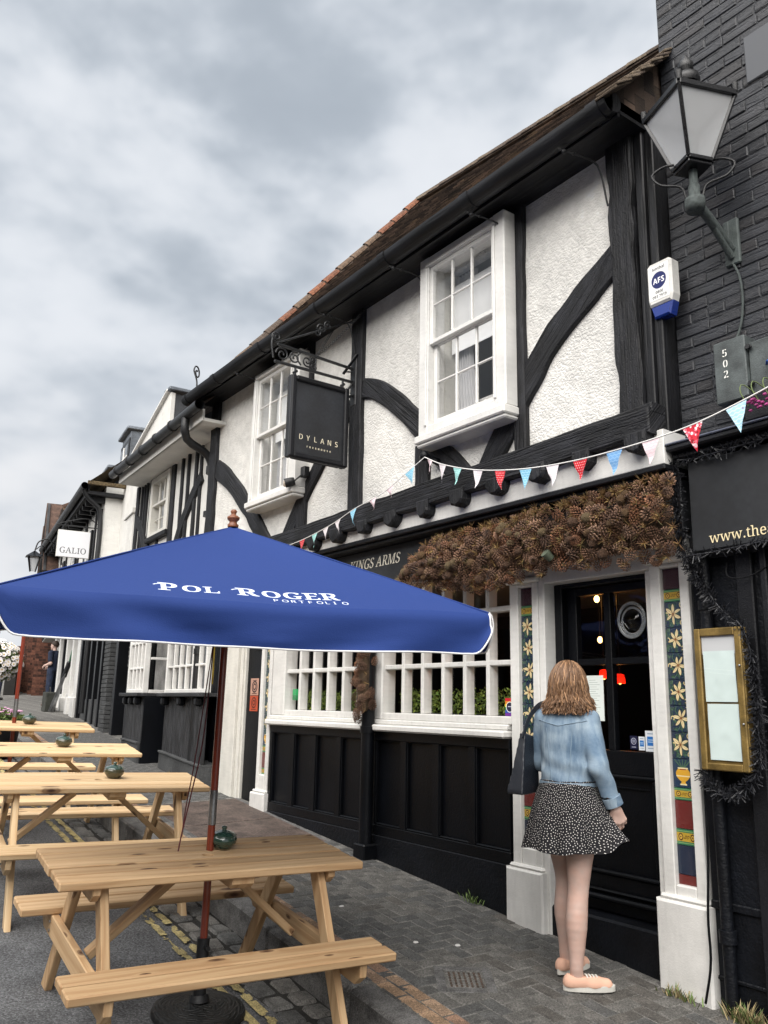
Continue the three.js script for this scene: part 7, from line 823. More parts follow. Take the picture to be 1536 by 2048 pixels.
  { const n = 150, m = 26, p = [], uv = [], ix = []; for (let j = 0; j <= m; j++) for (let i = 0; i <= n; i++) { const v = j / m, a = i / n * 6.2832; let da = Math.abs(a - 6.20); da = Math.min(da, 6.2832 - da); const pull = Math.exp(-((da / 0.34) ** 2)); const fold = (0.55 * Math.sin(a * 9 + 1.3 * Math.sin(a * 2)) + 0.45 * Math.sin(a * 14 + 2)) * 0.017 * Math.pow(v, 1.2); const fl = Math.pow(v, 0.75); const rx = lerp(0.140, 0.240, fl) + fold + 0.085 * pull * v * v, rz = lerp(0.115, 0.195, fl) + fold; const y = lerp(0.985, 0.632, v) + 0.075 * pull * v * v + 0.008 * Math.sin(a * 5) * v; p.push(Math.cos(a) * rx, y, -Math.sin(a) * rz + 0.006 + 0.012 * v); uv.push(a * 0.2, -v * 0.36); } for (let j = 0; j < m; j++) for (let i = 0; i < n; i++) { const A = j * (n + 1) + i; ix.push(A, A + n + 1, A + 1, A + 1, A + n + 1, A + n + 2); } const g = new THREE.BufferGeometry(); g.setAttribute('position', new THREE.Float32BufferAttribute(p, 3)); g.setAttribute('uv', new THREE.Float32BufferAttribute(uv, 2)); g.setIndex(ix); g.computeVertexNormals(); part(w, 'skirt', g, std({ map: print, roughness: 0.85, side: THREE.DoubleSide, bumpMap: rep(T.fine, 0.08), bumpScale: 0.0005 })); }
  // shoulder-length wavy hair
  const hairM = std({ vertexColors: true, roughness: 0.5 });
  { const cap = (x, y, z) => { let d = ell(x, y, z, [H[0], H[1] + 0.032, H[2] + 0.020], [0.086, 0.104, 0.100]); d = smin(d, ell(x, y, z, [H[0] + 0.003, H[1] - 0.045, H[2] + 0.045], [0.100, 0.095, 0.070]), 0.05); d = Math.max(d, -(z - H[2] + 0.045) - 0.05 * clamp((y - H[1] - 0.03) / 0.07) - 0.0); return d; }; const g = nets(cap, [-0.13, 1.32, -0.14], [0.16, 1.64, 0.14], 0.008); const c = []; for (let i = 0; i < g.attributes.position.count; i++) c.push(0.075, 0.042, 0.023); g.setAttribute('color', new THREE.Float32BufferAttribute(c, 3)); const hs = part(w, 'hair', g, hairM);
    const S = []; for (let i = 0; i < 1050; i++) { const a = rr(-0.75, 3.89), u = Math.pow(R(), 0.7); /* a: 0 right, pi/2 back, pi left */ const ca = Math.cos(a), sa = Math.sin(a); const pts = []; const end = rr(1.315, 1.385), ph = R() * 6.28, amp = rr(0.004, 0.012), fr = rr(24, 40), lay = rr(0.0, 0.014), flip = rr(0, 0.03); for (let k = 0; k <= 11; k++) { const t = k / 11; const y0 = H[1] + 0.137 - 0.10 * u * 0.5; const y = lerp(y0, end, Math.pow(t, 1.05)); const h = clamp((y - (H[1] - 0.02)) / 0.155, -1, 1); let rx, rz; if (h > 0) { const s = Math.sqrt(Math.max(0.02, 1 - h * h)); rx = 0.091 * s; rz = 0.104 * s; } else { rx = lerp(0.091, 0.116, -h); rz = lerp(0.104, 0.102, -h); } const o = lay + amp * Math.sin(y * fr * 2 + ph) * t + flip * sstep(0.8, 1, t); const tw = 0.12 * Math.sin(y * fr + ph) * t; pts.push(V(H[0] + Math.cos(a + tw) * (rx + o), y, H[2] + 0.022 + Math.sin(a + tw) * (rz + o) - (h < 0 ? 0.0 : 0))); } const g2 = new THREE.TubeGeometry(new THREE.CatmullRomCurve3(pts), 14, rr(0.0013, 0.0030), 4); const k = rr(0.6, 1.5), base = R() < 0.3 ? [0.29, 0.165, 0.085] : [0.15, 0.078, 0.038]; const c2 = []; for (let q = 0; q < g2.attributes.position.count; q++) c2.push(base[0] * k, base[1] * k, base[2] * k); g2.setAttribute('color', new THREE.Float32BufferAttribute(c2, 3)); S.push(g2); } const st = part(hs, 'strands', S, hairM); st.userData.kind = 'stuff'; }
  // canvas shoes
  const peach = std({ color: lin(0.72, 0.43, 0.31), bumpMap: rep(T.fine, 0.02), bumpScale: 0.0006, roughness: 0.9 }), rub = std({ color: lin(0.72, 0.71, 0.67), roughness: 0.7, map: rep(T.grime, 0.2) });
  for (const [an, yaw, gnd] of [[ankL, -0.28, gL], [ankR, -0.95, gR]]) {
    const sh = new THREE.Group(); sh.name = 'shoe'; sh.org = V(0, 0, 0); w.add(sh); sh.position.set(an[0], gnd, an[2]); sh.rotation.y = yaw; // toe towards -z
    const out = []; for (let i = 0; i < 40; i++) { const a = i / 40 * 6.283, c = Math.cos(a), s = Math.sin(a); const z = s * 0.128, wd = (0.034 + 0.010 * clamp(-s * 0.9 + 0.25)) * (1 - 0.06 * (s < 0 ? 1 : 0)); out.push([c * wd * 1.02 / Math.max(0.55, Math.sqrt(Math.abs(c)) + 0.12) * Math.sqrt(Math.abs(c) + 0.02) * 1.05, z - 0.062]); }
    const ss = new THREE.Shape(out.map((q) => new THREE.Vector2(q[0], -q[1]))); const sg = new THREE.ExtrudeGeometry(ss, { depth: 0.024, bevelEnabled: true, bevelSize: 0.003, bevelThickness: 0.003, bevelSegments: 2 }); sg.rotateX(-Math.PI / 2); sg.translate(0, 0.003, 0); part(sh, 'sole', boxUV(sg), rub);
    const uf = (x, y, z) => { let d = bones([[[0, 0.036, 0.035], [0, 0.034, -0.08], 0.034, 0.038], [[0, 0.03, -0.08], [0, 0.026, -0.148], 0.038, 0.032], [[0, 0.052, 0.030], [0, 0.052, -0.03], 0.028, 0.033]], 0.02)(x, y, z); d = Math.max(d, 0.020 - y, y - (0.066 + 0.014 * sstep(-0.0, 0.06, z))); return d; };
    part(sh, 'upper', nets(uf, [-0.06, 0.0, -0.20], [0.06, 0.11, 0.09], 0.005), peach); part(sh, 'laces', [0, 1, 2, 3].map((k) => tube([[-0.026, 0.062 - k * 0.003, -0.040 - k * 0.017], [0, 0.074 - k * 0.001, -0.046 - k * 0.017], [0.026, 0.062 - k * 0.003, -0.050 - k * 0.017]], 0.005, 10, 5)), rub);
    part(sh, 'foxing_stripe', tube(out.filter((_, i) => i % 2 === 0).map((q) => [q[0] * 1.05, 0.0235, q[1] * 1.0 + 0.0]), 0.0014, 60, 4, true), M.gloss);
  }
  // shoulder bag
  const bg = thing('shoulder_bag', 'black leather shoulder bag with a zip hanging at the woman\'s left side', 'bag', pos); bg.org = V(0, 0, 0); bg.rotation.y = th; const lea = phy({ color: lin(0.014, 0.017, 0.024), roughness: 0.38, bumpMap: rep(T.fine, 0.04), bumpScale: 0.0012, clearcoat: 0.2 });
  const bfld = (x, y, z) => { const t = clamp((1.20 - y) / 0.28); const cx = -0.212 - 0.02 * t, hw = lerp(0.012, 0.040, t), hz = lerp(0.075, 0.11, t); const q = Math.max(Math.abs(x - cx) - hw, Math.abs(z - 0.035 - 0.03 * t) - hz); return Math.max(q, y - 1.20 - 0.18 * (z - 0.05), 0.905 - y) - 0.006 + 0.010 * (fbm3(x * 12, y * 9, z * 9, 2) - 0.5); };
  part(bg, 'pouch', nets(bfld, [-0.36, 0.86, -0.16], [-0.14, 1.26, 0.30], 0.008), lea); part(bg, 'zip', tube([[-0.214, 1.185, -0.06], [-0.216, 1.205, 0.03], [-0.216, 1.218, 0.10]], 0.0045, 20, 5), M.chrome);
  const strapG = (o) => { const c = new THREE.CatmullRomCurve3([V(-0.205, 1.19, 0.12), V(-0.185, 1.29, 0.09), V(-0.145, 1.365, 0.035), V(-0.12, 1.378, -0.01), V(-0.14, 1.35, -0.07), V(-0.19, 1.27, -0.085), V(-0.208, 1.18, -0.03)].map((p) => p.add(V(o, 0, o)))); const n = 40, P = [], ix = []; for (let i = 0; i <= n; i++) { const p = c.getPointAt(i / n), t = c.getTangentAt(i / n); const s = new THREE.Vector3().crossVectors(t, V(-1, -0.4, 0)).normalize().multiplyScalar(0.014), u = new THREE.Vector3().crossVectors(s, t).normalize().multiplyScalar(0.0025); for (const q of [p.clone().add(s).add(u), p.clone().sub(s).add(u), p.clone().sub(s).sub(u), p.clone().add(s).sub(u)]) P.push(q.x, q.y, q.z); } for (let i = 0; i < n; i++) for (let k = 0; k < 4; k++) { const a = i * 4 + k, b = i * 4 + (k + 1) % 4; ix.push(a, b, a + 4, b, b + 4, a + 4); } const g = new THREE.BufferGeometry(); g.setAttribute('position', new THREE.Float32BufferAttribute(P, 3)); g.setIndex(ix); const q = g.toNonIndexed(); q.computeVertexNormals(); return boxUV(q); }; part(bg, 'strap', strapG(0), lea);
}
// man standing further up the pavement
function standingFigure(name, label, pos, th, o) {
  const w = thing(name, label, 'person', pos); w.org = V(0, 0, 0); w.rotation.y = th; w.scale.setScalar(o.s || 1);
  const B = [[[-0.09, 0.9, 0], [-0.09, 0.5, -0.01], 0.08, 0.06], [[-0.09, 0.5, -0.01], [-0.10, 0.09, 0.02], 0.055, 0.036], [[0.09, 0.9, 0], [0.10, 0.5, -0.02], 0.08, 0.06], [[0.10, 0.5, -0.02], [0.11, 0.09, 0.0], 0.055, 0.036], [[0, 0.95, 0], [0, 1.15, 0.01], 0.12, 0.12], [[0, 1.15, 0.01], [0, 1.32, 0.01], 0.13, 0.13], [[-0.10, 1.38, 0], [0.10, 1.38, 0], 0.08, 0.08], [[0, 1.4, 0], [0, 1.54, -0.01], 0.055, 0.052], [[-0.19, 1.40, 0], [-0.23, 1.12, 0.05], 0.052, 0.043], [[-0.23, 1.12, 0.05], [-0.12, 1.06, -0.20], 0.042, 0.030], [[0.19, 1.40, 0], [0.23, 1.12, 0.05], 0.052, 0.043], [[0.23, 1.12, 0.05], [0.12, 1.06, -0.20], 0.042, 0.030]]; const H = [0, 1.61, -0.03];
  const L = handField([-0.12, 1.06, -0.20], [-0.23, 1.12, 0.05], [0.6, -0.4, 0], 1), Rh = handField([0.12, 1.06, -0.20], [0.23, 1.12, 0.05], [-0.6, -0.4, 0], 1);
  part(w, 'body', [nets(bones(B, 0.03), [-0.36, 0, -0.34], [0.36, 1.6, 0.24], 0.016), nets(headField(H, 1.05), [-0.11, 1.45, -0.18], [0.11, 1.76, 0.12], 0.008), nets(L.f, L.c.map((v) => v - 0.13), L.c.map((v) => v + 0.12), 0.006), nets(Rh.f, Rh.c.map((v) => v - 0.13), Rh.c.map((v) => v + 0.12), 0.006)], skin);
  const sh = bones([[[0, 0.97, 0], [0, 1.33, 0.01], 0.145, 0.15], [[-0.13, 1.40, 0], [0.13, 1.40, 0], 0.075, 0.075], [[-0.19, 1.40, 0], [-0.222, 1.2, 0.035], 0.068, 0.064], [[0.19, 1.40, 0], [0.222, 1.2, 0.035], 0.068, 0.064]], 0.035); part(w, 'shirt', nets((x, y, z) => Math.max(sh(x, y, z), y - 1.475) + 0.010 * (fbm3(x * 9, y * 9, z * 9, 2) - 0.5), [-0.34, 0.8, -0.22], [0.34, 1.52, 0.22], 0.014), o.shirt);
  const tr = bones([[[-0.08, 0.93, 0], [-0.09, 0.5, -0.01], 0.112, 0.085], [[-0.09, 0.5, -0.01], [-0.10, 0.10, 0.02], 0.083, 0.066], [[0.08, 0.93, 0], [0.10, 0.5, -0.02], 0.112, 0.085], [[0.10, 0.5, -0.02], [0.11, 0.10, 0.0], 0.083, 0.066]], 0.02); part(w, 'trousers', nets((x, y, z) => Math.max(tr(x, y, z), y - 1.0, 0.07 - y) + 0.012 * (fbm3(x * 10, y * 8, z * 10, 2) - 0.5), [-0.28, 0.03, -0.2], [0.28, 1.06, 0.2], 0.014), o.legs);
  for (const [x, z] of [[-0.10, 0.02], [0.11, 0.0]]) part(w, 'shoe', nets((X, Y, Z) => Math.max(bones([[[x, 0.045, z + 0.04], [x, 0.035, z - 0.16], 0.05, 0.045]], 0.01)(X, Y, Z), 0.002 - Y), [x - 0.08, -0.02, z - 0.24], [x + 0.08, 0.13, z + 0.12], 0.012), o.shoes);
  const hf = headField(H, 1.05); part(w, 'hair', nets((x, y, z) => Math.max(ell(x, y, z, [0, H[1] + 0.03, H[2] + 0.02], [0.088, 0.108, 0.105]) + 0.012 * (fbm3(x * 40, y * 40, z * 40, 2) - 0.5), -(y - H[1] - 0.02 - 0.5 * Math.max(0, -(z - H[2]) - 0.02)) - 0.05 * sstep(-0.02, 0.05, z - H[2])), [-0.12, 1.5, -0.18], [0.12, 1.78, 0.14], 0.009), o.hair); return w;
}
{
  const x = -20.6, z = -1.50; standingFigure('person', 'man in a navy polo shirt and jeans standing on the pavement beyond the tables', [x, pavY(x, z), z], 2.3, { s: 0.855, shirt: std({ color: lin(0.012, 0.018, 0.04), roughness: 0.9 }), legs: std({ color: lin(0.022, 0.035, 0.075), map: rep(T.patch, 0.3), roughness: 0.9 }), shoes: std({ color: lin(0.10, 0.07, 0.06), roughness: 0.7 }), hair: std({ color: lin(0.035, 0.022, 0.015), roughness: 0.7 }) });
}
{
  const x = -23.9, z = -1.0; standingFigure('person', 'figure in a pale blue top at the far left edge, beyond the flowering bush', [x, pavY(x, z), z], 0.6, { s: 0.86, shirt: std({ color: lin(0.42, 0.58, 0.62), roughness: 0.9 }), legs: std({ color: lin(0.02, 0.025, 0.05), roughness: 0.9 }), shoes: std({ color: lin(0.05, 0.05, 0.05), roughness: 0.7 }), hair: std({ color: lin(0.05, 0.03, 0.02), roughness: 0.7 }) });
}
// ---------- small things ----------
const onPav = (x, z) => pavY(x, z);
{ // drain cover
  const x = -3.54, z = 0.885, t = thing('drain_cover', 'small square iron drain cover set in the pavers', 'drain cover', [x, onPav(x, z), z]); t.org = V(0, 0, 0); t.quaternion.copy(slopeQ(x, z, -0.6)); const rust = std({ color: lin(0.13, 0.085, 0.06), map: rep(T.stone, 0.2), bumpMap: rep(T.fine, 0.06), bumpScale: 0.002, roughness: 0.85 });
  part(t, 'surround', [bx(-0.155, 0.155, -0.03, 0.001, -0.15, -0.10, 0.004), bx(-0.155, 0.155, -0.03, 0.001, 0.10, 0.15, 0.004), bx(-0.155, -0.105, -0.03, 0.001, -0.10, 0.10, 0.004), bx(0.105, 0.155, -0.03, 0.001, -0.10, 0.10, 0.004)], M.granite[1]); part(t, 'plate', bx(-0.103, 0.103, -0.03, -0.006, -0.098, 0.098, 0.003), rust);
  for (let i = 0; i < 6; i++) for (let j = 0; j < 7; j++) { const g = bx(-0.088 + i * 0.031, -0.088 + i * 0.031 + 0.023, -0.006, 0.0, -0.088 + j * 0.026, -0.088 + j * 0.026 + 0.012, 0.002); part(t, 'tread', g, rust); }
}
{ // cellar hatch by the side door
  const x = -7.03, z = 0.50, t = thing('cellar_hatch', 'rusty chequered cellar hatch in the pavement by the side door', 'hatch', [x, onPav(x, z), z]); t.org = V(0, 0, 0); t.quaternion.copy(slopeQ(x, z, -0.03)); const m = std({ color: lin(0.17, 0.125, 0.105), map: rep(T.stone, 0.6), bumpMap: rep(tex(256, 256, (u, v) => { const a = u * 8, b = v * 8, i = Math.floor(a), j = Math.floor(b), fx = a - i - 0.5, fy = b - j - 0.5, s = (i + j) % 2 ? 1 : -1, p = fx + s * fy, q = fx - s * fy; return Math.exp(-((p / 0.75) ** 2 * 4) - (q / 0.16) ** 2); }), 0.22), bumpScale: 0.004, roughness: 0.7 });
  for (const [a, b] of [[-0.88, -0.01], [0.01, 0.88]]) part(t, 'leaf', bx(a, b, -0.03, 0.002, -0.44, 0.44, 0.004), m); part(t, 'rim', [bx(-0.91, 0.91, -0.03, 0.0, -0.48, -0.445, 0.003), bx(-0.91, 0.91, -0.03, 0.0, 0.445, 0.48, 0.003)], M.granite[1]);
}
// flat print on the panes and doors
function card(name, label, category, draw, w, h, pos, rot, px = 256) { const tx = canvasTex(px, Math.round(px * h / w), draw); const g = new THREE.BoxGeometry(w, h, 0.0012); const m = shadow(new THREE.Mesh(g, std({ map: tx, roughness: 0.5 }))); m.name = numbered(name); m.position.set(...pos); if (rot) m.rotation.set(...rot); m.org = V(...pos); scene.add(m); return tag(m, label, category); }
const badge = (bg, fg) => (c, w, h) => { c.fillStyle = bg; c.fillRect(0, 0, w, h); c.strokeStyle = fg; c.lineWidth = w * 0.05; c.beginPath(); c.arc(w / 2, h * 0.4, w * 0.33, 0, 7); c.stroke(); c.lineWidth = w * 0.03; for (let i = 0; i < 4; i++) { c.beginPath(); c.moveTo(w * 0.28, h * (0.30 + i * 0.06)); c.lineTo(w * 0.72, h * (0.30 + i * 0.06)); c.stroke(); } c.fillStyle = fg; c.fillRect(w * 0.2, h * 0.82, w * 0.6, h * 0.04); };
const blueCard = (c, w, h) => { c.fillStyle = '#e8edf2'; c.fillRect(0, 0, w, h); c.fillStyle = '#2a76c4'; c.fillRect(w * 0.16, h * 0.28, w * 0.68, h * 0.44); c.fillStyle = '#bcd6ee'; c.fillRect(w * 0.24, h * 0.42, w * 0.5, h * 0.04); c.fillRect(w * 0.24, h * 0.52, w * 0.5, h * 0.04); c.fillStyle = '#8fa3b8'; c.fillRect(w * 0.2, h * 0.12, w * 0.6, h * 0.05); c.fillRect(w * 0.2, h * 0.82, w * 0.6, h * 0.04); };
card('notice_sheet', 'white paper notice behind the pub door glass beside the woman\'s head', 'notice', (c, w, h) => { c.fillStyle = '#e4ebe6'; c.fillRect(0, 0, w, h); c.fillStyle = '#9aa5a0'; for (let i = 0; i < 16; i++) c.fillRect(w * 0.14, h * (0.1 + i * 0.05), w * (0.4 + 0.3 * ((i * 7) % 5) / 5), h * 0.008); }, 0.13, 0.27, [-3.51, 1.675, -0.150]);
card('window_sticker', 'dark round-badge sticker low on the pub door glass', 'sticker', badge('#15183a', '#cfd2e6'), 0.052, 0.075, [-3.241, 1.425, -0.152]);
card('window_sticker', 'small blue and white payment card sticker between the badge and the larger blue card', 'sticker', blueCard, 0.042, 0.076, [-3.185, 1.422, -0.152]);
card('window_sticker', 'larger blue and white payment sticker at the door glass edge by the tiled pilaster', 'sticker', blueCard, 0.075, 0.115, [-3.12, 1.437, -0.150]);
card('rainbow_sticker', 'rainbow badge sticker in the corner of the long window', 'sticker', (c, w, h) => { ['#c8202c', '#e08a26', '#e8d23a', '#2d8a48', '#2a50a8', '#6a2a90'].forEach((k, i) => { c.fillStyle = k; c.fillRect(0, h * i / 6, w, h / 6 + 1); }); c.fillStyle = '#20223c'; c.beginPath(); c.arc(w / 2, h / 2, w * 0.38, 0, 7); c.fill(); c.strokeStyle = '#fff'; c.lineWidth = w * 0.05; c.stroke(); c.fillStyle = '#c9cbe0'; c.fillRect(w * 0.3, h * 0.45, w * 0.4, h * 0.05); }, 0.085, 0.115, [-4.135, 1.612, -0.036]);
card('green_sticker', 'green notice in the bottom corner of the left-hand long window', 'sticker', (c, w, h) => { c.fillStyle = '#1fa05a'; c.fillRect(0, 0, w, h); c.fillStyle = '#157a44'; c.fillRect(0, h * 0.55, w, h * 0.45); }, 0.10, 0.10, [-6.97, 1.69, -0.055]);
card('door_poster', 'pale circular-logo poster on the black side door', 'poster', (c, w, h) => { c.fillStyle = '#b9907e'; c.fillRect(0, 0, w, h); c.strokeStyle = '#2c1b1b'; c.lineWidth = w * 0.09; for (const r of [0.3, 0.16]) { c.beginPath(); c.arc(w / 2, h * 0.5, w * r, 0, 7); c.stroke(); } c.fillStyle = '#3a2422'; c.fillRect(w * 0.2, h * 0.88, w * 0.6, h * 0.05); c.fillRect(w * 0.25, h * 0.1, w * 0.5, h * 0.04); }, 0.17, 0.165, [-7.73, 1.765, -0.025]);
card('door_poster', 'red-orange poster below the pale one on the side door', 'poster', (c, w, h) => { c.fillStyle = '#b04a2c'; c.fillRect(0, 0, w, h); c.strokeStyle = '#4a1a12'; c.lineWidth = w * 0.08; for (const r of [0.28, 0.13]) { c.beginPath(); c.arc(w / 2, h * 0.45, w * r, 0, 7); c.stroke(); } c.fillStyle = '#4a1a12'; c.fillRect(w * 0.2, h * 0.86, w * 0.6, h * 0.05); }, 0.17, 0.15, [-7.73, 1.603, -0.025]);
// clipped box plants along the inside of the long windows
function leaves(n, put3, size, seed) { const q = mulberry(seed), pos = [], col = []; for (let i = 0; i < n; i++) { const p = put3(q), a = V(q() - 0.5, q() - 0.5, q() - 0.5).normalize(), b = V(q() - 0.5, q() - 0.5, q() - 0.5).cross(a).normalize(); const s = size * (0.6 + q() * 0.8); const A = p.clone().addScaledVector(a, s), B = p.clone().addScaledVector(b, s * 0.45), C2 = p.clone().addScaledVector(a, -s), D = p.clone().addScaledVector(b, -s * 0.45); const k = 0.55 + q() * 0.9, t = q(); const c = [lerp(0.05, 0.13, t) * k, lerp(0.09, 0.17, t) * k, lerp(0.02, 0.035, t) * k]; for (const v of [A, B, C2, A, C2, D]) { pos.push(v.x, v.y, v.z); col.push(...c); } } const g = new THREE.BufferGeometry(); g.setAttribute('position', new THREE.Float32BufferAttribute(pos, 3)); g.setAttribute('color', new THREE.Float32BufferAttribute(col, 3)); g.computeVertexNormals(); return g; }
M.leaf = std({ vertexColors: true, roughness: 0.7, side: THREE.DoubleSide });
for (const [a, b, l] of [[-6.95, -5.88, 'low clipped green hedge inside the left-hand long window'], [-5.46, -4.1, 'low clipped green hedge inside the right-hand long window']]) { const t = thing('window_hedge', l, 'hedge', [(a + b) / 2, 1.50, -0.2], 'clipped hedges behind the long windows'); part(t, 'trough', bx(a, b, 1.50, 1.56, -0.26, -0.12, 0.006), M.satin); part(t, 'foliage', leaves(Math.round((b - a) * 1500), (q) => V(lerp(a, b, q()), 1.55 + q() * 0.17 + 0.02 * Math.sin(q() * 9), -0.105 - q() * 0.16), 0.014, 5), std({ color: lin(1.8, 1.8, 1.3), vertexColors: true, roughness: 0.7, side: THREE.DoubleSide })).userData.kind = 'stuff'; }  // yellow-green foliage, its colour also lifted to offset the dim light indoors
// planter and flowering bush up the street
{
  const x = -12.05, z = 1.42, y = roadY(x, z); const t = thing('planter_tub', 'black tub of small pink flowers on the road edge beyond the tables', 'planter', [x, y, z]); part(t, 'tub', xf(lathe([[0, 0], [0.24, 0], [0.30, 0.42], [0.31, 0.45], [0.27, 0.45], [0.25, 0.40], [0, 0.40]], 24), { p: [x, y, z] }), M.satin); part(t, 'foliage', leaves(1500, (q) => { const a = q() * 6.28, r = Math.sqrt(q()) * 0.33; return V(x + Math.cos(a) * r, y + 0.43 + q() * 0.16 * (1.2 - r * 2), z + Math.sin(a) * r); }, 0.028, 3), M.leaf).userData.kind = 'stuff'; const f = []; for (let i = 0; i < 60; i++) { const a = rr(0, 6.28), r = Math.sqrt(R()) * 0.32; f.push(xf(new THREE.IcosahedronGeometry(0.022, 0), { p: [x + Math.cos(a) * r, y + 0.54 + rr(0, 0.10) - r * 0.15, z + Math.sin(a) * r], s: [1, 0.5, 1] })); } part(t, 'blossom', f, std({ color: lin(0.62, 0.34, 0.50), roughness: 0.8 })).userData.kind = 'stuff';
}
{
  const x = -16.35, z = 0.72, y = roadY(x, z); const t = thing('flowering_bush', 'standard bush covered in white daisy-like flowers beyond the planter', 'bush', [x, y, z]); part(t, 'trunk', [tube([[x, y, z], [x + 0.03, y + 0.4, z], [x, y + 0.75, z + 0.02]], 0.03, 10, 8), ...[0, 1, 2, 3, 4].map((k) => tube([[x, y + 0.7, z], [x + Math.cos(k * 1.3) * 0.2, y + 0.95, z + Math.sin(k * 1.3) * 0.2], [x + Math.cos(k * 1.3) * 0.4, y + 1.25, z + Math.sin(k * 1.3) * 0.4]], 0.012, 8, 5))], std({ color: lin(0.06, 0.045, 0.03), roughness: 0.9 })); part(t, 'pot', xf(lathe([[0, 0], [0.18, 0], [0.23, 0.36], [0.20, 0.36], [0, 0.33]], 20), { p: [x, y, z] }), M.satin);
  const at = (q, k = 1) => { const a = q() * 6.28, u = q() * 2 - 1, r = 0.52 * Math.cbrt(k < 1 ? 0.6 + 0.4 * q() : q()); const s = Math.sqrt(1 - u * u); return V(x + Math.cos(a) * s * r, y + 1.18 + u * r * 0.72, z + Math.sin(a) * s * r); };
  part(t, 'crown', leaves(4200, (q) => at(q), 0.035, 8), M.leaf).userData.kind = 'stuff'; const q = mulberry(6), P = [], Cc = []; for (let i = 0; i < 420; i++) { const p = at(q, 0.5), n = V(p.x - x + 0.25, p.y - y - 1.15 + 0.1, p.z - z + 0.15).normalize(), u = new THREE.Vector3().crossVectors(n, V(0.3, 1, 0.2)).normalize(), v = new THREE.Vector3().crossVectors(n, u), r = 0.033 + q() * 0.014; p.addScaledVector(n, 0.03); for (let k = 0; k < 9; k++) { const a = k / 9 * 6.283, b = (k + 1) / 9 * 6.283; const e = (t2, rr2) => p.clone().addScaledVector(u, Math.cos(t2) * rr2).addScaledVector(v, Math.sin(t2) * rr2); const A = e(a, r), B = e(b, r), Ci = e(a, r * 0.35), Di = e(b, r * 0.35); for (const w of [Ci, A, B, Ci, B, Di]) { P.push(w.x, w.y, w.z); Cc.push(0.78, 0.74, 0.72); } for (const w of [p.clone().addScaledVector(n, 0.006), Ci, Di]) { P.push(w.x, w.y, w.z); Cc.push(0.55, 0.38, 0.12); } } } const g = new THREE.BufferGeometry(); g.setAttribute('position', new THREE.Float32BufferAttribute(P, 3)); g.setAttribute('color', new THREE.Float32BufferAttribute(Cc, 3)); g.computeVertexNormals(); part(t, 'blossom', g, M.leaf).userData.kind = 'stuff';
}
// folded aluminium tripod and bag by the white shop
{
  const x = -18.5, z = -1.02, y = pavY(x, z), t = thing('folded_tripod', 'folded silver tripod with green tip leaning against the white shop', 'tripod', [x, y, z]); const up = V(x + 0.42, y + 1.25, z - 0.16); for (const k of [-1, 0, 1]) part(t, 'leg', bar(V(x + k * 0.05, y + 0.01, z + Math.abs(k) * 0.06), V(lerp(x, up.x, 0.62) + k * 0.03, y + 0.78, lerp(z, up.z, 0.62)), 0.045, 0.028), M.chrome); part(t, 'head', bar(V(lerp(x, up.x, 0.55), y + 0.70, lerp(z, up.z, 0.55)), V(lerp(x, up.x, 0.85), y + 1.02, lerp(z, up.z, 0.85)), 0.09, 0.08, 0.02), M.iron); part(t, 'rod', bar(V(x + 0.18, y + 0.3, z - 0.03), V(up.x, up.y, up.z), 0.016, 0.016), M.chrome); part(t, 'tip', bar(V(lerp(x, up.x, 0.86), y + 1.02, lerp(z, up.z, 0.86)), up, 0.035, 0.03), std({ color: lin(0.03, 0.12, 0.06), roughness: 0.5 }));
  const b = thing('canvas_bag', 'dark canvas bag on the pavement beside the silver tripod', 'bag', [x - 0.28, y, z + 0.02]); part(b, 'body', nets((X, Y, Z) => Math.max(Math.abs(X) - 0.13, Math.abs(Y - 0.17) - 0.17, Math.abs(Z) - 0.08) - 0.03 + 0.03 * (fbm3(X * 9, Y * 9, Z * 9, 2) - 0.5), [-0.2, -0.06, -0.16], [0.2, 0.42, 0.16], 0.018).translate(x - 0.28, y + 0.03, z + 0.02), std({ color: lin(0.04, 0.042, 0.035), roughness: 0.9 })); part(b, 'handle', tube([[x - 0.36, y + 0.38, z + 0.02], [x - 0.3, y + 0.5, z + 0.02], [x - 0.24, y + 0.38, z + 0.02]], 0.012, 14, 6), M.iron);
}
// old street lantern on the white house
{
  const h = house('bracket_lantern', 'small dark lantern hanging by the red brick gable up the street', 'lantern', [-15.65, 0.35], 9, 3.78); const c = []; for (let k = 0; k < 4; k++) { const a = k * 1.5708 + 0.785; c.push(bar(V(Math.cos(a) * 0.06, 3.80, Math.sin(a) * 0.06), V(Math.cos(a) * 0.13, 4.06, Math.sin(a) * 0.13), 0.018, 0.018)); } part(h, 'frame', c, M.lampIron); part(h, 'glass', (() => { const g = new THREE.CylinderGeometry(0.12, 0.055, 0.25, 4, 1, true); g.rotateY(Math.PI / 4); return boxUV(g.translate(0, 3.93, 0)); })(), phy({ color: lin(0.8, 0.8, 0.8), transmission: 0.6, roughness: 0.3, thickness: 0, side: THREE.DoubleSide })); part(h, 'hood', (() => { const g = new THREE.ConeGeometry(0.2, 0.12, 4); g.rotateY(Math.PI / 4); return boxUV(g.translate(0, 4.12, 0)); })(), M.lampIron); part(h, 'bracket', [tube([[0, 4.18, 0], [0.0, 4.34, -0.05], [0.0, 4.4, -0.2], [0, 4.3, -0.32]], 0.014, 20, 6), tube([[0, 4.2, -0.02], [0.02, 4.27, -0.1], [0, 4.2, -0.2]], 0.009, 12, 5)], M.lampIron);
}
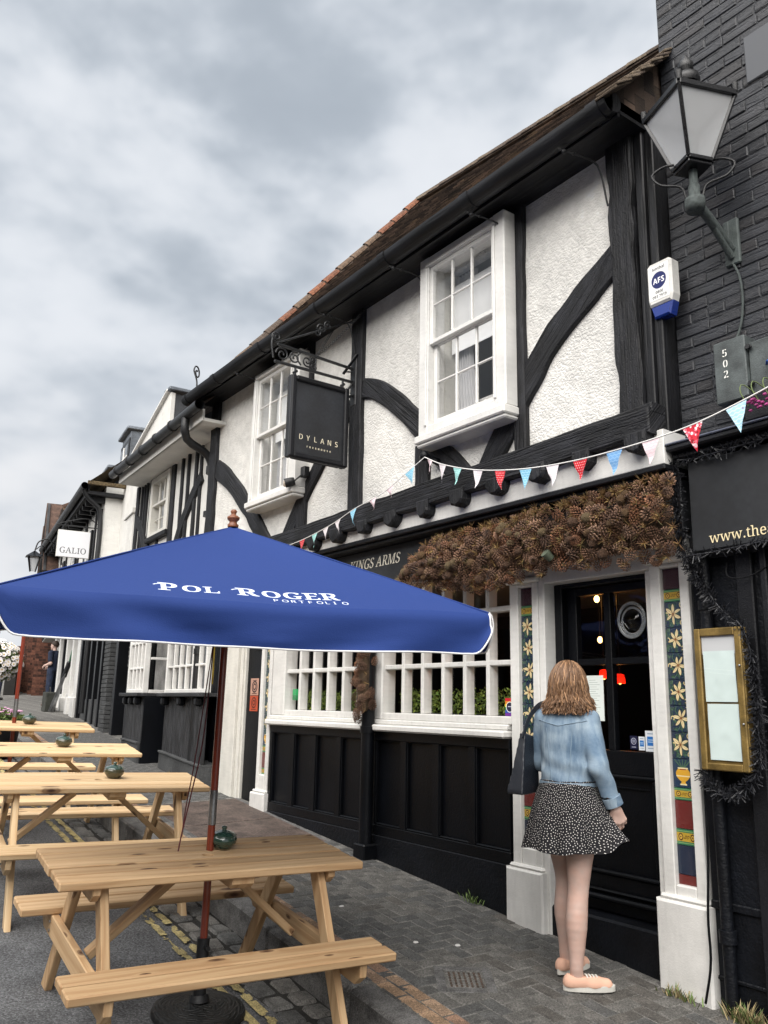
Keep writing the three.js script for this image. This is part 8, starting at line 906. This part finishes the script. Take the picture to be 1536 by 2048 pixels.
// weeds at the foot of the walls, chewing gum and litter on the pavers
function weed(label, x, z, n, h, dry) { const y = onPav(x, z), t = thing('weed', label, 'weed', [x, y, z]); const g = []; for (let i = 0; i < n; i++) { const a = rr(0, 6.28), l = h * rr(0.5, 1.2), o = rr(0, 0.09), bx0 = x + rr(-1, 1) * o * 1.6, bz = z + rr(-0.3, 0.6) * o; const tip = V(bx0 + Math.cos(a) * l * 0.55, y + l * rr(0.5, 1), bz + Math.sin(a) * l * 0.55), p = V(bx0, y - 0.004, bz), s = V(-Math.sin(a), 0, Math.cos(a)).multiplyScalar(0.0035), m = p.clone().lerp(tip, 0.55); m.y += l * 0.12; const q = new THREE.BufferGeometry(), P = []; for (const v of [p.clone().sub(s), p.clone().add(s), m.clone().add(s), p.clone().sub(s), m.clone().add(s), m.clone().sub(s), m.clone().sub(s), m.clone().add(s), tip]) P.push(v.x, v.y, v.z); q.setAttribute('position', new THREE.Float32BufferAttribute(P, 3)); const k = rr(0.6, 1.4), c = dry && R() < 0.6 ? [0.30 * k, 0.24 * k, 0.12 * k] : [0.10 * k, 0.15 * k, 0.04 * k], cc = []; for (let w = 0; w < 9; w++) cc.push(...c); q.setAttribute('color', new THREE.Float32BufferAttribute(cc, 3)); q.computeVertexNormals(); g.push(q); } const b = part(t, 'blades', g, M.leaf); b.userData.kind = 'stuff'; return t; }
weed('dry grassy weeds at the foot of the dark shopfront', -2.50, 0.06, 220, 0.085, true); weed('short weeds growing by the right pilaster base', -2.84, 0.10, 60, 0.07, true); weed('single green seedling against the black stall riser', -4.42, 0.05, 26, 0.07, false); weed('thin weeds along the grey plinth of the next house', -9.3, 0.12, 60, 0.06, true);
{ const gum = std({ color: lin(0.55, 0.54, 0.52), roughness: 0.9 }); for (const [x, z, l] of [[-4.05, 0.80, 'pale flattened chewing gum on the dark pavers, nearest the buff edging'], [-4.75, 0.84, 'small pale chewing gum spot farther up the dark pavers'], [-3.9, 0.62, 'tiny white litter scrap between the chewing gum and the pilaster']]) solo('chewing_gum', l, 'litter', xf(new THREE.CylinderGeometry(0.013, 0.016, 0.004, 9), { p: [x, onPav(x, z) + 0.003, z], r: [0, x, 0.09] }), gum); }
// ridge finial scroll on the gutter end and security-door number plate
{ const t = thing('iron_scroll', 'curled iron scroll standing on the left end of the pub eaves', 'scroll', [-8.72, 5.05, 0.3]); const p = []; for (let i = 0; i <= 26; i++) { const a = i / 26 * 8.4, r = 0.085 * (1 - i / 34); p.push([-8.74 - 0.02 + Math.cos(a) * r * 0.6, 5.33 + Math.sin(a) * r, 0.40 + Math.cos(a) * r * 0.7]); } part(t, 'scroll', tube([[-8.70, 5.06, 0.42], [-8.70, 5.2, 0.42], ...p], 0.009, 70, 6), M.iron); }
{ const h = house('number_plate', 'small pale notice plate on the black shopfront past the near house', 'sign', [-11.9, -0.223], 9, 2.1); part(h, 'plate', bx(-0.13, -0.03, 2.08, 2.36, 0.001, 0.012, 0.003), M.cream); for (let i = 0; i < 4; i++) part(h, 'mark', bx(-0.115, -0.045, 2.11 + i * 0.062, 2.15 + i * 0.062, 0.013, 0.015, 0.001), M.greyB); }
renderer.render(scene, camera);
